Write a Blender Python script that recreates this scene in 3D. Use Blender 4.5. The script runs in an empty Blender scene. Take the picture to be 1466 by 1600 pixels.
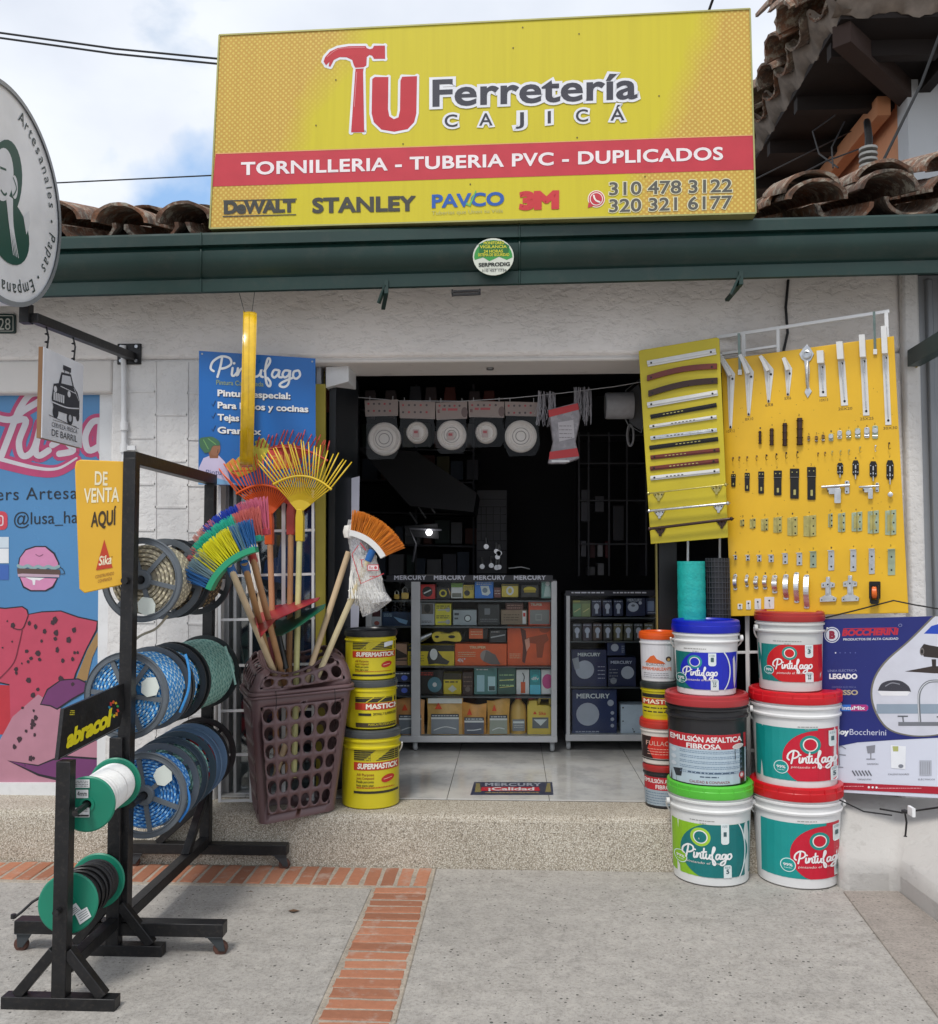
import bpy, bmesh, math, random
from mathutils import Vector as V, Matrix
from mathutils.geometry import tessellate_polygon
random.seed(7)
SC = bpy.context.scene
COL = SC.collection
PI = math.pi
# ------------------------------------------------------------------ camera
FPX, CX, CY = 1450.0, 733.0, 800.0
EYE = V((0, 0, 1.28))
YAW, PIT = math.atan(67/1450), math.atan(75/1450)
FW = V((-math.sin(YAW)*math.cos(PIT), math.cos(YAW)*math.cos(PIT), math.sin(PIT)))
RT = V((math.cos(YAW), math.sin(YAW), 0)); UP = RT.cross(FW)
cd = bpy.data.cameras.new('camera'); cam = bpy.data.objects.new('camera', cd); COL.objects.link(cam)
cd.sensor_fit = 'HORIZONTAL'; cd.sensor_width = 36; cd.lens = 36*FPX/1466; cd.clip_start = .05; cd.clip_end = 600
cam.matrix_world = Matrix.Translation(EYE) @ Matrix((RT, UP, -FW)).transposed().to_4x4()
SC.camera = cam
def ray(x, y): return (FW*FPX + RT*(x-CX) - UP*(y-CY))
# ------------------------------------------------------------------ sky, sun, exposure
w = bpy.data.worlds.new('World'); SC.world = w; w.use_nodes = True
nt = w.node_tree; nt.nodes.clear()
N = nt.nodes.new; LK = nt.links.new
out = N('ShaderNodeOutputWorld'); bg = N('ShaderNodeBackground'); LK(bg.outputs[0], out.inputs[0]); bg.inputs[1].default_value = .12
sky = N('ShaderNodeTexSky'); sky.sky_type = 'NISHITA'; sky.sun_disc = False
SUN_EL, SUN_AZ = math.radians(58), math.radians(200)
sky.sun_elevation = SUN_EL; sky.sun_rotation = SUN_AZ; sky.air_density = 1.6; sky.dust_density = 1
tc = N('ShaderNodeTexCoord'); mp = N('ShaderNodeMapping'); mp.inputs['Scale'].default_value = (1, 1, 1.7); mp.inputs['Location'].default_value = (.35, .1, .25)
LK(tc.outputs['Generated'], mp.inputs[0])
n1 = N('ShaderNodeTexNoise'); n1.inputs['Scale'].default_value = 2.6; n1.inputs['Detail'].default_value = 7; n1.inputs['Roughness'].default_value = .52; LK(mp.outputs[0], n1.inputs[0])
r1 = N('ShaderNodeValToRGB'); r1.color_ramp.elements[0].position = .30; r1.color_ramp.elements[1].position = .40; LK(n1.outputs[0], r1.inputs[0])
n2 = N('ShaderNodeTexNoise'); n2.inputs['Scale'].default_value = 3.4; n2.inputs['Detail'].default_value = 6; LK(mp.outputs[0], n2.inputs[0])
r2 = N('ShaderNodeValToRGB'); e = r2.color_ramp.elements
e[0].position = .35; e[0].color = (4.2, 4.5, 5.1, 1); e[1].position = .62; e[1].color = (5.2, 5.45, 5.85, 1); LK(n2.outputs[0], r2.inputs[0])
mx = N('ShaderNodeMix'); mx.data_type = 'RGBA'; LK(r1.outputs[0], mx.inputs[0]); LK(sky.outputs[0], mx.inputs[6]); LK(r2.outputs[0], mx.inputs[7])
hd = ray(290, 325).normalized(); nm = N('ShaderNodeVectorMath'); nm.operation = 'NORMALIZE'; LK(tc.outputs['Generated'], nm.inputs[0])
dp = N('ShaderNodeVectorMath'); dp.operation = 'DISTANCE'; LK(nm.outputs[0], dp.inputs[0]); dp.inputs[1].default_value = hd
n3 = N('ShaderNodeTexNoise'); n3.inputs['Scale'].default_value = 9; n3.inputs['Detail'].default_value = 6; LK(tc.outputs['Generated'], n3.inputs[0])
a3 = N('ShaderNodeMath'); a3.operation = 'MULTIPLY_ADD'; a3.inputs[1].default_value = .22; LK(n3.outputs[0], a3.inputs[0]); LK(dp.outputs['Value'], a3.inputs[2])
r3 = N('ShaderNodeValToRGB'); r3.color_ramp.elements[0].position = .13; r3.color_ramp.elements[1].position = .185; LK(a3.outputs[0], r3.inputs[0])
m3 = N('ShaderNodeMix'); m3.data_type = 'RGBA'; LK(r3.outputs[0], m3.inputs[0]); m3.inputs[6].default_value = (1.9, 3.1, 5.0, 1); LK(mx.outputs[2], m3.inputs[7])
LK(m3.outputs[2], bg.inputs[0])
sd = bpy.data.lights.new('sun', 'SUN'); sd.energy = 1.5; sd.angle = math.radians(14); sd.color = (1, .96, .9)
so = bpy.data.objects.new('sun', sd); COL.objects.link(so)
to_sun = V((math.sin(SUN_AZ)*math.cos(SUN_EL), math.cos(SUN_AZ)*math.cos(SUN_EL), math.sin(SUN_EL)))
so.rotation_euler = to_sun.to_track_quat('Z', 'Y').to_euler(); so.location = (0, -3, 8)
vs = SC.view_settings; vs.view_transform = 'Standard'; vs.look = 'None'; vs.gamma = 1; vs.use_curve_mapping = False; vs.exposure = 0.6
SC.cycles.use_denoising = True; SC.cycles.max_bounces = 6; SC.cycles.transparent_max_bounces = 12
# ------------------------------------------------------------------ pixel -> place
def P(x, y, Y):
    d = ray(x, y); return EYE + d*(Y/d.y)
def G(x, y, z=0):
    d = ray(x, y); return EYE + d*((z-EYE.z)/d.z)
def pxof(p):
    d = V(p)-EYE; k = FPX/d.dot(FW); return CX+d.dot(RT)*k, CY-d.dot(UP)*k
class Flat:                                     # a plane in the world
    curved = False
    def __init__(s, a, b, c):                   # a origin, b right, c down
        s.o = V(a); s.n = (V(c)-V(a)).cross(V(b)-V(a)).normalized()
        if s.n.dot(EYE-s.o) < 0: s.n = -s.n
    def at(s, x, y, z=0):
        d = ray(x, y); t = (s.o-EYE).dot(s.n)/d.dot(s.n)
        return EYE + d*t + s.n*z
def FY(Y): return Flat((0, Y, 0), (1, Y, 0), (0, Y, -1))
def FX(X): return Flat((X, 0, 0), (X, 1, 0), (X, 0, -1))
def FZ(z): return Flat((0, 0, z), (1, 0, z), (0, -1, z))
def FQ(tl, tr, bl): return Flat(P(*tl), P(*tr), P(*bl))
class Drum:                                     # the tapered wall of a bucket, addressed by the pixels of its front
    curved = True
    def __init__(s, cx, ytop, ybot, hwt, hwb, c, zt, zb, rt, rb):
        s.a = (cx, ytop, ybot, hwt, hwb, c, zt, zb, rt, rb)
        s.step = hwt*.16; s.x0 = cx; s.lim = (hwt+hwb)/2*.965
        s.face = math.atan2(EYE.x-c.x, c.y-EYE.y)
    def at(s, x, y, z=0):
        cx, yt, yb, ht, hb, c, zt, zb, rt, rb = s.a
        k = (y-yt)/(yb-yt); hw = ht+(hb-ht)*k; r = rt+(rb-rt)*k+z
        th = math.asin(max(-.985, min(.985, (x-cx)/hw*.995)))+s.face
        return V((c.x+math.sin(th)*r, c.y-math.cos(th)*r, zt+(zb-zt)*k))
# ------------------------------------------------------------------ materials
def hx(h):
    h = h.lstrip('#'); h = h if len(h) == 6 else ''.join(q*2 for q in h); c = [int(h[i:i+2], 16)/255 for i in (0, 2, 4)]
    return tuple(x/12.92 if x <= .04045 else ((x+.055)/1.055)**2.4 for x in c)
MC = {}; BOOST = [1.0]
def mat(col, rough=.5, metal=0, nz=.07, sc=9, bump=0, bs=60, coat=0, em=0, dirt=0):
    k = (col, rough, metal, nz, sc, bump, bs, coat, em, dirt, BOOST[0])
    if k in MC: return MC[k]
    m = bpy.data.materials.new('paint'); m.use_nodes = True; t = m.node_tree; b = t.nodes['Principled BSDF']; L = t.links.new
    c = hx(col) if isinstance(col, str) else col
    c = tuple(min(.8, x*BOOST[0]) for x in c)
    m.diffuse_color = (*c, 1)
    tcn = t.nodes.new('ShaderNodeTexCoord'); no = t.nodes.new('ShaderNodeTexNoise'); no.inputs['Scale'].default_value = sc; no.inputs['Detail'].default_value = 4
    L(tcn.outputs['Object'], no.inputs[0])
    rp = t.nodes.new('ShaderNodeValToRGB'); e = rp.color_ramp.elements; e[0].position = .3; e[1].position = .7
    e[0].color = (*[x*(1-nz) for x in c], 1); e[1].color = (*[min(1, x*(1+nz)) for x in c], 1); L(no.outputs[0], rp.inputs[0])
    o = rp.outputs[0]
    if dirt:
        n3 = t.nodes.new('ShaderNodeTexNoise'); n3.inputs['Scale'].default_value = sc*3.7; n3.inputs['Detail'].default_value = 8; n3.inputs['Roughness'].default_value = .7; L(tcn.outputs['Object'], n3.inputs[0])
        r3 = t.nodes.new('ShaderNodeValToRGB'); r3.color_ramp.elements[0].position = .52; r3.color_ramp.elements[1].position = .75; L(n3.outputs[0], r3.inputs[0])
        mu = t.nodes.new('ShaderNodeMath'); mu.operation = 'MULTIPLY'; mu.inputs[1].default_value = dirt; L(r3.outputs[0], mu.inputs[0])
        mi = t.nodes.new('ShaderNodeMix'); mi.data_type = 'RGBA'; L(mu.outputs[0], mi.inputs[0]); L(o, mi.inputs[6]); mi.inputs[7].default_value = (.09, .075, .06, 1); o = mi.outputs[2]
    L(o, b.inputs['Base Color'])
    b.inputs['Metallic'].default_value = metal; b.inputs['Coat Weight'].default_value = coat
    mr = t.nodes.new('ShaderNodeMapRange'); mr.inputs['To Min'].default_value = max(.02, rough-.08); mr.inputs['To Max'].default_value = min(1, rough+.1); L(no.outputs[0], mr.inputs[0]); L(mr.outputs[0], b.inputs['Roughness'])
    if bump:
        nb = t.nodes.new('ShaderNodeTexNoise'); nb.inputs['Scale'].default_value = bs; nb.inputs['Detail'].default_value = 5; L(tcn.outputs['Object'], nb.inputs[0])
        bp = t.nodes.new('ShaderNodeBump'); bp.inputs['Strength'].default_value = min(1, bump); bp.inputs['Distance'].default_value = .004*max(1, bump); L(nb.outputs[0], bp.inputs['Height']); L(bp.outputs[0], b.inputs['Normal'])
    if em: b.inputs['Emission Color'].default_value = (*c, 1); b.inputs['Emission Strength'].default_value = em
    MC[k] = m; return m
def ink(col): return mat(col, .45, 0, .05, 14)
def plas(col, r=.38): return mat(col, r, 0, .06, 7, .15, 30)
def steel(col='#b9bcc0', r=.32): return mat(col, r, .85, .15, 40)
def glassy(tint=(.9, .95, .95), gloss=.1):
    k = ('glass', tint, gloss)
    if k in MC: return MC[k]
    m = bpy.data.materials.new('glass'); m.use_nodes = True; t = m.node_tree; t.nodes.clear(); L = t.links.new
    o = t.nodes.new('ShaderNodeOutputMaterial'); mxs = t.nodes.new('ShaderNodeMixShader'); a = t.nodes.new('ShaderNodeBsdfTransparent'); a.inputs[0].default_value = (*tint, 1)
    g = t.nodes.new('ShaderNodeBsdfGlossy'); g.inputs['Roughness'].default_value = .06; lw = t.nodes.new('ShaderNodeFresnel'); lw.inputs[0].default_value = 1.22
    ad = t.nodes.new('ShaderNodeMath'); ad.operation = 'ADD'; ad.inputs[1].default_value = gloss; L(lw.outputs[0], ad.inputs[0])
    L(ad.outputs[0], mxs.inputs[0]); L(a.outputs[0], mxs.inputs[1]); L(g.outputs[0], mxs.inputs[2]); L(mxs.outputs[0], o.inputs[0])
    MC[k] = m; return m
def film():                                      # thin crinkled plastic
    k = 'film'
    if k in MC: return MC[k]
    m = bpy.data.materials.new('plastic_film'); m.use_nodes = True; t = m.node_tree; t.nodes.clear(); L = t.links.new
    o = t.nodes.new('ShaderNodeOutputMaterial'); a = t.nodes.new('ShaderNodeBsdfTransparent'); p = t.nodes.new('ShaderNodeBsdfPrincipled'); p.inputs['Base Color'].default_value = (.8, .8, .8, 1); p.inputs['Roughness'].default_value = .2
    n = t.nodes.new('ShaderNodeTexNoise'); n.inputs['Scale'].default_value = 35; n.inputs['Detail'].default_value = 4; b = t.nodes.new('ShaderNodeBump'); b.inputs['Strength'].default_value = .6; b.inputs['Distance'].default_value = .01; L(n.outputs[0], b.inputs['Height']); L(b.outputs[0], p.inputs['Normal'])
    r = t.nodes.new('ShaderNodeMapRange'); r.inputs['From Min'].default_value = .35; r.inputs['From Max'].default_value = .7; r.inputs['To Min'].default_value = .22; r.inputs['To Max'].default_value = .7; L(n.outputs[0], r.inputs[0])
    x = t.nodes.new('ShaderNodeMixShader'); L(r.outputs[0], x.inputs[0]); L(a.outputs[0], x.inputs[1]); L(p.outputs[0], x.inputs[2]); L(x.outputs[0], o.inputs[0]); MC[k] = m; return m
# ------------------------------------------------------------------ objects
def tag(o, label=None, cat=None, group=None, kind=None):
    if label: o['label'] = label
    if cat: o['category'] = cat
    if group: o['group'] = group
    if kind: o['kind'] = kind
    return o
def thing(name, label, cat, at, group=None):
    o = bpy.data.objects.new(name, None); o.empty_display_size = .05; COL.objects.link(o); o.location = at
    return tag(o, label, cat, group)
def link(o, parent=None):
    COL.objects.link(o)
    if parent:
        o.parent = parent
        if parent.type == 'EMPTY': o.location = o.location - parent.location
    return o
class MB:
    def __init__(s): s.v = []; s.f = []; s.m = []; s.mats = []; s.M = None
    def mi(s, m):
        if m not in s.mats: s.mats.append(m)
        return s.mats.index(m)
    def add(s, vs, fs, m):
        b = len(s.v); i = s.mi(m)
        s.v += [(s.M @ V(q)) if s.M else V(q) for q in vs]
        for f in fs: s.f.append([b+k for k in f]); s.m.append(i)
        return s
    def box(s, lo, hi, m):
        x0, y0, z0 = lo; x1, y1, z1 = hi
        return s.add([(x0,y0,z0),(x1,y0,z0),(x1,y1,z0),(x0,y1,z0),(x0,y0,z1),(x1,y0,z1),(x1,y1,z1),(x0,y1,z1)],
            [(3,2,1,0),(4,5,6,7),(0,1,5,4),(1,2,6,5),(2,3,7,6),(3,0,4,7)], m)
    def bar(s, a, b, wd, ht, m, up=(0, 0, 1)):
        a, b = V(a), V(b); d = (b-a).normalized(); u = V(up)
        if abs(d.dot(u)) > .98: u = V((0, 1, 0))
        r = d.cross(u).normalized(); u = r.cross(d)
        q = [(-1,-1),(1,-1),(1,1),(-1,1)]
        return s.add([a+r*(i*wd/2)+u*(j*ht/2) for i, j in q]+[b+r*(i*wd/2)+u*(j*ht/2) for i, j in q],
            [(3,2,1,0),(4,5,6,7),(0,1,5,4),(1,2,6,5),(2,3,7,6),(3,0,4,7)], m)
    def tube(s, pts, r, m, n=8, closed=False):
        pts = [V(p) for p in pts]; k = len(pts); rs = r if isinstance(r, (list, tuple)) else [r]*k
        vs = []; pr = None
        for i, p in enumerate(pts):
            if closed: d = pts[(i+1) % k]-pts[i-1]
            else: d = pts[min(i+1, k-1)]-pts[max(i-1, 0)]
            d = d.normalized() if d.length > 1e-9 else V((0, 0, 1))
            if pr is None: pr = d.orthogonal().normalized()
            pr = (pr-d*pr.dot(d)); pr = pr.normalized() if pr.length > 1e-6 else d.orthogonal().normalized()
            q = d.cross(pr)
            vs += [p+(pr*math.cos(2*PI*j/n)+q*math.sin(2*PI*j/n))*rs[i] for j in range(n)]
        fs = []
        for i in range(k if closed else k-1):
            i2 = (i+1) % k
            fs += [(i*n+j, i*n+(j+1) % n, i2*n+(j+1) % n, i2*n+j) for j in range(n)]
        if not closed: fs += [tuple(range(n-1, -1, -1)), tuple((k-1)*n+j for j in range(n))]
        return s.add(vs, fs, m)
    def lathe(s, prof, m, n=28, c=(0, 0, 0), ax=(0, 0, 1), a0=0, a1=2*PI, mats=None):
        ax = V(ax).normalized(); e1 = ax.orthogonal().normalized() if abs(ax.z) < .99 else V((1, 0, 0)); e2 = ax.cross(e1); c = V(c)
        full = abs(a1-a0-2*PI) < 1e-6; k = n if full else n+1
        vs = [c+ax*z+(e1*math.cos(a0+(a1-a0)*j/n)+e2*math.sin(a0+(a1-a0)*j/n))*r for r, z in prof for j in range(k)]
        for i in range(len(prof)-1):
            fs = [(i*k+j, i*k+(j+1) % k, (i+1)*k+(j+1) % k, (i+1)*k+j) for j in range(n)]
            if i == 0: base = len(s.v); s.add(vs, fs, mats[i] if mats else m)
            else:
                mi = s.mi(mats[i] if mats else m)
                for f in fs: s.f.append([base+q for q in f]); s.m.append(mi)
        return s
    def slab(s, sf, poly, z0, z1, m, me=None):   # photo outline on a plane, given thickness
        pts = [(p[0], p[1]) for p in poly]
        a = [sf.at(x, y, z0) for x, y in pts]; b = [sf.at(x, y, z1) for x, y in pts]; n = len(pts)
        tr = tessellate_polygon([[V((x, y, 0)) for x, y in pts]])
        s.add(b, [tuple(t) for t in tr], m)
        return s.add(a+b, [(i, (i+1) % n, n+(i+1) % n, n+i) for i in range(n)]+[tuple(t) for t in tr], me or m)
    def build(s, name, parent=None, smooth=35, bevel=0, label=None):
        me = bpy.data.meshes.new(name); me.from_pydata([tuple(v) for v in s.v], [], s.f)
        for m in s.mats: me.materials.append(m)
        me.polygons.foreach_set('material_index', s.m)
        bm = bmesh.new(); bm.from_mesh(me)
        bmesh.ops.remove_doubles(bm, verts=bm.verts, dist=1e-6); bmesh.ops.recalc_face_normals(bm, faces=bm.faces); bm.to_mesh(me); bm.free()
        if smooth: me.polygons.foreach_set('use_smooth', [True]*len(me.polygons)); me.set_sharp_from_angle(angle=math.radians(smooth))
        me.update(); o = bpy.data.objects.new(name, me); link(o, parent)
        if bevel: b = o.modifiers.new('b', 'BEVEL'); b.width = bevel; b.segments = 2; b.limit_method = 'ANGLE'
        if label: o['label'] = label
        return o
TCACHE = {}
def glyphs(txt, sp):
    k = (txt, sp)
    if k not in TCACHE:
        c = bpy.data.curves.new('t', 'FONT'); c.body = txt; c.space_character = sp; c.resolution_u = 4
        o = bpy.data.objects.new('t', c); me = bpy.data.meshes.new_from_object(o)
        vs = [(v.co.x, v.co.y) for v in me.vertices]; fs = [tuple(p.vertices) for p in me.polygons]
        ec = {}
        for f in fs:
            for i in range(len(f)): e_ = (f[i], f[(i+1) % len(f)]); ec[e_] = ec.get(e_, 0)+1
        nx = {a_: b_ for (a_, b_) in ec if (b_, a_) not in ec}; loops = []; seen = set()
        for s_ in list(nx):
            if s_ in seen: continue
            lp = []; q = s_
            while q in nx and q not in seen: seen.add(q); lp.append(q); q = nx[q]
            if len(lp) > 2: loops.append([vs[i] for i in lp])
        bpy.data.objects.remove(o); bpy.data.curves.remove(c); bpy.data.meshes.remove(me); TCACHE[k] = (vs, fs, loops)
    return TCACHE[k]
def outline(loops, w):
    vs, fs = [], []
    for lp in loops:
        cl = [p for i, p in enumerate(lp) if math.dist(p, lp[i-1]) > 1e-4]; n = len(cl)
        if n < 3: continue
        b = len(vs)
        for i in range(n):
            p, q, r = cl[i-1], cl[i], cl[(i+1) % n]
            a1, b1 = q[0]-p[0], q[1]-p[1]; a2, b2 = r[0]-q[0], r[1]-q[1]; l1, l2 = math.hypot(a1, b1), math.hypot(a2, b2)
            n1, n2 = (-b1/l1, a1/l1), (-b2/l2, a2/l2); m = (n1[0]+n2[0], n1[1]+n2[1]); lm = math.hypot(*m)
            if lm < .2: m, k = n1, 1
            else: m = (m[0]/lm, m[1]/lm); k = min(1.35, 1/max(.3, m[0]*n1[0]+m[1]*n1[1]))
            vs += [(q[0]+m[0]*w*k, q[1]+m[1]*w*k), (q[0]-m[0]*w*k, q[1]-m[1]*w*k)]
        fs += [(b+2*i, b+2*i+1, b+2*((i+1) % n)+1, b+2*((i+1) % n)) for i in range(n)]
    return vs, fs
def smoothpath(p, k=6, closed=False):
    if len(p) < 3: return list(p)
    o = []; n = len(p); rng = range(n if closed else n-1)
    for i in rng:
        a, b, c, d = (p[(i-1) % n] if closed or i else p[0]), p[i], p[(i+1) % n], (p[(i+2) % n] if closed or i+2 < n else p[-1])
        for j in range(k):
            t = j/k; o.append(tuple(.5*((2*b[q])+(-a[q]+c[q])*t+(2*a[q]-5*b[q]+4*c[q]-d[q])*t*t+(-a[q]+3*b[q]-3*c[q]+d[q])*t**3) for q in (0, 1)))
    if not closed: o.append(tuple(p[-1]))
    return o
class Ink:                                       # flat print in photo pixels on a surface
    def __init__(s, sf, lift=.0012, step=.0007): s.sf = sf; s.b = []; s.l0 = lift; s.st = step
    def raw(s, vs, fs, col, lay):
        s.b.append((vs, fs, ink(col) if isinstance(col, str) else col, lay)); return s
    def poly(s, p, col, lay=0):
        tr = tessellate_polygon([[V((x, y, 0)) for x, y in p]]); return s.raw(list(p), [tuple(t) for t in tr], col, lay)
    def rect(s, x0, y0, x1, y1, col, lay=0): return s.raw([(x0,y0),(x1,y0),(x1,y1),(x0,y1)], [(0,1,2,3)], col, lay)
    def ell(s, x, y, rx, ry, col, lay=0, n=28, a=0):
        ca, sa = math.cos(a), math.sin(a)
        p = [(x+rx*math.cos(2*PI*i/n)*ca-ry*math.sin(2*PI*i/n)*sa, y+rx*math.cos(2*PI*i/n)*sa+ry*math.sin(2*PI*i/n)*ca) for i in range(n)]
        return s.raw(p, [tuple(range(n))], col, lay)
    def arc(s, x, y, rx, ry, w, a0, a1, col, lay=0, n=24):
        return s.line([(x+rx*math.cos(a0+(a1-a0)*i/n), y+ry*math.sin(a0+(a1-a0)*i/n)) for i in range(n+1)], w, col, lay, 0)
    def line(s, p, w, col, lay=0, sm=6):
        if sm and len(p) > 2: p = smoothpath(p, sm)
        vs = []; n = len(p)
        for i in range(n):
            dx = p[min(i+1, n-1)][0]-p[max(i-1, 0)][0]; dy = p[min(i+1, n-1)][1]-p[max(i-1, 0)][1]; l = math.hypot(dx, dy) or 1
            ww = w[0]+(w[1]-w[0])*i/(n-1) if isinstance(w, tuple) else w
            ww = ww/2; vs += [(p[i][0]-dy/l*ww, p[i][1]+dx/l*ww), (p[i][0]+dy/l*ww, p[i][1]-dx/l*ww)]
        s.raw(vs, [(2*i, 2*i+1, 2*i+3, 2*i+2) for i in range(n-1)], col, lay)
        w0 = w[0] if isinstance(w, tuple) else w; w1 = w[1] if isinstance(w, tuple) else w
        if w0 > 1.5 and sm: s.ell(*p[0], w0/2, w0/2, col, lay, 10); s.ell(*p[-1], w1/2, w1/2, col, lay, 10)
        return s
    def text(s, t, x0, y0, x1, y1, h, col, lay=1, bold=.015, up=None, sp=1.0, sh=0, halo=0, hcol='#dcdde2'):
        vs, fs, lps = glyphs(t, sp)
        if not vs: return s
        ux, uy = up or (0, -1); xs = [v[0] for v in vs]; a, b = min(xs)-bold, max(xs)+bold; k = .69+2*bold
        def mp(vv): return [(x0+(x-a)/(b-a)*(x1-x0)+(y+bold)/k*h*(ux+sh), y0+(x-a)/(b-a)*(y1-y0)+(y+bold)/k*h*uy) for x, y in vv]
        if halo: hv, hf = outline(lps, bold+halo); s.raw(mp(hv), hf, hcol, lay-1); s.raw(mp(vs), fs, hcol, lay-1)
        if bold > .004: hv, hf = outline(lps, bold); s.raw(mp(hv), hf, col, lay)
        return s.raw(mp(vs), fs, col, lay)
    def fuzz(s, x0, y, x1, n, dy, col, lay=1, t=.7, seed=1):     # print too small to read
        rg = random.Random(seed)
        for i in range(n):
            x = x0; yy = y+i*dy
            while x < x1:
                w_ = rg.uniform(1.2, 5)*t; s.rect(x, yy, min(x+w_, x1), yy+t, col, lay); x += w_+.8*t
        return s
    def build(s, name, parent=None, label=None):
        mb = MB()
        for ei, (vs, fs, m, lay) in enumerate(s.b):
            z = s.l0+s.st*lay
            if s.sf.curved:
                bm = bmesh.new(); bv = [bm.verts.new((x, y, 0)) for x, y in vs]
                for f in fs:
                    try: bm.faces.new([bv[i] for i in f])
                    except ValueError: pass
                x0 = min(v[0] for v in vs); x1 = max(v[0] for v in vs); st = s.sf.step; k = math.ceil((x0-s.sf.x0)/st)
                while s.sf.x0+k*st < x1:
                    bmesh.ops.bisect_plane(bm, geom=bm.verts[:]+bm.edges[:]+bm.faces[:], plane_co=(s.sf.x0+k*st, 0, 0), plane_no=(1, 0, 0)); k += 1
                for q in (1, -1): bmesh.ops.bisect_plane(bm, geom=bm.verts[:]+bm.edges[:]+bm.faces[:], plane_co=(s.sf.a[0]+q*s.sf.lim, 0, 0), plane_no=(q, 0, 0), clear_outer=True)
                if not bm.faces: bm.free(); continue
                bm.verts.index_update(); vs = [(v.co.x, v.co.y) for v in bm.verts]; fs = [[v.index for v in f.verts] for f in bm.faces]; bm.free()
            nv, nf = [], []                      # crossing strokes never share a plane
            for fi, f in enumerate(fs):
                zz = z+s.st*(.35*((fi*.618034) % 1)+.45*((ei*.754878) % 1)); b = len(nv); nv += [s.sf.at(*vs[i], zz) for i in f]; nf.append(tuple(range(b, b+len(f))))
            mb.add(nv, nf, m)
        o = mb.build(name, parent, smooth=0, label=label)
        return o
def poly_ell(x, y, rx, ry, n=20): return [(x+rx*math.cos(2*PI*i/n), y+ry*math.sin(2*PI*i/n)) for i in range(n)]
def rrect(x0, y0, x1, y1, r, k=4):
    o = []
    for cx, cy, a in ((x1-r, y1-r, 0), (x0+r, y1-r, PI/2), (x0+r, y0+r, PI), (x1-r, y0+r, 1.5*PI)):
        for i in range(k+1): o.append((cx+r*math.cos(a+PI/2*i/k), cy+r*math.sin(a+PI/2*i/k)))
    return o
def seg(a, b, w):                                # thick pixel segment outline
    dx, dy = b[0]-a[0], b[1]-a[1]; l = math.hypot(dx, dy); nx, ny = -dy/l*w/2, dx/l*w/2
    return [(a[0]+nx, a[1]+ny), (b[0]+nx, b[1]+ny), (b[0]-nx, b[1]-ny), (a[0]-nx, a[1]-ny)]
ORD = ['first','second','third','fourth','fifth','sixth','seventh','eighth','ninth','tenth','eleventh','twelfth','thirteenth','fourteenth','fifteenth','sixteenth']
# ================================================================== materials of the setting
def nodemat(name):
    m = bpy.data.materials.new(name); m.use_nodes = True; t = m.node_tree; return m, t, t.nodes['Principled BSDF'], t.links.new, t.nodes.new('ShaderNodeTexCoord')
def ramp(t, src, L, stops):
    r = t.nodes.new('ShaderNodeValToRGB'); e = r.color_ramp.elements
    while len(e) < len(stops): e.new(.5)
    for q, (p, c) in zip(e, stops): q.position = p; q.color = (*c, 1)
    L(src, r.inputs[0]); return r.outputs[0]
def noise(t, L, tc, sc, det=5, ro=.55, vec=None):
    n = t.nodes.new('ShaderNodeTexNoise'); n.inputs['Scale'].default_value = sc; n.inputs['Detail'].default_value = det; n.inputs['Roughness'].default_value = ro; L(vec or tc.outputs['Object'], n.inputs[0]); return n.outputs[0]
def mixc(t, L, f, a, b, mode='MIX'):
    m = t.nodes.new('ShaderNodeMix'); m.data_type = 'RGBA'; m.blend_type = mode
    if isinstance(f, (int, float)): m.inputs[0].default_value = f
    else: L(f, m.inputs[0])
    for s, i in ((a, 6), (b, 7)):
        if isinstance(s, tuple): m.inputs[i].default_value = (*s, 1)
        else: L(s, m.inputs[i])
    return m.outputs[2]
def bumpn(t, L, b, h, st, di):
    p = t.nodes.new('ShaderNodeBump'); p.inputs['Strength'].default_value = st; p.inputs['Distance'].default_value = di; L(h, p.inputs['Height']); L(p.outputs[0], b.inputs['Normal'])
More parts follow.
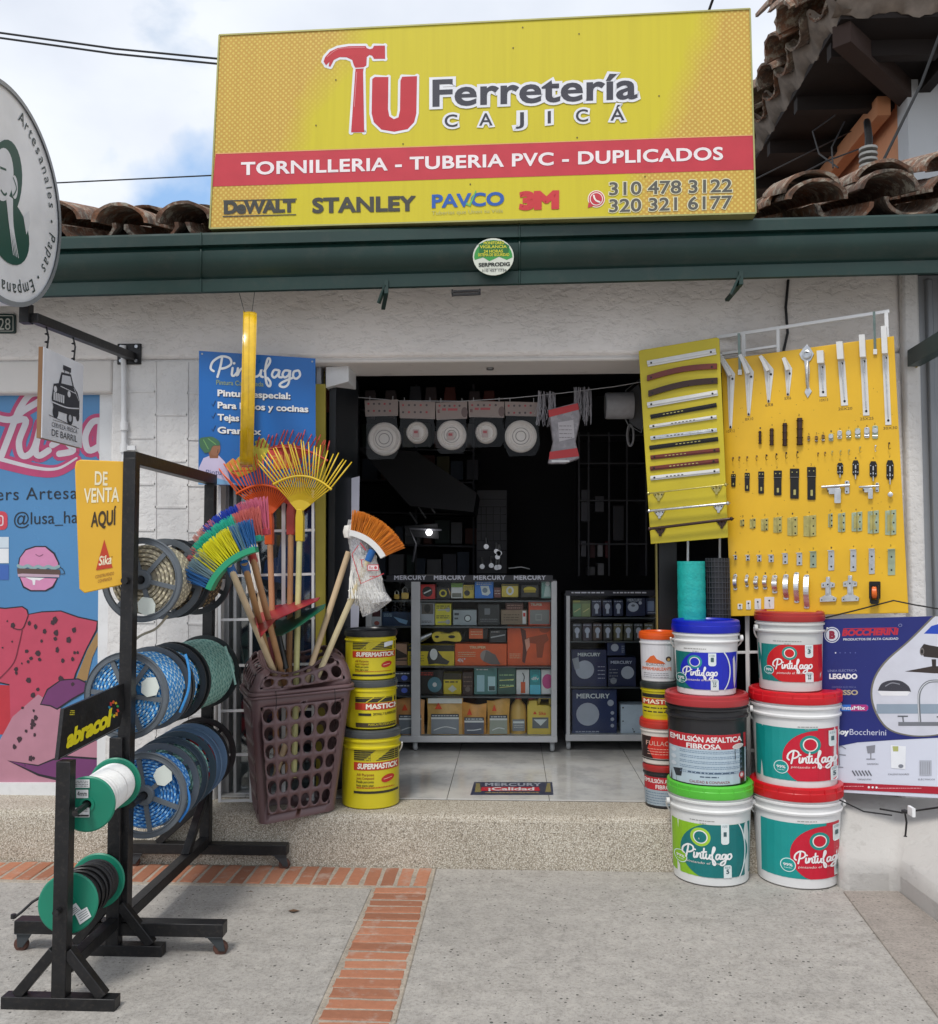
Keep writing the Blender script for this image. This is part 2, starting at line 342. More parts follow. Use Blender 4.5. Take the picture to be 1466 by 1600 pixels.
def concrete(name, base, speck=.5):
    m, t, b, L, tc = nodemat(name); c = hx(base)
    o = ramp(t, noise(t, L, tc, 1.7, 7, .6), L, [(.3, tuple(x*.78 for x in c)), (.7, tuple(x*1.14 for x in c))])
    o = mixc(t, L, .5, o, ramp(t, noise(t, L, tc, 14, 8, .7), L, [(.3, tuple(x*.68 for x in c)), (.72, tuple(x*1.25 for x in c))]))
    vo = t.nodes.new('ShaderNodeTexVoronoi'); vo.inputs['Scale'].default_value = 46; vo.inputs['Randomness'].default_value = 1; L(tc.outputs['Object'], vo.inputs[0])
    big = noise(t, L, tc, 6, 3)
    sub = t.nodes.new('ShaderNodeMath'); sub.operation = 'MULTIPLY'; L(big, sub.inputs[0]); sub.inputs[1].default_value = .33
    lt = t.nodes.new('ShaderNodeMath'); lt.operation = 'LESS_THAN'; L(vo.outputs['Distance'], lt.inputs[0]); L(sub.outputs[0], lt.inputs[1])
    cr = t.nodes.new('ShaderNodeMath'); cr.operation = 'GREATER_THAN'; L(vo.outputs['Color'], cr.inputs[0]); cr.inputs[1].default_value = .6
    mm = t.nodes.new('ShaderNodeMath'); mm.operation = 'MULTIPLY'; L(lt.outputs[0], mm.inputs[0]); L(cr.outputs[0], mm.inputs[1])
    ms = t.nodes.new('ShaderNodeMath'); ms.operation = 'MULTIPLY'; L(mm.outputs[0], ms.inputs[0]); ms.inputs[1].default_value = speck
    o = mixc(t, L, ms.outputs[0], o, (.05, .045, .04))
    st = ramp(t, noise(t, L, tc, 3.1, 6, .75), L, [(.6, (0, 0, 0)), (.72, (1, 1, 1))]); o = mixc(t, L, .18, o, st, 'SOFT_LIGHT')
    mq = t.nodes.new('ShaderNodeMapping'); mq.inputs['Scale'].default_value = (1, 3.2, 1); mq.inputs['Rotation'].default_value = (0, 0, .4); L(tc.outputs['Object'], mq.inputs[0])
    sc_ = noise(t, L, tc, 7, 9, .72, mq.outputs[0]); o = mixc(t, L, ramp(t, sc_, L, [(.60, (0, 0, 0)), (.70, (.45, .45, .45))]), o, hx('#c9c4bb'))
    o = mixc(t, L, ramp(t, noise(t, L, tc, 3.3, 9, .75), L, [(.54, (0, 0, 0)), (.72, (.6, .6, .6))]), o, hx('#77726b'))
    fg = noise(t, L, tc, 95, 5, .8); o = mixc(t, L, .75, o, ramp(t, fg, L, [(.32, (.45, .44, .43)), (.5, (.95, .95, .95)), (.68, (1.12, 1.11, 1.1))]), 'MULTIPLY')
    L(o, b.inputs['Base Color']); b.inputs['Roughness'].default_value = .85
    bumpn(t, L, b, noise(t, L, tc, 70, 8, .75), .7, .006); return m
def stucco(name, base, sc=26, st=.9, di=.012, stretch=.55):
    m, t, b, L, tc = nodemat(name); c = hx(base)
    mp = t.nodes.new('ShaderNodeMapping'); mp.inputs['Scale'].default_value = (stretch, 1, 1); mp.inputs['Rotation'].default_value = (0, .25, 0); L(tc.outputs['Object'], mp.inputs[0])
    h = noise(t, L, tc, sc, 6, .62, mp.outputs[0]); h2 = noise(t, L, tc, sc*.35, 4, .6, mp.outputs[0])
    rg = ramp(t, h, L, [(.30, (0, 0, 0)), (.42, (.3, .3, .3)), (.5, (.75, .75, .75)), (.72, (1, 1, 1))])
    ad = t.nodes.new('ShaderNodeMath'); ad.operation = 'ADD'; L(rg, ad.inputs[0]); L(h2, ad.inputs[1])
    o = ramp(t, noise(t, L, tc, 1.3, 8, .65), L, [(.3, tuple(x*.9 for x in c)), (.65, tuple(min(1, x*1.05) for x in c))])
    hollow_tone = ramp(t, h, L, [(.33, (.25, .21, .18)), (.385, (1, 1, 1))]); o = mixc(t, L, .16, o, hollow_tone, 'MULTIPLY')  # colour follows the relief: darker in its lowest hollows
    L(o, b.inputs['Base Color']); b.inputs['Roughness'].default_value = .8
    bumpn(t, L, b, ad.outputs[0], st, di); return m
def terrazzo():
    m, t, b, L, tc = nodemat('washed_gravel'); c = hx('#b9b1a2')
    vo = t.nodes.new('ShaderNodeTexVoronoi'); vo.inputs['Scale'].default_value = 250; L(tc.outputs['Object'], vo.inputs[0])
    o = ramp(t, vo.outputs['Color'], L, [(.1, hx('#6f675c')), (.32, hx('#b3a998')), (.6, hx('#cfc8ba')), (.95, hx('#e4dfd4'))])
    o = mixc(t, L, ramp(t, vo.outputs['Distance'], L, [(.35, (0, 0, 0)), (.75, (.75, .75, .75))]), o, hx('#8c8475'))
    o = mixc(t, L, .5, o, ramp(t, noise(t, L, tc, 2.2, 6, .65), L, [(.3, (.62, .58, .54)), (.7, (1, 1, 1))]), 'MULTIPLY')
    L(o, b.inputs['Base Color']); b.inputs['Roughness'].default_value = .75; bumpn(t, L, b, vo.outputs['Distance'], .5, .003); return m
def brickm(name, base):
    m, t, b, L, tc = nodemat(name); c = hx(base)
    oi = t.nodes.new('ShaderNodeObjectInfo')
    o = ramp(t, oi.outputs['Random'], L, [(0, tuple(x*.72 for x in c)), (.5, c), (1, (c[0]*1.12, c[1]*1.2, c[2]*1.25))])
    tg = t.nodes.new('ShaderNodeNewGeometry')
    nn = noise(t, L, tc, 11, 8, .72, tg.outputs['Position']); o = mixc(t, L, ramp(t, nn, L, [(.54, (0, 0, 0)), (.72, (.7, .7, .7))]), o, hx('#b3a79c'))
    n4 = noise(t, L, tc, 60, 5, .7, tg.outputs['Position']); o = mixc(t, L, .35, o, ramp(t, n4, L, [(.3, (.5, .5, .5)), (.7, (1, 1, 1))]), 'MULTIPLY')
    L(o, b.inputs['Base Color']); b.inputs['Roughness'].default_value = .85; bumpn(t, L, b, n4, .5, .003); return m
def rooftile():
    m, t, b, L, tc = nodemat('old_clay_tile'); tg = t.nodes.new('ShaderNodeNewGeometry'); oi = t.nodes.new('ShaderNodeObjectInfo')
    o = ramp(t, oi.outputs['Random'], L, [(0, hx('#6e5244')), (.5, hx('#96694f')), (1, hx('#85766a'))])
    n = noise(t, L, tc, 13, 9, .75, tg.outputs['Position']); o = mixc(t, L, ramp(t, n, L, [(.42, (0, 0, 0)), (.62, (.95, .95, .95))]), o, hx('#56504a'))
    n = noise(t, L, tc, 21, 9, .75, tg.outputs['Position']); o = mixc(t, L, ramp(t, n, L, [(.50, (0, 0, 0)), (.60, (.9, .9, .9))]), o, hx('#a8a294'))
    L(o, b.inputs['Base Color']); b.inputs['Roughness'].default_value = .95; bumpn(t, L, b, noise(t, L, tc, 45, 6, .7, tg.outputs['Position']), .8, .008); return m
def marble():
    m, t, b, L, tc = nodemat('grey_floor_tile'); tg = t.nodes.new('ShaderNodeNewGeometry')
    n = noise(t, L, tc, 5, 9, .7, tg.outputs['Position']); o = ramp(t, n, L, [(.4, hx('#b2b2b0')), (.5, hx('#c2c1be')), (.6, hx('#c9c8c4'))])
    L(o, b.inputs['Base Color']); b.inputs['Roughness'].default_value = .12; return m
M_CON = concrete('broom_concrete', '#b3afa9', .85); M_CON2 = concrete('pinkish_concrete', '#a59d95', .5); M_MORT = concrete('mortar', '#b5ab9d', .3)
M_ST = stucco('rough_stucco', '#e6e1dd', 34, .6, .006, .6); M_SM = stucco('smooth_plaster', '#d8d4d0', 9, .25, .004, 1); M_WW = stucco('white_block_paint', '#dcdad8', 30, .45, .006, 1)
M_TZ = terrazzo(); M_BR = brickm('worn_brick', '#ad7357'); M_RT = rooftile(); M_TL = marble()
M_BLK = mat('#1b1b1d', .42, .2, .25, 18, .2, 60, 0, 0, .35); M_GRN = mat('#12302b', .42, 0, .15, 3, .12, 8, 0, 0, .2)
M_WP = mat('#d9dadb', .4, 0, .06, 6, .1, 30, 0, 0, .15); M_ALU = mat('#9b9da0', .38, .5, .1, 20)
# ================================================================== ground
GW = FZ(0)
mb = MB(); mb.box((-40, -30, -.3), (40, 60, -.004), M_CON); tag(mb.build('ground', smooth=0), kind='structure', label='grey concrete forecourt ground')
def slabz(pts, z0, z1, m, name, bevel=.004, label=None):
    mb = MB(); n = len(pts); mb.add([(x, y, z0) for x, y in pts]+[(x, y, z1) for x, y in pts], [tuple(range(n-1, -1, -1)), tuple(range(n, 2*n))]+[(i, (i+1) % n, n+(i+1) % n, n+i) for i in range(n)], m)
    return tag(mb.build(name, bevel=bevel, smooth=30), kind='structure', label=label)
SF = 3.90                                       # face of the step
a = G(590, 1381); bL = G(495, 1600); c_ = G(672, 1352); dR = G(600, 1600)
sx0 = G(590, 1381).x; sx1 = sx0+.207; rowY0 = 3.668
# the brick band runs straight at the camera, slightly skewed as in the photo
d1 = V((bL.x-a.x, bL.y-a.y)); d1 = d1/abs(d1.y)
def bx(t): return a.x+d1.x*t                    # left edge x at distance t in front of the row
slabz([(-6, -6), (bx(a.y+6)-.012, -6), (a.x-.012, rowY0-.012), (-6, rowY0-.012)], -.02, .006, M_CON, 'paving_slab')
slabz([(bx(a.y+6)+.22, -6), (6, -6), (6, SF-.002), (sx1+.012, SF-.002), (sx1+.012, rowY0)], -.02, .006, M_CON, 'paving_slab')
slabz([(-6, rowY0-.012), (a.x-.012, rowY0-.012), (bx(a.y+6)-.012, -6), (bx(a.y+6)+.22, -6), (sx1+.012, rowY0), (sx1+.012, SF-.002), (-6, SF-.002)], -.02, .0075, M_MORT, 'mortar_bed')
q = [G(1318, 1397), G(1405, 1397), G(1500, 1475), G(1500, 1640)]
slabz([(p.x, p.y) for p in q], -.02, .0115, M_CON2, 'ramp', .003, 'pinkish concrete strip along the white wall')
pave = tag(bpy.data.objects.new('brick_border', None), kind='structure', label='band of red bricks set in the forecourt'); link(pave)
def brickmesh(l, wd):
    mb = MB(); mb.box((-l/2, -wd/2, -.01), (l/2, wd/2, .012), M_BR); o = mb.build('brick', bevel=.004); me = o.data; mod = o.modifiers[0]; return o
protos = []
for k in range(3):
    mb = MB(); rg = random.Random(k); vs = []
    l, wd = .2, .0545
    n = 10
    for z, ins in ((-.01, 0), (.008, 0), (.011, .004)):
        for i in range(n):
            t = i/n; px_ = [(-1,-1),(-.4,-1),(.3,-1),(1,-1),(1,0),(1,1),(.35,1),(-.3,1),(-1,1),(-1,0)][i]
            vs.append((px_[0]*(l/2-ins)+rg.uniform(-.003, .003), px_[1]*(wd/2-ins)+rg.uniform(-.0025, .0025), z))
    fs = [(r*n+i, r*n+(i+1) % n, (r+1)*n+(i+1) % n, (r+1)*n+i) for r in range(2) for i in range(n)]+[tuple(range(2*n, 3*n))]
    mb.add(vs, fs, M_BR); o = mb.build('brick', smooth=0); protos.append(o.data); bpy.data.objects.remove(o)
def piece(me, name, parent, loc, rot=(0, 0, 0), sc=(1, 1, 1)):
    o = bpy.data.objects.new(name, me); COL.objects.link(o); o.parent = parent; o.location = loc; o.rotation_euler = rot; o.scale = sc; return o
x = sx1-.034
while x > -2.9:                                 # border row, bricks end-on to the step
    piece(random.choice(protos), 'brick', pave, (x, (SF+rowY0)/2+random.uniform(-.003, .003), random.uniform(-.003, .001)), (0, 0, PI/2+random.uniform(-.03, .03)), (1.04, 1, 1)); x -= .0655+random.uniform(0, .002)
t = .04
while a.y-t > -.5:
    piece(random.choice(protos), 'brick', pave, (bx(t)+.105+random.uniform(-.003, .003), rowY0-t, random.uniform(-.003, .001)), (0, 0, random.uniform(-.025, .025)), (1.0, 1.02, 1)); t += .0655
# a few twigs on the slab
mb = MB(); mb.tube([G(378, 1397), G(392, 1396)+V((0, 0, .008)), G(404, 1397)], .0012, mat('#6d5b4a', .9), 5); mb.build('twig'); tag(bpy.data.objects['twig'], 'thin dry twig lying on the slab behind the rope rack', 'twig')
mb = MB(); mb.add([G(450, 1423, .009), G(459, 1420.5, .012), G(469, 1423, .009), G(458, 1425, .013)], [(0, 1, 2, 3)], mat('#5d4634', .9)); tag(mb.build('dry_leaf', smooth=0), 'small brown dry leaf lying on the slab left of the brick band', 'leaf')
# ================================================================== step and shop floor
FZZ = .223
mb = MB(); prof = [(SF, -.05), (SF, FZZ-.03), (SF+.008, FZZ-.008), (SF+.028, FZZ), (4.44, FZZ), (4.44, -.05)]
xa, xb = -4.5, 1.52
mb.add([(xa, y, z) for y, z in prof]+[(xb, y, z) for y, z in prof], [(i, (i+1) % 6, 6+(i+1) % 6, 6+i) for i in range(6)]+[tuple(range(6)), tuple(range(6, 12))], M_TZ)
tag(mb.build('step', smooth=50), kind='structure', label='washed gravel step in front of the shop')
fl = tag(bpy.data.objects.new('shop_floor', None), kind='structure', label='grey marbled tile floor of the shop'); link(fl)
mb = MB(); mb.box((-2, 4.14, -.05), (2, 8.6, FZZ+.002), mat('#5d5a56', .8)); mb.build('grout_bed', fl)
mb = MB(); mb.box((0, 0, 0), (.447, .447, .006), M_TL); o = mb.build('floor_tile', fl, bevel=.0015); tm = o.data; bpy.data.objects.remove(o)
x0 = G(858, 1245, FZZ).x-.45*4; mb = MB(); mb.box((0, 0, 0), (.447, .447, .006), M_TL)
for i in range(8):
    for j in range(6): piece(tm, 'floor_tile', fl, (x0+i*.45, 4.142+j*.45, FZZ+.001))
# ================================================================== shop wall
W = 4.10
shop = thing('shop_wall', 'white rough plaster front wall of the hardware shop around the open doorway', 'wall', (0, W, 0))
XL, XR, ZL = -1.31, 1.235, 2.19
mb = MB(); mb.box((-4.5, W, ZL), (1.705, W+.32, 2.58), M_ST); mb.build('lintel', shop, bevel=.02)
mb = MB(); mb.box((-1.815, W, FZZ-.02), (XL, W+.32, ZL), M_WW); mb.build('left_pier', shop, bevel=.012)
mb = MB(); mb.box((XR, W, -.05), (1.705, W+.32, ZL), M_ST); mb.build('right_pier', shop, bevel=.015)
mb = MB(); mb.box((1.703, W-.03, -.05), (1.775, W+.3, 2.58), M_WW); mb.build('pilaster', shop, bevel=.012)
mb = MB(); mb.box((XL+.01, W+.012, ZL-.022), (XR-.01, W+.33, ZL+.003), M_SM); mb.build('soffit', shop, bevel=.015)
mb = MB(); mb.box((-4.5, W, 2.04), (-1.815, W+.3, ZL+.001), M_SM); mb.build('window_head', shop, bevel=.01)
sw = FY(W)
mb = MB()
def ridge(x0, y0, x1, y1): mb.slab(sw, seg((x0, y0), (x1, y1), 3.0), -.002, .0045, M_WW)
for x in (243, 293): ridge(x, 566, x, 1240)
for i, y in enumerate(range(612, 1240, 72)):
    ridge(200, y, 243, y)
    ridge(243, y+36, 293, y+36); ridge(293, y+2, 334, y+3)
mb.build('mortar_ridge', shop)['kind'] = 'stuff'
mb = MB(); mb.tube([P(1232, 437, W-.01), P(1228, 480, W-.012), P(1231, 520, W-.012), P(1224, 552, W-.01), P(1215, 600, W-.01)], .006, mat('#17171a', .5), 8)
tag(mb.build('black_cable'), 'black cable running down the wall behind the large yellow board', 'cable')
mb = MB(); mb.tube([P(193, 540, W-.02), P(194, 760, W-.02), P(193, 960, W-.02), P(194, 1240, W-.02)], .012, M_WP, 12)
for y in (666, 700): mb.lathe([(.012, -.02), (.018, -.02), (.018, .02), (.012, .02)], M_WP, 14, P(194, y, W-.02))
mb.bar(P(188, 700, W-.02), P(212, 700, W-.02), .016, .02, M_WP)
tag(mb.build('white_conduit'), 'white conduit pipe with two couplings running down the white wall beside the sale sign', 'pipe')
# low white wall to the right and the grey building past it
wl = thing('low_white_wall', 'low white plastered wall behind the buckets and the blue banner', 'wall', (1.4, 3.5, 0))
q0 = G(1316, 1394); q1 = G(1402, 1394); q2 = G(1500, 1470)
mb = MB(); n = 3
lo_ = [(q0.x, q0.y), (q1.x, q1.y), (q2.x, q2.y)]; hi_ = [(q0.x+.01, 3.90), (q1.x+.10, 3.88), (q2.x+.42, 3.45)]
mb.add([(x, y, -.05) for x, y in lo_]+[(x, y, .10) for x, y in lo_]+[(x, y, .30) for x, y in hi_]+[(q0.x, 4.05, .30), (q2.x+1.4, 4.05, .30), (q2.x+1.4, q2.y, .30), (q2.x+1.4, q2.y, -.05), (q0.x, 4.05, -.05), (q2.x+1.4, q2.y, .10)],
 [(0,1,4,3),(1,2,5,4),(3,4,7,6),(4,5,8,7),(6,7,8,11,10,9),(2,12,14,5),(5,14,11,8),(0,3,6,9,13)], stucco('low_wall_plaster', '#b5b2ae', 12, .5, .005, 1))
mb.build('wall_body', wl, bevel=.03)
ZB = 1.0
mb = MB(); mb.box((1.60, 3.96, -.05), (3.2, 4.068, .82), M_ST); mb.build('wall_footing', wl, bevel=.02)
gb = thing('grey_building', 'grey metal clad wall with vertical ribs at the right edge', 'building', (2.2, 4.1, 0))
M_GY = mat('#8f9296', .5, .1, .05, 3, 0, 60, 0, 0, .1)
mb = MB(); mb.box((1.775, 4.08, -.05), (5.5, 4.4, 2.52), M_GY); mb.build('cladding', gb)
for x in (1.80, 1.87, 1.96, 2.10, 2.2, 2.35, 2.5):
    mb = MB(); mb.box((x, 4.055, -.04), (x+.028, 4.085, 2.50), mat('#7f8388', .5, .1, .05, 3)); mb.build('rib', gb, bevel=.006)
mb = MB(); mb.bar(P(1428, 560, 4.04), P(1500, 518, 3.5), .05, .07, M_GRN); mb.box(tuple(P(1431, 575, 4.07)), tuple(P(1431, 540, 4.05)+V((.008, .002, 0))), mat('#b9a84a', .7))
tag(mb.build('green_bracket'), 'dark green square bracket arm leaving the grey building at the right edge', 'bracket')
# ------------------------------------------------------------------ interior shell
it = tag(bpy.data.objects.new('shop_interior', None), kind='structure', label='dark room of the shop'); link(it)
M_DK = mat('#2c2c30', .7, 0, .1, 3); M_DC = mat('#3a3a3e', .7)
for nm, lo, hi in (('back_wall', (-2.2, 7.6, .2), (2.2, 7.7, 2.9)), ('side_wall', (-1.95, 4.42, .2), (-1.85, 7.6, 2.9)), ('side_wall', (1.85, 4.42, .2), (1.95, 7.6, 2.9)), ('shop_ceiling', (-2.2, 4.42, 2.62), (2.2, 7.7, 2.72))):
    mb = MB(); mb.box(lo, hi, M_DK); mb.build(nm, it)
# ------------------------------------------------------------------ roof tiles over the gutter
rf = thing('shop_roof', 'weathered clay barrel tile roof edge of the hardware shop above the green gutter', 'roof', (0, 4.0, 2.6))
def tilemesh(seed, L_=.42, r0=.120, r1=.098, th=.018):
    rg = random.Random(seed); mb = MB(); vs = []; n = 12
    prof = []
    for yy, r in ((0, r0), (L_*.5, (r0+r1)/2), (L_, r1)):
        for rr in (r, r-th):
            for i in range(n+1):
                an = PI*i/n; k = rr*(1+rg.uniform(-.03, .03)); vs.append((math.cos(an)*k, yy+rg.uniform(-.006, .006), math.sin(an)*k*.66))
    k = n+1; fs = []
    for s_ in range(2):
        o0, i0, o1, i1 = 2*s_*k, (2*s_+1)*k, (2*s_+2)*k, (2*s_+3)*k
        for i in range(n): fs += [(o0+i, o0+i+1, o1+i+1, o1+i), (i0+i, i1+i, i1+i+1, i0+i+1)]
        for i in (0, n): fs += [(o0+i, o1+i, i1+i, i0+i)]
    for s_ in (0, 2):
        for i in range(n): fs += [(2*s_*k+i, (2*s_+1)*k+i, (2*s_+1)*k+i+1, 2*s_*k+i+1)]
    mb.add(vs, fs, M_RT); o = mb.build('roof_tile', smooth=60); me = o.data; bpy.data.objects.remove(o); return me
TM = [tilemesh(s_) for s_ in range(4)]
def zroof(px): return P(px, 352-.027*(px-200) if px < 1180 else 330, 3.82).z
xs = []
px = -90
while px < 1600:
    xs.append(px); px += 96 if px < 1150 else 108
loc0 = V((0, 4, 2.6))
for px in xs:
    base = P(px, 352-.022*(px-200), 3.84); X = base.x; z = base.z-.045
    extra = .10*max(0, (px-1180)/250)+.02 if px > 1180 else 0
    for j in range(5):
        if 380 < px < 1130 and j > 2: break
        if 300 < px < 1185 and j == 0: continue
        y = 3.74+j*.3; zz = z+j*.3*.3+extra*.4
        piece(random.choice(TM), 'roof_tile', rf, V((X+random.uniform(-.01, .01), y+random.uniform(-.02, .02), zz+.028+random.uniform(-.006, .012)))-loc0, (.29+random.uniform(-.03, .05), random.uniform(-.08, .08), random.uniform(-.05, .05)))
        piece(random.choice(TM), 'roof_tile', rf, V((X+.125, y+.05, zz+.035))-loc0, (-.29+0, PI+random.uniform(-.05, .05), 0))
        if px > 1150 and j == 0:
            piece(random.choice(TM), 'roof_tile', rf, V((X+random.uniform(-.02, .02), y+.06, zz+.065+extra*.5))-loc0, (.3+random.uniform(-.03, .05), random.uniform(-.12, .12), random.uniform(-.09, .09)))
mb = MB(); mb.box((-4.5, 3.80, 2.50), (3.5, 3.86, 2.62), mat('#4a362c', .8)); mb.build('eave_board', rf)
mb = MB(); mb.add([(-4.5, 3.82, 2.60), (3.5, 3.82, 2.60), (3.5, 5.4, 3.0), (-4.5, 5.4, 3.0), (-4.5, 3.82, 2.54), (3.5, 3.82, 2.54), (3.5, 5.4, 2.94), (-4.5, 5.4, 2.94)], [(0,1,2,3),(7,6,5,4),(0,4,5,1),(1,5,6,2),(2,6,7,3),(3,7,4,0)], mat('#3c332c', .9)); mb.build('roof_deck', rf)
# ------------------------------------------------------------------ gutter
gt = thing('rain_gutter', 'dark green metal box gutter running above the whole shop front', 'gutter', (0, 3.7, 2.4))
prof = [(0, -.10), (0, .05), (.03, .058), (.20, .058), (.235, .034), (.27, .040), (.30, .046), (.42, .045), (.55, .034), (.66, .014), (.735, -.004), (.75, -.006), (.765, .004), (.97, 0), (1, -.012), (1.0, -.16)]
def gpt(px, t, fo):
    yt = 372-.0262*(px+0); yb = 467-.0262*px; return P(px, yt+(yb-yt)*t, 3.79-.00005*px-fo)
mb = MB(); S_ = [-140, 310, 312, 720, 1000, 1330, 1620]; k = len(prof)
vs = [gpt(px, t, fo) for px in S_ for t, fo in prof]
mb.add(vs, [(i*k+j, i*k+j+1, (i+1)*k+j+1, (i+1)*k+j) for i in range(len(S_)-1) for j in range(k-1)]+[(i*k+k-1, i*k, (i+1)*k, (i+1)*k+k-1) for i in range(len(S_)-1)], M_GRN)
mb.build('gutter_trough', gt, smooth=28)
for px in (314, 812):
    mb = MB(); mb.tube([gpt(px, t, fo+.003) for t, fo in prof[1:14]], .004, M_GRN, 6); mb.build('seam', gt)
for px, yy in ((598, 448), (1152, 432)):
    mb = MB(); a0 = gpt(px+6, .86, .006); mb.bar(a0, a0+V((0, .0, -.055)), .016, .008, M_GRN); mb.bar(a0+V((0, 0, -.05)), a0+V((-.03, .12, -.085)), .016, .012, M_GRN)
    mb.bar(a0+V((-.004, 0, -.02)), a0+V((-.035, .02, -.09)), .014, .01, M_GRN); mb.build('gutter_bracket', gt)
mb = MB(); f = FY(3.74)
for s_ in (((706, 456), (750, 454)), ((707, 453), (707, 461)), ((750, 452), (750, 460)), ((706, 461), (750, 459))): mb.slab(f, seg(s_[0], s_[1], 2.6), -.01, .01, M_BLK)
tag(mb.build('wire_hook', None), 'small black rectangular hook under the gutter over the shop door', 'hook')
st = thing('security_sticker', 'round green and white sticker on the gutter above the doorway', 'sticker', P(771, 401, 3.73))
sf = FQ((740, 370, 3.672), (802, 370, 3.672), (740, 432, 3.697)); mb = MB(); mb.slab(sf, poly_ell(771, 401, 32, 29, 30), -.012, 0, ink('#d8dccf')); mb.build('backing', st)
i_ = Ink(sf, .0006, .0004); i_.poly([(771+30*math.cos(t_/16*PI), 402-27*math.sin(t_/16*PI)) for t_ in range(17)]+[(742, 406), (755, 402), (765, 408), (780, 401), (792, 406)], '#3f9a4a', 0)
i_.poly([(748, 382), (760, 376), (784, 376), (796, 384), (794, 400), (750, 401)], '#2c7038', 1)
for y, a_, b_, s_ in ((382, 756, 788, 'MONITOREO'), (388, 750, 792, 'VIGILANCIA'), (395, 756, 786, '24 HORAS'), (400.5, 747, 796, 'SISTEMA DE SEGURIDAD')): i_.text(s_, a_, y, b_, y-.5, 4.6, '#e6dd3a', 2, .02)
i_.text('SERPRODIG', 748, 417, 797, 415.5, 6.2, '#222624', 2, .04); i_.text('310 457 1736', 753, 425, 792, 424, 4, '#55585a', 2, .01); i_.fuzz(757, 419.5, 788, 1, 2, '#777', 2, .8)
i_.build('lettering', st)
# ================================================================== main sign
sg = thing('shop_sign', 'large yellow shop sign with red band and red hammer logo above the gutter', 'sign', P(755, 345, 3.68))
SS = FQ((343, 55, 3.74), (1172, 14, 3.62), (328, 357, 3.74))
CORN = [(343, 55), (1172, 14), (1181, 333), (328, 357)]
def halftone():
    m, t, b, L, tc = nodemat('printed_halftone'); Y_ = hx('#c9bb22'); T_ = hx('#bf9640')
    mp = t.nodes.new('ShaderNodeMapping'); mp.inputs['Scale'].default_value = (1, .0, 1); mp.inputs['Rotation'].default_value = (0, .785, 0); L(tc.outputs['Object'], mp.inputs[0])
    vo = t.nodes.new('ShaderNodeTexVoronoi'); vo.inputs['Scale'].default_value = 62; vo.inputs['Randomness'].default_value = .12; L(mp.outputs[0], vo.inputs[0])
    dot = ramp(t, vo.outputs['Distance'], L, [(.24, (1, 1, 1)), (.36, (0, 0, 0))])
    sx = t.nodes.new('ShaderNodeSeparateXYZ'); L(tc.outputs['Object'], sx.inputs[0])
    def mth(op, a, b_=None):
        n = t.nodes.new('ShaderNodeMath'); n.operation = op; n.use_clamp = False
        for i, q in enumerate((a, b_)):
            if q is None: continue
            if isinstance(q, (int, float)): n.inputs[i].default_value = q
            else: L(q, n.inputs[i])
        return n.outputs[0]
    u = mth('ABSOLUTE', mth('ADD', sx.outputs[0], .11)); v = mth('MULTIPLY', mth('ADD', sx.outputs[2], -3.05), .45)
    v2 = mth('MULTIPLY', v, mth('MULTIPLY', mth('SIGN', sx.outputs[0]), -1.0))
    g = mth('ADD', u, v2); wv = noise(t, L, tc, 2.2, 3); g = mth('ADD', g, mth('MULTIPLY', wv, .35))
    g = ramp(t, g, L, [(.86, (0, 0, 0)), (1.25, (.95, .95, .95))])
    tan = mixc(t, L, dot, T_, hx('#d2b95c')); o = mixc(t, L, g, Y_, tan)
    wv = t.nodes.new('ShaderNodeTexNoise'); mq = t.nodes.new('ShaderNodeMapping'); mq.inputs['Scale'].default_value = (40, 1, 1.2); L(tc.outputs['Object'], mq.inputs[0]); L(mq.outputs[0], wv.inputs[0]); wv.inputs['Scale'].default_value = 1.5
    o = mixc(t, L, .35, o, ramp(t, wv.outputs[0], L, [(.3, (.86, .84, .8)), (.6, (1, 1, 1))]), 'MULTIPLY')
    L(o, b.inputs['Base Color']); b.inputs['Roughness'].default_value = .35; return m
HT = halftone(); mb = MB(); mb.slab(SS, CORN, -.085, 0, HT, mat('#a9a43e', .5)); mb.build('sign_panel', sg, smooth=0)
fr = MB()
for i in range(4): fr.slab(SS, seg(CORN[i], CORN[(i+1) % 4], 2.4), -.087, .004, mat('#a3a06a', .4, .5))
fr.build('sign_frame', sg, smooth=0)
I = Ink(SS, .001, .0006)
I.poly([(337, 240), (1177.6, 211), (1179, 265), (332.5, 291.5)], '#bb2f3d', 0); I.poly([(337, 239.5), (1177.6, 210.5), (1177.7, 212), (337, 241)], '#d9a06a', 1)
I.text('TORNILLERIA - TUBERIA PVC - DUPLICADOS', 377, 274, 1130, 250, 20.5, '#e9dfe0', 2, .028, sp=1.06)
c2 = lambda L_: [(320+x/2.932, y/2.932) for x, y in L_]
ham = c2([(545,282),(552,262),(575,236),(610,220),(660,212),(738,211),(742,220),(756,226),(770,222),(776,210),(826,209),(827,270),(776,270),(768,256),(755,252),(743,262),(741,300),(729,308),(726,330),(731,606),(671,607),(690,330),(692,313),(684,300),(676,275),(650,263),(618,262),(592,275),(576,306),(568,304),(572,284),(556,300)])
U = c2([(768,362),(780,353),(842,353),(840,500),(846,533),(867,546),(888,538),(895,505),(897,370),(905,352),(973,349),(970,520),(960,560),(930,592),(868,604),(810,594),(775,560),(765,520)])
for s_ in (ham, U): I.line(s_+[s_[0]], 7.5, '#dcdde2', 0, 0); [I.ell(x, y, 3.75, 3.75, '#dcdde2', 0, 10) for x, y in s_]
I.poly(ham, '#b6212f', 1); I.poly(U, '#b6212f', 1)
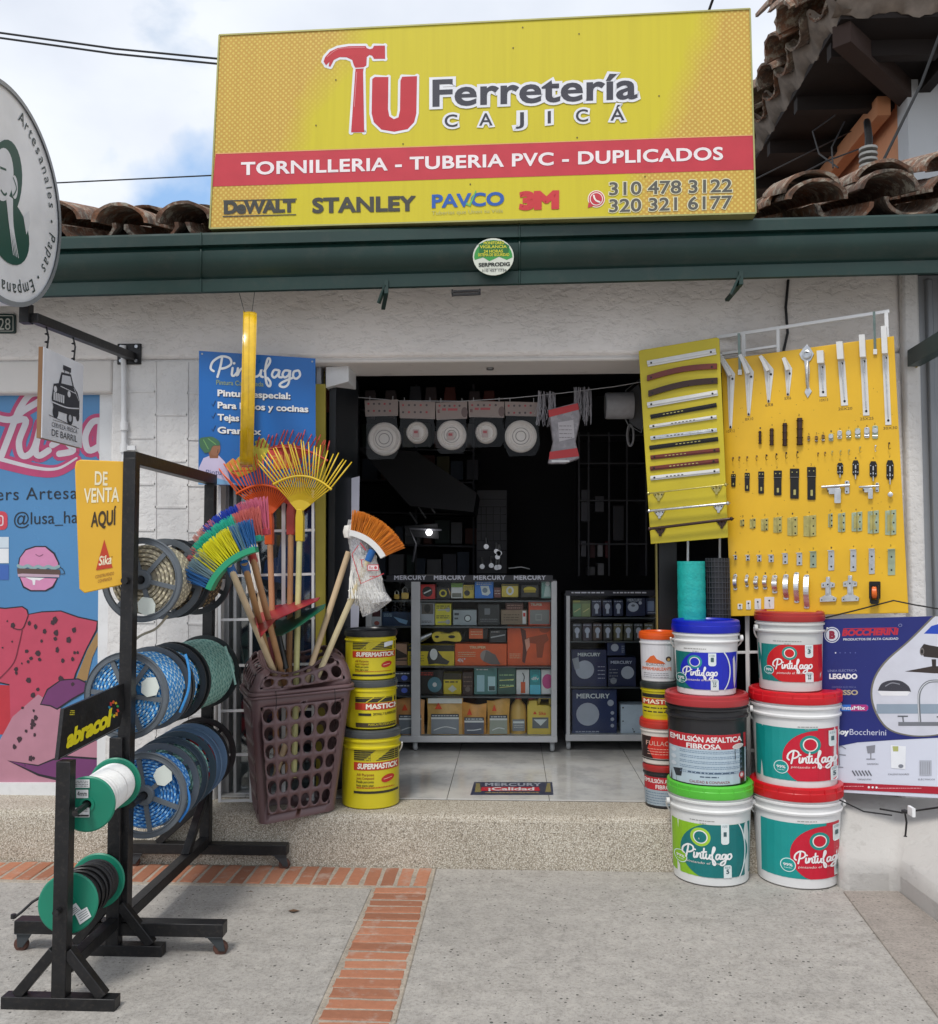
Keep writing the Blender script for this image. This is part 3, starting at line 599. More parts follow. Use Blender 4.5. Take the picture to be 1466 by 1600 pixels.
I.line(c2([(692,314),(729,312)]), 1.4, '#dcdde2', 2, 0); I.line(c2([(697,330),(686,490)]), .9, '#d98a90', 2, 0); I.line(c2([(560,262),(610,226),(680,219),(735,218)]), .8, '#d98a90', 2)
I.text('Ferretería', 676, 167.5, 996, 155, 43, '#34343f', 4, .024, sp=1.03, halo=.07, hcol='#dcdde2')
for ch, x, y, w_ in (('C', 695, 199, 20), ('A', 749, 197, 21), ('J', 806, 195.5, 13), ('I', 856, 193.5, 5), ('C', 900, 191, 19), ('Á', 954, 189, 22)):
    I.text(ch, x, y, x+w_, y-.6, 19.5, '#2e2e38', 4, .012, halo=.12, hcol='#dcdde2')
I.text('DeWALT', 350, 335, 462, 332, 21, '#3a3a36', 2, .06, sp=.93); I.line([(349, 314), (464, 311)], 1.6, '#3a3a36', 2, 0); I.line([(348, 338.5), (463, 335.5)], 1.6, '#3a3a36', 2, 0)
I.text('STANLEY', 488, 333.5, 650, 330, 24.5, '#3d3c36', 2, .045, sp=1.03)
I.text('PAVCO', 675, 325.5, 788, 321, 21.5, '#2457a6', 2, .035); I.line([(729, 318), (734, 322), (744, 298)], (4.5, 1.5), '#5fb05a', 3, 0); I.text('Tuberías que Unen tu Vida', 675, 336, 786, 332, 6, '#b3b06e', 2, .005)
I.text('3M', 811, 329, 874, 327, 30, '#c22f34', 2, .075, sp=.9)
I.ell(932, 311, 13.5, 13.5, '#e6d9c8', 1); I.ell(932, 311, 12, 12, '#b92f3c', 2); I.poly([(920, 316), (918.5, 325), (928, 322)], '#b92f3c', 2); I.ell(932, 311, 10.3, 10.3, '#e9e2da', 3); I.ell(932, 311, 9, 9, '#b92f3c', 4)
I.line([(928, 306), (929, 310), (932, 314), (937, 316)], 2.6, '#e9e2da', 5)
I.text('310 478 3122', 952, 305.5, 1144, 300, 20.5, '#55544e', 3, .018, halo=.045, hcol='#d8d2ae'); I.text('320 321 6177', 952, 332, 1144, 326, 20.5, '#55544e', 3, .018, halo=.045, hcol='#d8d2ae')
for x, y in ((817, 43), (802, 75), (905, 53), (870, 133), (1030, 150), (525, 125), (494, 196), (630, 225), (902, 215), (1008, 276), (735, 288)): I.ell(x, y, 1.2, 1.4, '#5a4a1c', 1, 8)
I.build('sign_print', sg)
for px in (480, 760, 1040):
    mb = MB(); a_ = P(px, 345, 3.72)+V((0, .09, -.03)); mb.bar(a_, a_+V((0, 0, .5)), .03, .03, M_BLK); mb.bar(a_+V((0, 0, .45)), a_+V((0, .5, 0)), .025, .025, M_BLK); mb.build('support_strut', sg)
# ------------------------------------------------------------------ overhead cables
def cable(pts, r, label, col='#17191c'):
    mb = MB(); mb.tube([P(*p) for p in pts], r, mat(col, .6), 6); tag(mb.build('overhead_cable'), label, 'cable', 'cables strung across the sky')
cable([(-60, 44, 6), (0, 51, 6), (180, 76, 6), (345, 92, 6), (700, 120, 6.1), (1230, 182, 6.6)], .007, 'upper of the two thick black cables crossing the sky left of the sign')
cable([(-60, 54, 6), (0, 59, 6), (180, 84, 6), (345, 100, 6), (700, 140, 6.1), (1235, 190, 6.6)], .007, 'lower of the two thick black cables crossing the sky left of the sign')
cable([(-60, 292, 7), (80, 286, 7), (330, 274, 7), (800, 240, 7), (1240, 178, 6.8)], .0055, 'single thin cable meeting the sign at the height of the red band')
cable([(-60, 338, 9), (90, 334, 9), (200, 331, 9), (285, 328, 9), (400, 326, 9)], .005, 'thin cable just above the left roof tiles', '#4a4f56')
cable([(1118, -12, 4.0), (1108, 16, 4.1), (1100, 60, 4.3)], .006, 'short dark cable leaving the top of the photo above the yellow sign')
cable([(1170, 285, 4.6), (1250, 245, 5.2), (1330, 205, 6.0)], .004, 'fine wire rising from the sign to the eave of the house')
cable([(1485, 10, 4.4), (1440, 130, 4.5), (1375, 262, 4.55)], .007, 'dark stay wire slanting in front of the white house wall')
# ------------------------------------------------------------------ neighbouring house
hs = thing('neighbour_house', 'tile roofed house with white front and orange side wall rising behind the shop roof', 'house', (3.5, 7, 0))
HXx, HY, HZ = 2.40, 5.6, 4.19
M_OR = mat('#dc9a72', .8, 0, .12, 2, .2, 20, 0, 0, .2); M_WD = mat('#1c1412', .8, 0, .2, 5)
mb = MB(); mb.box((HXx, HY, 0), (7, HY+.15, HZ), mat('#ccd0d4', .75, 0, .05, 1.5, .2, 15, 0, 0, .1)); mb.build('front_wall', hs)
mb = MB(); mb.box((HXx, HY+.152, 0), (HXx+.15, 10, HZ), M_OR); mb.build('side_wall', hs)
mb = MB(); mb.box((HXx-.62, HY-.65, HZ+.005), (7, 10.2, HZ+.06), M_WD); mb.build('soffit', hs)
for i in range(9):
    mb = MB(); y = HY-.4+i*.62; mb.bar((HXx-.6, y, HZ-.04), (HXx+.0, y, HZ-.04), .07, .09, M_WD); mb.build('rafter', hs)
for i in range(8):
    mb = MB(); x = HXx+.1+i*.6; mb.bar((x, HY-.62, HZ-.04), (x, HY-.002, HZ-.04), .07, .09, M_WD); mb.build('rafter', hs)
mb = MB(); mb.bar((HXx-.6, HY-.6, HZ-.05), (HXx+.05, HY+.1, HZ-.05), .1, .12, mat('#3a2a24', .8)); mb.build('hip_beam', hs)
mb = MB(); mb.bar((HXx-.1, HY+.1, HZ-.11), (HXx-.1, 9.6, HZ-.11), .08, .12, mat('#c98a62', .8)); mb.build('wall_plate', hs)
M_MT = mat('#7d736a', .95, 0, .3, 12, .8, 30)
lo = V((3.5, 7, 0))
def rtile(me, p, rz, tilt, s_=1.25, flip=0): piece(me, 'roof_tile', hs, V(p)-lo, (tilt, flip, rz), (s_, s_, s_))
def scallop(along, fixed, a0, a1, pitch, out):   # wavy mortar bed under the eave tiles
    mb = MB(); vs = []; n = int((a1-a0)/pitch*10); rg = random.Random(4)
    for i in range(n+1):
        a_ = a0+(a1-a0)*i/n; ph = (a_-a0)/pitch*2*PI; zt_ = HZ+.15+.055*math.cos(ph)+rg.uniform(-.006, .006); zb_ = HZ+.02+.018*math.cos(ph)+rg.uniform(-.008, .008); o_ = .03*math.cos(ph)
        for d, z in ((out+o_, zt_), (out*.8+o_, (zt_+zb_)/2), (0, zb_), (-out*.6, HZ+.03)): vs.append((fixed-d, a_, z) if along == 'y' else (a_, fixed-d, z))
    mb.add(vs, [(i*4+k, i*4+k+1, (i+1)*4+k+1, (i+1)*4+k) for i in range(n) for k in range(3)], M_MT); mb.build('mortar_fillet', hs, smooth=60)
scallop('y', HXx-.62, HY-.70, 10.2, .30, .07); scallop('x', HY-.66, HXx-.66, 7, .30, .07)
y = HY-.70; rg = random.Random(12)
while y < 9.9:
    for j in range(4): rtile(rg.choice(TM), (HXx-.80+j*.42+rg.uniform(-.05, .04), y+rg.uniform(-.02, .02), HZ+.14+rg.uniform(-.02, .02)+j*.42*.42), -PI/2+rg.uniform(-.06, .06), .40+rg.uniform(-.06, .08), 1.2)
    rtile(rg.choice(TM), (HXx-.74+rg.uniform(-.05, .03), y+.15, HZ+.17), -PI/2, -.36, 1.15, PI)
    if rg.random() < .5: rtile(rg.choice(TM), (HXx-.74, y, HZ+.19), -PI/2+rg.uniform(-.1, .1), .46, 1.25)
    y += .30
x = HXx-.66
while x < 4.6:
    for j in range(3): rtile(rg.choice(TM), (x+rg.uniform(-.02, .02), HY-.84+rg.uniform(-.04, .04)+j*.45, HZ+.14+rg.uniform(-.02, .02)+j*.45*.42), rg.uniform(-.06, .06), .40+rg.uniform(-.04, .05), 1.2)
    rtile(rg.choice(TM), (x+.15, HY-.78, HZ+.17), 0, -.36, 1.15, PI); x += .30
for k in range(6): rtile(rg.choice(TM), (HXx-.78+k*.34, HY-.83+k*.34, HZ+.20+k*.15), -PI/4, .36, 1.35)
mb = MB(); mb.tube([P(1355, 190, 5.5), P(1358, 215, 4.9), P(1357, 240, 4.75)], .02, M_BLK, 8)
for k in range(4): mb.lathe([(.0, 0), (.045, .0), (.045, .012), (.02, .02), (0, .02)], mat('#8b8c8a', .5), 12, P(1357, 262-k*9, 4.7))
tag(mb.build('cable_insulator'), 'grey stacked cable insulator above the right roof tiles', 'insulator')
for k, pts in enumerate(([(1305, 180, 5.4), (1270, 205, 5.3), (1280, 240, 5.2), (1310, 262, 5.0)], [(1320, 190, 5.4), (1300, 230, 5.2), (1302, 262, 4.9)], [(1350, 230, 5.2), (1290, 252, 5.0), (1240, 278, 4.7)])):
    mb = MB(); mb.tube([P(*q) for q in pts], .0045, mat('#1e1d1f', .6), 6); tag(mb.build('loose_wire'), ['loose wire loop nearest the sign hanging under the house eave', 'loose wire hanging straight down under the house eave', 'loose wire slanting from the orange wall to the roof tiles'][k], 'wire')
# ================================================================== left shopfront
lf = thing('burger_shop_window', 'blue printed shop window with pink script lettering and a cartoon burger at the left edge', 'shop window', P(0, 1250, 4.2))
LS = FY(4.16)
mb = MB(); mb.slab(LS, [(-420, 597), (160, 597), (154, 1222), (-420, 1222)], -.02, 0, mat('#4d84b4', .25, 0, .06, 2)); mb.build('glass_film', lf, smooth=0)
mb = MB(); mb.slab(LS, [(-420, 1222), (156, 1222), (156, 1262), (-420, 1262)], -.03, .02, M_WP); mb.slab(LS, [(158, 590), (185, 590), (185, 1225), (153, 1225)], -.03, .012, M_WP); mb.slab(LS, [(-420, 588), (160, 588), (160, 598), (-420, 598)], -.03, .012, M_DC); mb.build('window_frame', lf)
I = Ink(LS, .001, .0006)
cc = lambda L_: [(x/3.665, 450+y/3.665) for x, y in L_]
PK, WH = '#b5426f', '#c9c6cc'
Lp = [cc([(-60,730),(60,755),(140,700),(235,640),(225,605),(170,615),(110,700),(60,830),(10,960)]), cc([(90,760),(150,760),(110,880),(130,960),(190,930),(240,780)]), cc([(235,780),(205,920),(225,960),(280,930)]), cc([(300,900),(360,860),(400,800),(380,870),(420,930),(340,950)]), cc([(585,760),(530,770),(490,850),(510,930),(580,900)]), cc([(580,760),(572,900),(590,950)])]
for p in Lp: I.line(p, 22, PK, 0)
sw_ = cc([(-120,960),(0,990),(200,1040),(330,1045),(440,985)]); I.line(sw_, (26, 16), PK, 0)
for p in Lp: I.line(p, 10, WH, 1)
I.line([(x, y-3) for x, y in sw_], (8, 3), WH, 1)
I.text('Burgers Artesa', -62, 783, 121, 779, 19, '#1d2630', 1, .0, sp=1.1); I.text('@lusa_hamb', 22, 820, 154, 816, 19, '#1d2630', 1, .0)
I.poly(rrect(-16, 799, 12, 828, 8), '#c4404f', 1); I.poly(rrect(-10, 805, 6, 822, 4), '#d9c6cc', 2); I.poly(rrect(-8, 807, 4, 820, 3), '#c4404f', 3); I.ell(-2, 813.5, 3, 3.4, '#d9c6cc', 4)
for y0, y1, cl in ((839, 856, '#c8d4de'), (857, 880, '#dcdfe2'), (882, 906, '#3a62ac')): I.rect(-30, y0, 14, y1, cl, 1)
# burger
I.poly([(28, 886), (30, 872), (40, 858), (55, 853), (72, 853), (86, 864), (93, 880), (93, 888)], '#22202a', 1); I.poly([(30, 885), (32, 872), (41, 860), (56, 855), (71, 855), (84, 866), (91, 880), (91, 886)], '#cc86ad', 2)
I.line([(29, 884), (36, 887), (44, 884), (52, 888), (60, 885), (68, 888), (76, 885), (84, 888), (92, 885)], 5, '#8aa7ac', 3); I.poly([(27, 888), (94, 890), (95, 898), (28, 897)], '#5b4640', 3); I.poly([(28, 896), (93, 898), (93, 902), (29, 901)], '#b99fb0', 3)
I.poly([(30, 901), (91, 903), (84, 918), (72, 924), (48, 924), (36, 918)], '#22202a', 1); I.poly([(32, 902), (89, 904), (82, 916), (71, 922), (49, 922), (38, 916)], '#cc86ad', 2); I.poly([(40, 902), (70, 903), (62, 907), (56, 906), (55, 914), (52, 914), (51, 907)], '#dfe0e4', 3)
I.line([(56, 866), (62, 869), (68, 866)], .9, '#7c4a66', 4); I.line([(94, 886), (99, 890), (101, 896), (96, 897)], 1.2, '#2c3b46', 3)
# spotted cloth figure, purple leaves
cr = lambda L_: [(x/3.665, 700+y/3.665) for x, y in L_]
I.poly(cr([(-80,905),(30,915),(130,905),(160,925),(165,950),(240,935),(350,930),(450,965),(565,990),(560,1040),(500,1150),(440,1290),(420,1360),(300,1420),(230,1470),(70,1466),(60,1360),(-80,1330)]), '#201c26', 1)
I.poly(cr([(-80,912),(30,922),(128,912),(152,928),(160,956),(240,942),(350,937),(448,972),(556,995),(550,1040),(493,1150),(432,1290),(412,1354),(296,1412),(222,1900),(70,1900),(56,1352),(-80,1322)]), '#b8455c', 2)
I.poly(cr([(-80,1350),(60,1360),(62,1640),(-80,1640)]), '#b52e3a', 2)
I.poly(cr([(560,1050),(500,1160),(430,1340),(500,1330),(530,1200),(566,1120)]), '#9a7a4c', 3)
I.poly(cr([(230,1470),(270,1380),(350,1325),(450,1318),(500,1340),(490,1400),(420,1440),(330,1500),(290,1480)]), '#201c26', 3); I.poly(cr([(238,1465),(276,1386),(352,1332),(448,1325),(490,1345),(482,1395),(415,1432),(328,1490),(292,1472)]), '#6d3567', 4)
I.poly([(-30, 1212), (20, 1120), (60, 1085), (100, 1110), (154, 1160), (154, 1222), (-30, 1222)], '#b07c8c', 3)
I.poly([(12, 1188), (60, 1195), (96, 1180), (154, 1184), (154, 1222), (100, 1222), (60, 1212)], '#201c26', 4); I.poly([(16, 1189), (60, 1197), (96, 1183), (154, 1187), (154, 1218), (100, 1217), (62, 1209)], '#6d3567', 5)
rg = random.Random(3)
for i in range(95):
    x, y = rg.uniform(-30, 148), rg.uniform(962, 1200)
    if y < 968+max(0, (x-110)*.5) or x > 150-(y-970)*.33 or (y > 1085 and (x > 60 or x < 16)): continue
    if x < 40 and rg.random() < .4: rr = 1.5
    else: rr = rg.uniform(2.2, 4.6)
    k = rg.randrange(5, 8); I.poly([(x+math.cos(2*PI*j/k)*rr*rg.uniform(.7, 1.2), y+math.sin(2*PI*j/k)*rr*rg.uniform(.8, 1.4)) for j in range(k)], '#3b2730', 5)
I.line(cr([(75,1030),(130,1035),(165,955)]), 1.3, '#3a1f2b', 6); I.line(cr([(130,1040),(110,1130),(80,1230),(0,1320)]), 1.3, '#6d2a3c', 6)
I.build('window_print', lf)
mb = MB(); mb.slab(FY(4.20), [(-420, 595), (158, 595), (154, 1226), (-420, 1226)], -.03, -.028, M_DC); mb.build('backing', lf, smooth=0)
# number plate
npl = thing('house_number_plate', 'dark green house number plate reading 28 on the wall at the left edge', 'number plate', P(-5, 505, W))
sf = FY(W-.005); mb = MB(); mb.slab(sf, rrect(-60, 491, 25, 521, 3), -.01, .008, mat('#18302c', .4)); mb.build('plate', npl)
I = Ink(sf, .009, .0005); I.line(rrect(-57, 494, 22, 518, 2)+[(22, 518)], 1.1, '#b9b9b0', 0, 0); I.text('28', 0, 516, 18, 516, 18, '#b9b9b0', 1, .0); I.build('lettering', npl)
# ------------------------------------------------------------------ round hanging sign
rs = thing('round_hanging_sign', 'round white lightbox sign with dark green portrait logo hanging at the left edge', 'sign', (-1.7, 2.99, 2.51))
DX, DY, DZ, DR = -1.70, 2.99, 2.51, .367
mb = MB(); mb.lathe([(0, 0), (DR-.006, 0), (DR, .006), (DR, .094), (DR-.006, .1), (0, .1)], mat('#dfe1e4', .35), 64, (DX-.1, DY, DZ), (1, 0, 0)); mb.build('lightbox', rs)
mb = MB(); mb.lathe([(DR-.012, .098), (DR+.004, .098), (DR+.004, .108), (DR-.012, .108)], mat('#8d9296', .4, .3), 64, (DX-.1, DY, DZ), (1, 0, 0)); mb.build('trim_ring', rs)
class Disc:
    curved = False
    def at(s, x, y, z=0): return V((DX+.001+z, DY+x*DR, DZ-y*DR))
I = Ink(Disc(), .001, .0004)
ring = 'Artesanales  ·  Papas  ·  Empanadas  ·  '; ang = math.radians(78)
for ch in ring:
    wd = {' ': .035, '·': .06, 'm': .13, 'l': .045, 'r': .07, 't': .065, 'A': .105, 'P': .095, 'E': .09}.get(ch, .086)
    a_ = ang-wd/2/.8
    if ch == '·': I.ell(math.cos(a_)*.84, -math.sin(a_)*.84, .016, .016, '#2a3a38', 1, 10)
    elif ch != ' ':
        ca, sa = math.cos(a_), math.sin(a_); R_ = .80; tx, ty = sa, ca; hw = wd*.40
        desc = .035 if ch == 'p' else 0; h_ = .125
        vs_, fs_, _ = glyphs(ch, 1.0); xs_ = [v[0] for v in vs_]; m_ = (min(xs_)+max(xs_))/2
        I.raw([(ca*(R_+y*h_/.7)+tx*(x-m_)*.155, -(sa*(R_+y*h_/.7))+ty*(x-m_)*.155) for x, y in vs_], fs_, '#2a3a38', 1)
    ang -= wd/.8*1.05
GRN = '#1f4d44'
I.ell(.06, .32, .36, .30, GRN, 1); I.poly([(.30, .1), (.36, .25), (.42, .12), (.40, 0)], '#d3d6da', 2); I.ell(-.02, -.12, .26, .42, GRN, 1, a=.35); I.ell(-.06, -.16, .16, .26, '#d3d6da', 2, a=.25)
for k in range(4): I.line([(.0+k*.03, .0), (.06+k*.02, .25), (.14+k*.03, .52)], (.035, .008), '#d3d6da', 3)
I.ell(.13, -.12, .055, .11, '#d3d6da', 3); I.line([(.1, -.2), (.16, -.12), (.11, -.03)], .015, GRN, 4); I.line([(-.12, -.2), (-.02, -.22)], .02, GRN, 4); I.line([(-.1, 0), (-.04, .02), (.0, -.01)], .02, GRN, 4)
I.build('sign_print', rs)
br = thing('sign_bracket', 'black steel bracket arm and bolted plate carrying the hanging signs over the left window', 'bracket', P(205, 550, W))
mb = MB(); ap = P(203, 549, W-.05); mb.box((ap.x-.075, W-.012, ap.z-.05), (ap.x+.035, W-.002, ap.z+.045), M_BLK); mb.build('mounting_plate', br, bevel=.003)
AX = -1.717
mb = MB(); mb.bar((AX, W-.01, 2.20), (AX, 3.22, 2.15), .035, .035, M_BLK); mb.build('arm', br, bevel=.003)
mb = MB(); mb.box((AX-.045, 3.205, 2.13), (AX-.01, 3.24, 2.20), M_BLK); mb.build('post', br)
for dy in (-.055, .015):
    for dz in (-.035, .03):
        mb = MB(); mb.lathe([(0, 0), (.008, 0), (.008, .008), (0, .008)], steel(), 6, (ap.x+dy, W-.012, ap.z+dz), (0, -1, 0)); mb.build('bolt', br)
bs_ = thing('beer_sign', 'white hanging board with a drawn jeep and draught beer lettering under the round sign', 'sign', (-1.7, 3.4, 1.9))
BS = FX(-1.70); BC = [(68, 537), (130, 574), (130, 705), (69.5, 681)]
a_, b_, c3, d_ = [BS.at(*q) for q in BC]; y0, y1, z0, z1 = a_.y, b_.y, (c3.z+d_.z)/2, (a_.z+b_.z)/2
mb = MB(); mb.box((-1.718, y0, z0), (-1.702, y1, z1), mat('#9a7350', .7)); mb.build('board_core', bs_)
mb = MB(); mb.box((-1.702, y0+.001, z0+.001), (-1.698, y1-.001, z1-.001), mat('#dfe1e6', .4)); mb.build('face', bs_)
class UV:
    curved = False
    def __init__(s, o, u, v, n): s.o, s.u, s.v, s.n = V(o), V(u), V(v), V(n)
    def at(s, x, y, z=0): return s.o+s.u*x+s.v*y+s.n*z
I = Ink(UV((-1.698, y0, z1), (0, (y1-y0)/100, 0), (0, 0, -(z1-z0)/110), (1, 0, 0)), .001, .0004)
dk = '#2a2a30'
I.poly([(20,58),(24,40),(36,37),(42,22),(66,20),(74,34),(84,40),(90,50),(90,66),(80,72),(26,72)], dk, 1); I.poly([(44,25),(64,23),(70,34),(42,36)], '#c9ccd2', 2); I.rect(46, 12, 66, 18, dk, 1); I.line([(50, 12), (50, 21)], 1.4, dk, 1, 0); I.line([(62, 12), (62, 21)], 1.4, dk, 1, 0)
for k in range(6): I.rect(24+k*4.6, 50, 27+k*4.6, 60, '#d5d7dc', 2)
for x in (22, 56): I.ell(x+6, 46, 4, 4, '#d5d7dc', 2, 14)
I.line([(20, 63), (56, 64), (88, 60)], 1.6, '#d5d7dc', 2); I.ell(30, 74, 7, 8, dk, 1, 18); I.ell(66, 76, 8, 9, dk, 1, 18); I.ell(66, 76, 4, 4.5, '#b5b8be', 2, 14); I.ell(86, 70, 4.5, 7, dk, 1, 14); I.line([(14, 80), (90, 86)], .8, dk, 1, 0)
I.line([(40, 40), (80, 42)], 1, '#d5d7dc', 2, 0); I.line([(74, 36), (88, 50)], 1, '#d5d7dc', 2, 0)
I.line([(24, 84.5), (84, 84.5)], .6, '#555', 1, 0); I.text('CERVEZA FRESCA', 22, 93, 86, 93, 5.6, '#4a4b52', 1, .0); I.text('DE BARRIL', 22, 104, 86, 104, 8, '#35363c', 1, .0)
I.build('sign_print', bs_)
for y in (y0+.045, y1-.06):
    mb = MB(); zt = 2.13+.07*(y-3.0)/1.1; mb.tube([(AX, y-.0, zt), (-1.705, y, zt-.05), (-1.71, y, z1)], .0035, M_BLK, 6)
    for k in range(3): mb.lathe([(.005, 0), (.009, .002), (.005, .006)], M_BLK, 8, (-1.712, y, zt-.04-k*.03))
    mb.build('hanging_wire', bs_)
# ================================================================== blue paint poster
PT = FQ((311, 548, 3.93), (493, 560, 4.02), (311, 757, 3.93))
pt = thing('paint_poster', 'blue paint poster with white script and a woman in a green headscarf', 'poster', P(400, 755, 3.97))
PC = [(311, 548), (493, 560), (493.5, 762), (310, 757)]
mb = MB(); mb.slab(PT, PC, -.006, 0, mat('#0f62ae', .3, 0, .08, 4)); mb.build('poster_panel', pt, smooth=0)
SCR = {'P': ([(6,26),(2,22),(5,12),(16,4),(27,6),(29,14),(22,20),(14,22)], [(17,6),(15,18),(11,34)]),
 'i': ([(31,20),(30,30),(33,31),(37,26)],), 'n': ([(38,20),(37,31),(41,22),(46,20),(46,29),(49,31)],), 't': ([(55,8),(52,26),(54,31),(58,28)], [(49,17),(60,15)]),
 'u': ([(60,20),(59,28),(62,31),(67,27),(69,20),(68,29),(71,31)],), 'l': ([(73,22),(80,10),(80,4),(77,5),(74,22),(76,40),(80,44),(81,38),(77,32)],),
 'a': ([(92,20),(86,20),(83,27),(86,31),(91,26),(93,20),(92,29),(96,30)],), 'g': ([(106,20),(100,20),(97,26),(100,30),(105,26),(107,19),(105,38),(99,44),(93,42),(97,37),(110,30)],),
 'o': ([(117,19),(112,21),(111,28),(115,31),(120,26),(119,20),(117,19)],)}
def script(I, x0, y0, x1, h, col, lay, w, slope=0):                 # brush lettering of the paint brand
    k = (x1-x0)/121
    for ps in SCR.values():
        for p in ps: I.line([(x0+x*k, y0+(y-31)*h/28+slope*(x*k)) for x, y in p], w, col, lay, 4)
    I.ell(x0+33*k, y0-18*h/28+slope*33*k, w*.6, w*.6, col, lay, 8)
I = Ink(PT, .001, .0005)
script(I, 327, 585, 470, 30, '#dfe3ea', 1, 3.6, .05)
I.text('Pintura Canelonada', 338, 601, 412, 604, 7.5, '#8fa07a', 1, .015)
for s_, x0, x1, y in (('Pintura especial:', 340, 454, 619), ('Para baños y cocinas', 340, 482, 638), ('Tejas', 340, 374, 657), ('Granifax', 340, 408, 677)):
    I.text(s_, x0+1, y+1.2, x1+1, y+1.2+(x1-x0)*.045, 10.5, '#0a2c55', 1, .035); I.text(s_, x0, y, x1, y+(x1-x0)*.045, 10.5, '#e8edf2', 2, .035)
for y in (636, 655, 675): I.line([(331, y-5), (333, y-1), (337, y-10)], 1.1, '#0b2f57', 1, 0)
I.poly([(311, 731), (318, 716), (328, 712), (342, 712), (352, 722), (362, 757.5), (310, 757)], '#c9bfdc', 2); I.poly([(325, 702), (342, 702), (341, 716), (328, 716)], '#8a5a3c', 3); I.ell(336, 700, 8.5, 12.5, '#94654a', 4, 20)
I.poly(smoothpath([(313, 699), (312, 686), (322, 683), (333, 683), (343, 690), (343, 696), (333, 697), (328, 706), (320, 708)], 4), '#3f6b4c', 5); I.line([(318, 687), (326, 702)], 1.5, '#6b9a5c', 6, 0); I.line([(325, 685), (338, 695)], 1.5, '#6b9a5c', 6, 0); I.line([(341, 702), (340, 708)], 1, '#5f3a28', 5, 0)
I.text('Pintu', 322, 742, 346, 742, 8, '#3d4f86', 3, .0)
for p, cl in (([(355, 735), (372, 715), (392, 700), (408, 690), (416, 712), (400, 735), (375, 745)], '#b9b13a'), ([(360, 738), (380, 726), (398, 722), (396, 736), (370, 748)], '#b63a2e'), ([(416, 700), (440, 694), (470, 697), (485, 704), (470, 716), (440, 720), (420, 716)], '#c6453c'), ([(352, 726), (364, 716), (372, 722), (360, 736)], '#d59a3c'), ([(398, 690), (412, 684), (424, 700), (410, 716)], '#a8b03a'), ([(425, 712), (465, 708), (470, 726), (430, 735)], '#d2884a'), ([(310, 745), (340, 747), (372, 757), (310, 757)], '#7fb2dd')): I.poly(p, cl, 3)
for x, y in ((316, 553), (488, 565), (316, 753)): I.ell(x, y, 1.6, 1.6, '#9aa0a6', 2, 8)
I.build('poster_print', pt)
# ------------------------------------------------------------------ left side light: frame, glass, grille
sl = thing('side_window', 'aluminium framed side window with blue posters inside, behind the rakes', 'window', P(420, 1250, 4.2))
WF = FY(4.22); mb = MB()
for s_, w_ in ((((350, 560), (350, 1250)), 22), (((370, 560), (370, 1250)), 6), (((500, 560), (500, 1240)), 8)): mb.slab(WF, seg(*s_, w_), -.03, .03, M_ALU)
mb.slab(WF, seg((340, 1244), (510, 1240), 14), -.03, .035, M_ALU); mb.slab(WF, seg((340, 564), (510, 566), 14), -.03, .035, M_ALU); mb.build('window_frame', sl, bevel=.004)
mb = MB(); mb.slab(WF, [(350, 566), (500, 566), (500, 1240), (350, 1240)], -.012, -.008, glassy()); mb.build('pane', sl, smooth=0)
wp = Flat((0, 4.30, 0), (1, 4.30, 0), (0, 4.30, -1)); mb = MB(); mb.slab(wp, [(366, 566), (504, 566), (504, 1180), (366, 1180)], -.004, 0, mat('#16233a', .5)); mb.build('inner_poster', sl, smooth=0)
I = Ink(wp, .001, .0006)
I.poly([(440, 835), (500, 780), (510, 900), (470, 940), (430, 900)], '#1a4f9a', 1); I.poly([(415, 875), (446, 868), (444, 912), (410, 905)], '#1d4c92', 1); I.poly([(492, 566), (508, 566), (508, 790), (490, 800)], '#a8973a', 2); I.poly([(492, 800), (508, 790), (508, 1000), (492, 1000)], '#1a56b0', 2); I.poly([(470, 1000), (500, 960), (500, 1080), (420, 1120)], '#24406e', 1)
for k in range(4): I.poly([(376+k*6, 1040+k*38), (392+k*6, 1020+k*38), (388+k*6, 1052+k*38)], '#3c5a74', 2)
I.rect(372, 1190, 500, 1236, '#6d7278', 2); I.build('poster_print', sl)
gr = thing('left_window_grille', 'white painted steel bar grille in front of the side window left of the doorway', 'grille', P(410, 1255, 4.02))
GP = FQ((335, 560, 3.99), (495, 570, 4.07), (335, 1255, 3.99)); M_WB = mat('#e2e3e4', .35, 0, .05, 8, .1, 40)
for x in (343, 392, 443, 489):
    mb = MB(); w_ = 6 if x in (443,) else 4.2; mb.slab(GP, seg((x, 765 if x > 343 else 760), (x, 1254), w_), -.012, .0, M_WB); mb.build('bar', gr)
for y in (830, 899, 968, 1040, 1111, 1180, 1252):
    mb = MB(); mb.slab(GP, seg((342, y+1), (492, y-2), 4), -.020, -.013, M_WB); mb.build('crossbar', gr)
# door leaf and roller box
dl = thing('folded_door_leaf', 'dark metal door leaf folded back beside the left edge of the doorway', 'door', P(528, 1240, 4.3))
mb = MB(); a_ = P(510, 1240, 4.22); b_ = P(546, 1225, 4.40); mb.add([(a_.x, a_.y, FZZ+.01), (b_.x, b_.y, FZZ+.01), (b_.x, b_.y, 2.14), (a_.x, a_.y, 2.14), (a_.x+.03, a_.y, FZZ+.01), (b_.x+.03, b_.y, FZZ+.01), (b_.x+.03, b_.y, 2.14), (a_.x+.03, a_.y, 2.14)], [(0,1,2,3),(4,7,6,5),(0,3,7,4),(1,5,6,2),(0,4,5,1),(3,2,6,7)], mat('#1c1f22', .35, .2)); mb.build('door_panel', dl)
mb = MB(); f = FY(4.18); mb.slab(f, [(509, 573), (545, 571), (545, 596), (509, 606)], -.2, 0, M_WP); mb.build('roller_box', dl, bevel=.003)
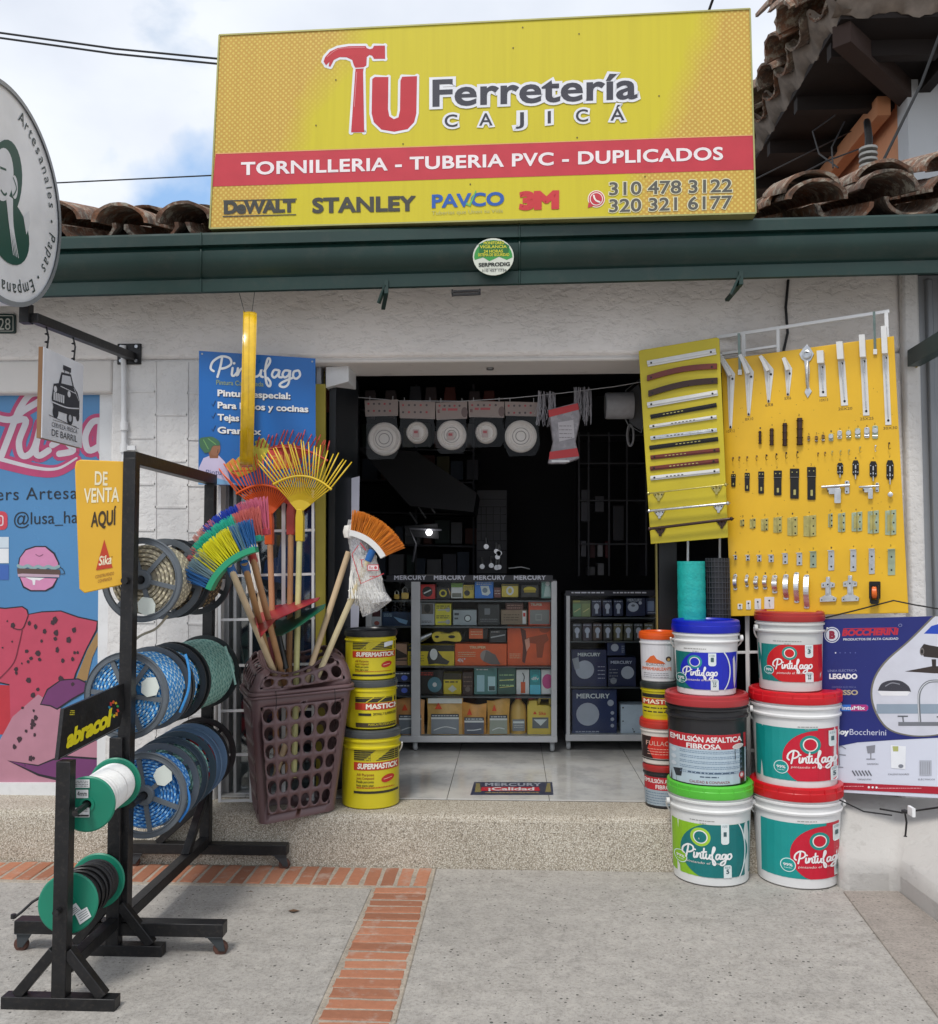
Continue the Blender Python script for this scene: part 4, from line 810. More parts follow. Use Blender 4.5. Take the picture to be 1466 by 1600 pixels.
mb = MB(); mb.slab(FY(4.16), [(492, 600), (508, 600), (508, 1242), (494, 1242)], -.02, 0, mat('#a89a3c', .5)); mb.build('edge_strip', dl)
mb = MB(); f = FY(4.35); mb.slab(f, [(546, 748), (562, 744), (561, 800), (564, 880), (560, 985), (548, 990)], -.004, 0, mat('#c9cad8', .6)); I = Ink(f, .001, .0005)
tag(mb.build('paper_sheet', smooth=0), 'long sheet of lined paper hanging on the door edge behind the brooms', 'paper')
lt = MB(); lt.slab(FY(4.3), rrect(754, 567, 788, 575, 2), -.03, .02, mat('#c4c3be', .4)); tag(lt.build('door_sensor'), 'small beige sensor box under the top of the doorway', 'sensor')
mb = MB(); mb.lathe([(0, 0), (.016, 0), (.018, .008), (0, .01)], steel('#777'), 14, (P(766, 560, 4.25).x, 4.25, 2.158)); mb.build('ceiling_cap'); tag(bpy.data.objects['ceiling_cap'], 'small round metal cap on the underside of the door lintel', 'cap')
# ================================================================== rope rack
M_FL = mat('#5d646b', .45, 0, .12, 9, .1, 40, 0, 0, .15); M_FD = mat('#33383c', .5, 0, .12, 9); M_TYRE = mat('#54372e', .7, 0, .3, 30)
NY, FYY = 3.04, 3.87
rk = thing('rope_rack', 'tall black steel rack on casters carrying three rows of rope spools', 'rack', G(190, 1487))
nb, ft = P(195, 1445, NY), P(326, 1318, FYY)
def part(mbf, name, parent, bevel=.002, **k):
    mb = MB(); mbf(mb); return mb.build(name, parent, bevel=bevel, **k)
TB = .042
nt_, ftp = P(203, 722, NY), P(325, 745, FYY); ZT = (nt_.z+ftp.z)/2
nx_, fx_ = (nb.x+nt_.x)/2, (ft.x+ftp.x)/2
zb = .105
part(lambda m: m.bar((nx_, NY, zb), (nx_, NY, ZT), TB, TB, M_BLK, (0, 1, 0)), 'post', rk)
part(lambda m: m.bar((fx_, FYY, zb), (fx_, FYY, ZT-.022), TB, TB, M_BLK, (0, 1, 0)), 'post', rk)
part(lambda m: m.bar((nx_, NY-.02, ZT+.001), (fx_, FYY+.02, ZT+.001), TB, TB, M_BLK), 'top_bar', rk)
part(lambda m: m.bar((nx_, NY+.022, zb+.01), (fx_, FYY-.022, zb+.01), TB*.9, TB*.9, M_BLK), 'base_bar', rk)
for yy, xl, xr, py in ((NY, 28, 352, 1445), (FYY, 205, 450, 1320)):
    a_, b_ = P(xl, py, yy), P(xr, py, yy); part(lambda m: m.bar((a_.x, yy, zb-.02), (b_.x, yy, zb-.02), .05, TB, M_BLK), 'foot_bar', rk)
    for e_, sgn in ((a_, 1), (b_, -1)):
        x = e_.x+sgn*.03
        w_ = part(lambda m: (m.box((x-.028, yy-.025, .062), (x+.028, yy+.025, .066), M_FD), m.slab(FY(yy-.014), [], 0, 0, M_FD) if 0 else m.add([(x-.026, yy-.014, .062), (x+.026, yy-.014, .062), (x+.016-sgn*.02, yy-.014, .018), (x-.002-sgn*.02, yy-.014, .018), (x-.026, yy-.017, .062), (x+.026, yy-.017, .062), (x+.016-sgn*.02, yy-.017, .018), (x-.002-sgn*.02, yy-.017, .018)], [(0,1,2,3),(7,6,5,4),(0,4,5,1),(1,5,6,2),(2,6,7,3),(3,7,4,0)], M_FD)), 'caster', rk)
        mb = MB(); mb.lathe([(0, -.011), (.02, -.011), (.0235, -.006), (.0235, .006), (.02, .011), (0, .011)], M_TYRE, 18, (x-sgn*.016, yy, .024), (0, 1, 0)); mb.lathe([(0, -.016), (.006, -.016), (.006, .016), (0, .016)], steel('#555'), 8, (x-sgn*.016, yy, .024), (0, 1, 0)); mb.build('wheel', w_)
part(lambda m: m.bar((fx_, FYY-.24, zb+.02), (fx_, FYY-.02, zb+.2), .03, .03, M_BLK), 'brace', rk)
part(lambda m: m.bar((fx_-.2, FYY, zb), (fx_-.01, FYY, zb+.17), .03, .03, M_BLK), 'brace', rk)
# rods
rows = []
for k, (cx, cy) in enumerate(((221, 906), (201, 1086), (225, 1243))):
    a_ = P(cx, cy, 3.12); dx = (.08, .05, -.06)[k]
    rows.append((a_, dx)); n0, n1 = V((a_.x-dx*.12, 3.0, a_.z)), V((a_.x+dx*.75, FYY, a_.z))
    mb = MB(); mb.tube([n0, n1], .012, M_BLK, 12); mb.bar(V((nx_, NY+.03, a_.z)), V((n0.x+.004, NY+.03, a_.z)), .02, .02, M_BLK); mb.build('rod', rk)
def rp(a_, b_): return (mat(a_, .65, 0, .15, 90, .4, 300), mat(b_, .65, 0, .15, 90, .4, 300))
R_BLUE = rp('#3c93d6', '#c2ddec'); R_BEIGE = rp('#9a927f', '#cdc4a8'); R_TEAL = rp('#8fb8ae', '#5a9088'); R_DK = rp('#40382f', '#8f7c5c'); R_BLUE2 = rp('#2a78c2', '#8fc0e6')
def spool(row, y0, y1, r, rr, flm, ropm, label, spokes=6, turns=.011, plate=False, rot=.3, sticker=False, tail=None, group='rope spools on the black rack', axis=None, hubr=.03, rfac=1.0):
    if axis: A, B = axis
    else:
        a_, dx = row; A = V((a_.x+dx*(y0-3.12), y0, a_.z)); B = V((a_.x+dx*(y1-3.12), y1, a_.z))
    ax = (B-A).normalized(); Lh = (B-A).length
    o = thing('rope_spool', label, 'rope spool', A-V((0, 0, r)), group)
    e1 = ax.orthogonal().normalized(); e1 = (V((1, 0, 0))-ax*ax.x).normalized(); e2 = ax.cross(e1)
    for s_, p, rf_ in ((1, A, 1), (-1, B, rfac)):
        mb = MB(); t = .009; R = r*rf_
        def ringp(ri, ro): mb.lathe([(ri, 0), (ro, 0), (ro+.0, t*.5), (ro, t), (ri, t), (ri, 0)], flm, 48, p if s_ == 1 else p-ax*t, ax)
        if plate: mb.lathe([(.014, 0), (R-.004, 0), (R, .003), (R, t-.003), (R-.004, t), (.014, t), (.014, 0)], flm, 48, p if s_ == 1 else p-ax*t, ax)
        else:
            ringp(R*.85, R); mb.lathe([(R*.85, -.003), (R*.87, -.004), (R*.89, 0)], flm, 48, p if s_ == 1 else p, ax if s_ == 1 else -ax)
            mb.lathe([(R*.97, 0), (R*.985, -.004), (R, 0)], flm, 48, p, ax if s_ == 1 else -ax)
            mb.lathe([(.016, -.006), (R*.22, -.006), (R*.24, 0), (R*.24, t), (.016, t), (.016, -.006)], flm, 32, p if s_ == 1 else p-ax*t, ax)
            for k in range(spokes):
                an = rot+2*PI*k/spokes; d = e1*math.cos(an)+e2*math.sin(an); q = p+ax*(s_*t*.5)
                mb.bar(q+d*R*.2, q+d*R*.88, R*.105, t, flm, ax)
        mb.build('flange', o, bevel=0)
    rg = random.Random(int(r*1000)+int(A.y*100))
    if turns > .008:                             # one laid rope wound turn by turn, its strands built as alternating facets
        c1_, c2_ = ropm; rr_ = turns*.52; e1 = (V((1, 0, 0))-ax*ax.x).normalized(); e2 = ax.cross(e1)
        def lay(path, nm, k0=0):
            m1, m2 = MB(), None; m1.mi(c1_); m1.mi(c2_); n6 = 6; vs = []; k = len(path)
            for i in range(k):
                p = path[i]; d = (path[min(i+1, k-1)]-path[max(i-1, 0)]).normalized(); u = (p-A-ax*(p-A).dot(ax)).normalized(); v = d.cross(u)
                vs += [p+(u*math.cos(2*PI*j/n6)+v*math.sin(2*PI*j/n6))*rr_ for j in range(n6)]
            m1.v = vs
            for i in range(k-1):
                for j in range(n6): m1.f.append((i*n6+j, i*n6+(j+1) % n6, (i+1)*n6+(j+1) % n6, (i+1)*n6+j)); m1.m.append(0 if (i+j+k0) % 3 else 1)
            return m1.build(nm, o, smooth=60)
        n = max(2, int((Lh-.03)/turns)); S_ = 88; p_ = []
        for i in range(n*S_+1):
            t = i/S_; a_ = 2*PI*t; p_.append(A+ax*(.014+rr_+(Lh-.028-2*rr_)*t/n)+(e1*math.cos(a_)+e2*math.sin(a_))*(rr-rr_+.002*math.sin(t*1.7)))
        lay(p_, 'rope')
        p_ = []; q = .045; a_ = 0
        while q < rr-rr_: p_.append(A+ax*(.015+.0015*math.sin(a_*.31))+(e1*math.cos(a_)+e2*math.sin(a_))*q); st_ = .0085/q; a_ += st_; q += turns*1.02*st_/(2*PI)
        lay(p_, 'coil_end')
        mb = MB(); mb.lathe([(.02, .018), (rr-rr_*1.6, .018), (rr-rr_*1.6, Lh-.018), (.02, Lh-.018)], c1_, 40, A, ax); mb.build('rope_core', o)
    else:
        mb = MB(); prof = [(.02, .014)]; z = .014; n = int((Lh-.03)/turns)
        for k in range(n): w_ = (Lh-.028)/n; prof += [(rr-w_*.32, z), (rr*(1+rg.uniform(-.004, .004)), z+w_*.5)]; z += w_
        prof += [(rr*.98, Lh-.014), (.02, Lh-.014)]; mb.lathe(prof, ropm, 48, A, ax); mb.build('rope', o, smooth=60)
    mb = MB(); mb.lathe([(.014, -.004), (.022, -.004), (.022, .012), (.014, .012)], flm, 20, A, ax); mb.build('hub', o)
    if sticker:
        an, rad, col = sticker; d = e1*math.cos(an)+e2*math.sin(an); tt = ax.cross(d)
        mb = MB(); c = A+d*r*rad-ax*.004; pts = [c+d*(x*r*.2)+tt*(y*r*.22) for x, y in ((1.05, -.8), (1.1, .3), (.5, .95), (-.6, .85), (-1.1, .2), (-.7, -.8), (.1, -1.05))]
        mb.add([p_+ax*0 for p_ in pts]+[p_+ax*.003 for p_ in pts], [tuple(range(7)), tuple(range(13, 6, -1))]+[(i, (i+1) % 7, 7+(i+1) % 7, 7+i) for i in range(7)], mat('#d6ddd6', .5)); mb.build('paper_label', o)
    if tail:
        mb = MB(); mb.tube(tail, .0045, ropm[0] if isinstance(ropm, tuple) else ropm, 8); mb.build('rope_tail', o)
    return o
spool(rows[0], 3.12, 3.30, .145, .118, M_FL, R_BEIGE, 'grey spool of thick beige rope behind the yellow sale sign', rot=.22, turns=.014, sticker=(1.35, .62, 0), tail=[P(*q_, 3.2) for q_ in smoothpath([(262, 962), (244, 982), (222, 992), (206, 1003)], 5)])
spool(rows[0], 3.37, 3.57, .145, .120, M_FD, R_DK, 'dark spool of brown black rope in the top row', rot=.5, turns=.014)
spool(rows[1], 3.10, 3.30, .148, .132, M_FL, R_BLUE, 'front grey spool of blue and white rope in the middle row', rot=.1, sticker=(5.95, .6, 0), tail=[P(*q_, 3.17) for q_ in smoothpath([(290, 1022), (296, 1050), (294, 1080), (281, 1113)], 5)])
spool(rows[1], 3.33, 3.45, .146, .122, M_FD, R_BLUE, 'second spool of the middle row with pale blue rope', rot=.4)
spool(rows[1], 3.48, 3.80, .148, .134, mat('#1f2427', .5), R_TEAL, 'rear black spool of pale green rope in the middle row', rot=.2, tail=[P(352, 1010, 3.6), P(362, 1040, 3.58), P(368, 1070, 3.58)])
spool(rows[2], 3.12, 3.28, .144, .116, M_FL, R_BLUE2, 'front grey spool of thin blue rope in the bottom row', rot=.35, sticker=(5.5, .62, 0), tail=[P(*q_, 3.14) for q_ in smoothpath([(284, 1215), (295, 1240), (294, 1262), (280, 1284)], 5)])
spool(rows[2], 3.38, 3.50, .146, .120, mat('#3b4a57', .45), R_TEAL, 'second spool of the bottom row with slate blue flanges', rot=.6)
spool(rows[2], 3.58, 3.67, .146, .055, mat('#5a7390', .45), rp('#222326', '#33343a'), 'slate blue spool with open spokes before the red one', rot=.2, turns=.012)
spool(rows[2], 3.70, 3.82, .144, .115, mat('#17181a', .5), mat('#b81826', .5, 0, .2, 60), 'black spool of bright red cord at the wall end of the rack', rot=.2, turns=.006)
# ------------------------------------------------------------------ small stand in front
s2 = thing('cable_stand', 'low black steel stand with a black and yellow header panel at the front left', 'stand', G(95, 1575))
N2, F2 = 2.66, 3.02
a0, a1 = P(95, 1570, N2), P(178, 1480, F2); T3 = .042
zt2 = P(96, 1188, N2).z; zt3 = P(178, 1128, F2).z
part(lambda m: m.bar((a0.x, N2, .03), (a0.x, N2, zt2), T3, T3*.9, M_BLK, (0, 1, 0)), 'post', s2)
part(lambda m: m.bar((a1.x, F2, .03), (a1.x, F2, zt2), T3, T3*.9, M_BLK, (0, 1, 0)), 'post', s2)
for X, Y_ in ((a0.x, N2), (a1.x, F2)):
    part(lambda m: m.bar((X-.165, Y_, .021), (X+.165, Y_, .021), T3, T3*.9, M_BLK), 'foot_bar', s2)
    for q in (-1, 1): part(lambda m: m.bar((X+q*.125, Y_-.001, .04), (X+q*.02, Y_-.001, .165), .03, .03, M_BLK), 'brace', s2)
part(lambda m: m.bar((a0.x+.004, N2+.02, .11), (a1.x+.004, F2-.02, .11), .034, .034, M_BLK), 'cross_bar', s2)
hs_ = FQ((100, 1108, N2+.03), (201, 1064, F2+.03), (91, 1188, N2-.01)); HC = [(100, 1108), (202, 1064), (187, 1138), (91, 1188)]
part(lambda m: m.slab(hs_, HC, -.012, 0, M_BLK), 'header_panel', s2, 0)
I = Ink(hs_, .001, .0005); up = (.13, -1)
I.text('abracol', 102, 1171, 171, 1135, 30, '#e3d41e', 1, .055, up=up, sp=.95)
for k in range(3): I.fuzz(108+k*.6, 1122-k*3-6, 116, 1, 1, '#c9bd2a', 1, 1.4, k)
for k in range(10):
    an = 2*PI*k/10; I.line([(177+5.5*math.cos(an), 1108+9*math.sin(an)), (177+8*math.cos(an+.35), 1108+13*math.sin(an+.35))], 3.2, ['#d23b2e', '#e08a2a', '#e3c92a', '#5aa843', '#2a8f5c', '#2b7f9c', '#c23a3a', '#d9622a', '#dcb52a', '#3f9c4a'][k], 1, 0)
I.line([(93, 1185), (186, 1136)], .9, '#777a7c', 1, 0); I.build('header_print', s2)
M_SG = mat('#0f7a60', .4, 0, .08, 6)
def rodspool(c0, c1, y0, y1, r, rr, rope, label, turns):
    A, B = P(*c0, y0), P(*c1, y1); o = spool(None, 0, 0, r, rr, M_SG, rope, label, plate=True, turns=turns, axis=(A, B), group='green flanged reels on the low stand')
    ax = (B-A).normalized(); mb = MB(); mb.tube([A-ax*.1, B+ax*.06], .009, M_BLK, 10); mb.build('rod', s2); return o, A, B, ax
o1, A1, B1, ax1 = rodspool((136, 1257), (181, 1223), 2.71, 2.98, .081, .066, mat('#e4e4e2', .7, 0, .05, 90, .3, 200), 'green flanged reel of white cord marked 4mm on the low stand', .004)
o2, A2, B2, ax2 = rodspool((106, 1412), (153, 1376), 2.71, 2.98, .086, .070, mat('#1c1c1e', .55, 0, .1, 90, .3, 200), 'green flanged reel of black cable near the ground on the low stand', .005)
def faceprint(A, ax, o, items):
    f = Flat(A-ax*.0035, A-ax*.0035+V((1, 0, 0)).cross(ax).cross(ax)*-1, A-ax*.0035+V((0, 0, -1))); f.n = -ax; I = Ink(f, .0005, .0004); items(I); I.build('paper_labels', o)
def it1(I):
    for x0, y0, x1, y1 in ((115, 1218, 140, 1231), (119, 1234, 138, 1247), (116, 1262, 140, 1277)): I.rect(x0, y0, x1, y1, '#d5d8d8', 0)
    I.text('4mm', 121, 1244, 136, 1244, 8, '#222', 1, .01); I.fuzz(117, 1220, 138, 4, 2.6, '#666', 1, 1); I.fuzz(118, 1264, 138, 2, 3, '#666', 1, 1); I.rect(118, 1273, 139, 1276, '#2a2a2a', 1)
faceprint(A1, ax1, o1, it1)
def it2(I):
    I.poly([(104, 1420), (119, 1411), (127, 1422), (112, 1432)], '#d5d8d8', 0); I.poly([(117, 1428), (136, 1417), (143, 1432), (125, 1445)], '#d5d8d8', 0)
    for k in range(4): I.line([(109+k*2.4, 1424+k*1.6), (119+k*2.0, 1417+k*1.6)], .9, '#555', 1, 0); I.line([(121+k*1.6, 1430+k*3), (135+k*1.4, 1421+k*3)], .9, '#666', 1, 0)
faceprint(A2, ax2, o2, it2)
mb = MB(); mb.tube([P(74, 1395, 2.78), P(50, 1410, 2.76), P(34, 1425, 2.75), P(21, 1435, 2.75)], .004, mat('#1c1c1e', .5), 8); mb.lathe([(0, 0), (.008, 0), (.008, .012), (0, .012)], mat('#1c1c1e', .5), 10, P(21, 1435, 2.75)); mb.build('loose_end', o2)
for k in range(3):
    mb = MB(); c = A2.lerp(B2, .3+k*.12); e1 = (V((1, 0, 0))-ax2*ax2.x).normalized(); e2 = ax2.cross(e1); mb.tube([c+(e1*math.cos(a_)+e2*math.sin(a_))*.0735+ax2*.01*math.sin(a_*1+k) for a_ in [2*PI*i/32 for i in range(32)]], .0042, mat('#141416', .4), 6, True); mb.build('cable_turn', o2)
# ------------------------------------------------------------------ DE VENTA AQUI sign
dv = thing('sale_sign', 'yellow rounded plastic sign saying DE VENTA AQUI fixed to the tall black rack', 'sign', P(160, 925, 3.0))
DS = FQ((118, 720, 2.97), (200, 720, 3.03), (123, 927, 2.97))
DC = [(126, 718), (197, 721), (200, 730), (203, 905), (199, 912), (132, 927), (124, 920), (117, 730), (119, 721)]
mb = MB(); mb.slab(DS, DC, -.012, 0, mat('#d9a82c', .4, 0, .05, 4)); mb.build('sign_body', dv, bevel=.003)
I = Ink(DS, .001, .0005); u = (.02, -1)
I.text('DE', 148, 758, 168, 759, 22, '#e9dfc0', 1, .02, up=u); I.text('VENTA', 131, 786, 186, 784, 23, '#e9dfc0', 1, .02, up=u); I.text('AQUÍ', 142, 824, 181, 820, 24, '#3d2d14', 1, .03, up=u)
I.poly([(163, 843), (176, 887), (150, 891)], '#b93a1e', 1); I.text('Sika', 154, 884, 174, 881, 15, '#e9dfc0', 2, .02, up=u, sh=.1); I.ell(175, 870, 1, 1, '#8f5a1e', 1, 8)
I.text('CONSTRUYENDO', 149, 904, 178, 898, 5, '#96622a', 1, .01, up=u); I.text('CONFIANZA', 153, 911, 175, 906, 5, '#96622a', 1, .01, up=u)
I.build('lettering', dv)
# ------------------------------------------------------------------ yellow strap coil
yc = thing('strap_coil', 'glossy yellow coil of flat strap hanging edge-on from the gutter', 'strap coil', P(388, 609, 3.72))
c = P(388, 609, 3.72); hd_ = (c-EYE); hd_.z = 0; hd_.normalize(); ha_ = V((hd_.y, -hd_.x, 0)); R0 = abs(P(388, 488, 3.72).z-P(388, 730, 3.72).z)/2; M_YS = mat('#d8b018', .22, 0, .12, 30, 0, 60, .5)
mb = MB(); n = 64; vs = []; rg = random.Random(2)
for i in range(n):
    an = 2*PI*i/n; wob = .006*math.sin(an*9)*max(0, -math.sin(an))*1.3
    for k in range(4):
        x = (-.026+.052*k/3)+.004*math.sin(an); rr_ = R0+wob-(.004 if k in (0, 3) else 0)
        vs.append(c+ha_*x+hd_*(math.cos(an)*rr_*.72)+V((0, 0, math.sin(an)*rr_)))
    for k in range(3, -1, -1):
        x = (-.026+.052*k/3)+.004*math.sin(an); rr_ = R0-.02+wob
        vs.append(c+ha_*x+hd_*(math.cos(an)*rr_*.72)+V((0, 0, math.sin(an)*rr_)))
fs = [(i*8+k, i*8+(k+1) % 8, ((i+1) % n)*8+(k+1) % 8, ((i+1) % n)*8+k) for i in range(n) for k in range(8)]
mb.add(vs, fs, M_YS); mb.build('strap', yc, smooth=40)
for k in range(3):
    mb = MB(); mb.tube([c+ha_*(-.022+k*.022)+hd_*(math.cos(a_)*(R0+.0012)*.72)+V((0, 0, math.sin(a_)*(R0+.0012))) for a_ in [2*PI*i/64 for i in range(64)]], .0014, M_YS, 5, True); mb.build('strap_edge', yc)
mb = MB(); mb.tube([P(374, 458, 3.72), P(383, 492, 3.72)], .0012, M_BLK, 5); mb.tube([P(398, 456, 3.72), P(393, 492, 3.72)], .0012, M_BLK, 5); mb.build('hanging_wire', yc)
# ================================================================== laundry basket
M_BK = mat('#654e50', .42, 0, .08, 5, .15, 25, .1)
bk = thing('laundry_basket', 'mauve brown perforated plastic laundry basket full of broom and rake handles', 'basket', P(467, 1285, 3.95))
BYF = 3.80
bl, br_, tl, tr = P(406, 1288, BYF+.02), P(528, 1277, BYF+.02), P(384, 1085, BYF-.03), P(550, 1078, BYF-.03)
def ringat(k):                                   # rounded rectangle section, k 0 bottom .. 1 rim
    l, r = bl.lerp(tl, k), br_.lerp(tr, k); w_ = (r-l).length; dpt = .20+.085*k; rad = .035
    cx, cz = (l.x+r.x)/2, l.lerp(r, .5).z; y0 = l.y; sl_ = (r.z-l.z)/w_
    pts = []
    segs = [((-w_/2+rad, 0), (w_/2-rad, 0), 14), None, ((w_/2, rad), (w_/2, dpt-rad), 12), None, ((w_/2-rad, dpt), (-w_/2+rad, dpt), 14), None, ((-w_/2, dpt-rad), (-w_/2, rad), 12), None]
    cs = [(w_/2-rad, rad, -PI/2), (w_/2-rad, dpt-rad, 0), (-w_/2+rad, dpt-rad, PI/2), (-w_/2+rad, rad, PI)]; ci = 0
    for s_ in segs:
        if s_:
            (x0, y0_), (x1, y1_), n_ = s_
            for i in range(n_): pts.append((x0+(x1-x0)*i/n_, y0_+(y1_-y0_)*i/n_))
        else:
            a_, b_, an = cs[ci]; ci += 1
            for i in range(3): pts.append((a_+rad*math.cos(an+PI/2*i/3), b_+rad*math.sin(an+PI/2*i/3)))
    ca_, sa_ = math.cos(.42), math.sin(.42); hy = dpt/2; w9 = .97
    return [V((cx-.050+(x*w9)*ca_-(y-hy)*sa_, y0+hy+.035+(x*w9)*sa_+(y-hy)*ca_, cz+x*sl_+.03*y)) for x, y in pts], [i for i in range(len(pts))]
NR = len(ringat(0)[0])
def bpt(u, k):
    u %= NR; i = int(u); f = u-i; R = ringat(k)[0]; return R[i].lerp(R[(i+1) % NR], f)
BC = {}
def bptc(u, k):
    kk = round(k, 5)
    if kk not in BC: BC[kk] = ringat(kk)[0]
    R = BC[kk]; u %= NR; i = int(u); return R[i].lerp(R[(i+1) % NR], u-i)
mb = MB()
def cell(u0, u1, k0, k1, fn, hole=True, sx=.38, sy=.42, sk=0):
    n = 16; vs = []; sq = []
    for i in range(n):
        an = 2*PI*i/n+PI/4; c_, s_ = math.cos(an), math.sin(an); m_ = max(abs(c_), abs(s_)); sq.append((c_/m_*.5, s_/m_*.5))
    uc, kc, du, dk = (u0+u1)/2, (k0+k1)/2, u1-u0, k1-k0
    if not hole: mb.add([fn(u0, k0), fn(u1, k0), fn(u1, k1), fn(u0, k1)], [(0, 1, 2, 3)], M_BK); return
    vs = [fn(uc+x*du, kc+y*dk) for x, y in sq]+[fn(uc+math.cos(2*PI*i/n+PI/4)*sx*du, kc+math.sin(2*PI*i/n+PI/4)*sy*dk) for i in range(n)]
    mb.add(vs, [(i, (i+1) % n, n+(i+1) % n, n+i) for i in range(n)], M_BK)
U_ = [0]+[0+14/6*i for i in range(1, 7)]
groups = [(0, 14, 6), (14, 17, 0), (17, 29, 5), (29, 32, 0), (32, 46, 6), (46, 49, 0), (49, 61, 5), (61, 64, 0)]
ks = [.0, .07]+[.07+.86/6.2*i for i in range(1, 7)]+[.93, 1.0]
for ki in range(len(ks)-1):
    k0, k1 = ks[ki], ks[ki+1]; hole = 1 <= ki <= 6
    for g0, g1, n_ in groups:
        if n_ == 0 or not hole:
            st_ = g0
            while st_ < g1: cell(st_, min(st_+1, g1), k0, k1, bptc, False); st_ += 1
        else:
            d = (g1-g0)/n_
            for i in range(n_): cell(g0+i*d, g0+(i+1)*d, k0, k1, bptc, True, .39, .39)
R = ringat(0)[0]; mb.add(R, [tuple(range(len(R)))], M_BK)
o = mb.build('basket_body', bk, smooth=50); m_ = o.modifiers.new('s', 'SOLIDIFY'); m_.thickness = .0045; m_.offset = -1
mb = MB(); R = ringat(1)[0]; cc_ = sum(R, V())/len(R)
mb.tube([p+(p-cc_).normalized()*.004 for p in R], .0085, M_BK, 10, True); mb.tube([p+(p-cc_).normalized()*.009+V((0, 0, -.014)) for p in R], .0055, M_BK, 8, True); mb.build('rim', bk)
# arched open lid
mb = MB()
def lidpt(u, k):
    u %= NR; i = int(u); p = R[i].lerp(R[(i+1) % NR], u-i); d = (p-cc_); x = d.x/.215
    inner = V((cc_.x+d.x*.62, cc_.y+d.y*.66, p.z)); front = d.y < 0
    h = .07+.055*abs(x)**1.6 if front else .12+.03*abs(x)
    kk = math.sin(k*PI/2); return p.lerp(inner, (1-math.cos(k*PI/2))*.95)+V((0, 0, h*kk))
kk_ = [0, .16, .58, .88, 1.0]
for ki in range(4):
    for g0, g1, n_ in groups:
        n2 = n_ if n_ and ki in (1, 2) else 0; d = (g1-g0)/(n2 or 4)
        for i in range(n2 or 4): cell(g0+i*d, g0+(i+1)*d, kk_[ki], kk_[ki+1], lidpt, bool(n2), .36, .36)
o = mb.build('lid', bk, smooth=60); m_ = o.modifiers.new('s', 'SOLIDIFY'); m_.thickness = .004; m_.offset = -1
mb = MB(); mb.tube([lidpt(u_, 1.0) for u_ in range(NR)], .005, M_BK, 8, True); mb.build('lid_edge', bk)
for x, y in ((431, 1082), (523, 1078)):
    mb = MB(); mb.tube([P(x, y-2, 3.75), P(x+1, y+14, 3.74), P(x, y+28, 3.755)], .0016, M_BLK, 5); mb.build('tie_wire', bk)
mb = MB(); mb.tube([P(375, 1000, 4.0), P(385, 1050, 3.9), P(386, 1075, 3.86)], .0016, M_BLK, 5); mb.build('tie_wire', bk)
# ================================================================== rakes, brooms, mops, dustpans
WOODL = mat('#cbb391', .55, 0, .1, 12); WOODO = mat('#b58458', .55, 0, .12, 12); WOODY = mat('#cfc78a', .5, 0, .08, 12)
def ext(a, b, y=1215): k = (y-a[1])/(b[1]-a[1]); return (a[0]+(b[0]-a[0])*k, y)
def rake(name_label, hub, hubY, bow, tips, col, hcol, handle_end, spread, n, bend, hw=10):
    o = thing('leaf_rake', name_label, 'rake', P(*handle_end, hubY-.05), 'plastic leaf rakes standing in the basket'); m = plas(col, .35)
    hx_, hy_ = hub
    mb = MB(); mb.tube([P(hx_, hy_+8, hubY), P(*ext((hx_, hy_), handle_end), min(hubY-.05, 3.96))], .0125, mat(hcol, .5, 0, .1, 14), 12); mb.build('handle', o)
    mb = MB(); f = FY(hubY); mb.slab(f, [(hx_-4, hy_-4), (hx_+4, hy_-4), (hx_+6, hy_+8), (hx_+6, hy_+46), (hx_-6, hy_+46), (hx_-6, hy_+8)], -.02, .018, m); mb.build('socket', o, bevel=.003)
    (bx0, by0), (bxm, bym), (bx1, by1) = bow; (tx0, ty0), (txm, tym), (tx1, ty1) = tips
    def quad(a, b, c, t): return tuple(a[i]*(1-t)*(1-2*t)+b[i]*4*t*(1-t)+c[i]*t*(2*t-1) for i in (0, 1))
    mb = MB(); bp = [quad(*bow, t/16) for t in range(17)]; mb.tube([P(x, y, hubY-.035) for x, y in bp], .0052, m, 8); mb.build('bow', o)
    mb = MB(); web = [(hx_-5, hy_-2)]+[(hx_+(quad(*bow, t/10)[0]-hx_)*spread, hy_+(quad(*bow, t/10)[1]-hy_)*spread) for t in range(11)]+[(hx_+5, hy_-2)]; mb.slab(FY(hubY-.005), web, -.002, .003, m); mb.build('fan', o)
    rg = random.Random(n)
    for i in range(n):
        t = (i+.5)/n; b0 = quad(*bow, t); e_ = quad(*tips, t); e_ = (e_[0]+rg.uniform(-3, 3), e_[1]+rg.uniform(-4, 4)); mid = (b0[0]+(e_[0]-b0[0])*.72, b0[1]+(e_[1]-b0[1])*.72+bend*.0)
        kx = (e_[0]-b0[0]); dn = V((0, 0, 0))
        mb = MB(); mb.tube([P(hx_+(b0[0]-hx_)*.2, hy_+(b0[1]-hy_)*.2, hubY), P(*b0, hubY-.035), P(*mid, hubY-.06), P(*e_, hubY-.005)], [.0024, .0032, .0032, .0022], m, 6); mb.build('tine', o, smooth=60)
    return o
rake('red leaf rake behind, its blurred red and violet tines over the poster', (455, 790), 4.02, ((345, 745), (430, 700), (512, 720)), ((338, 712), (440, 672), (520, 694)), '#b3423a', '#b98a60', (452, 1040), .45, 24, 0)
rake('orange leaf rake with an orange hub and brown wooden handle', (421, 805), 3.96, ((369, 772), (412, 758), (452, 776)), ((335, 735), (405, 712), (478, 735)), '#d9561c', '#b88660', (428, 1040), .8, 22, 0)
rake('yellow leaf rake with a pale yellow handle in front of the grille', (469, 800), 3.92, ((427, 757), (475, 744), (518, 765)), ((398, 722), (465, 690), (556, 728)), '#d9b92c', '#cdc88c', (463, 1060), .5, 24, 0)
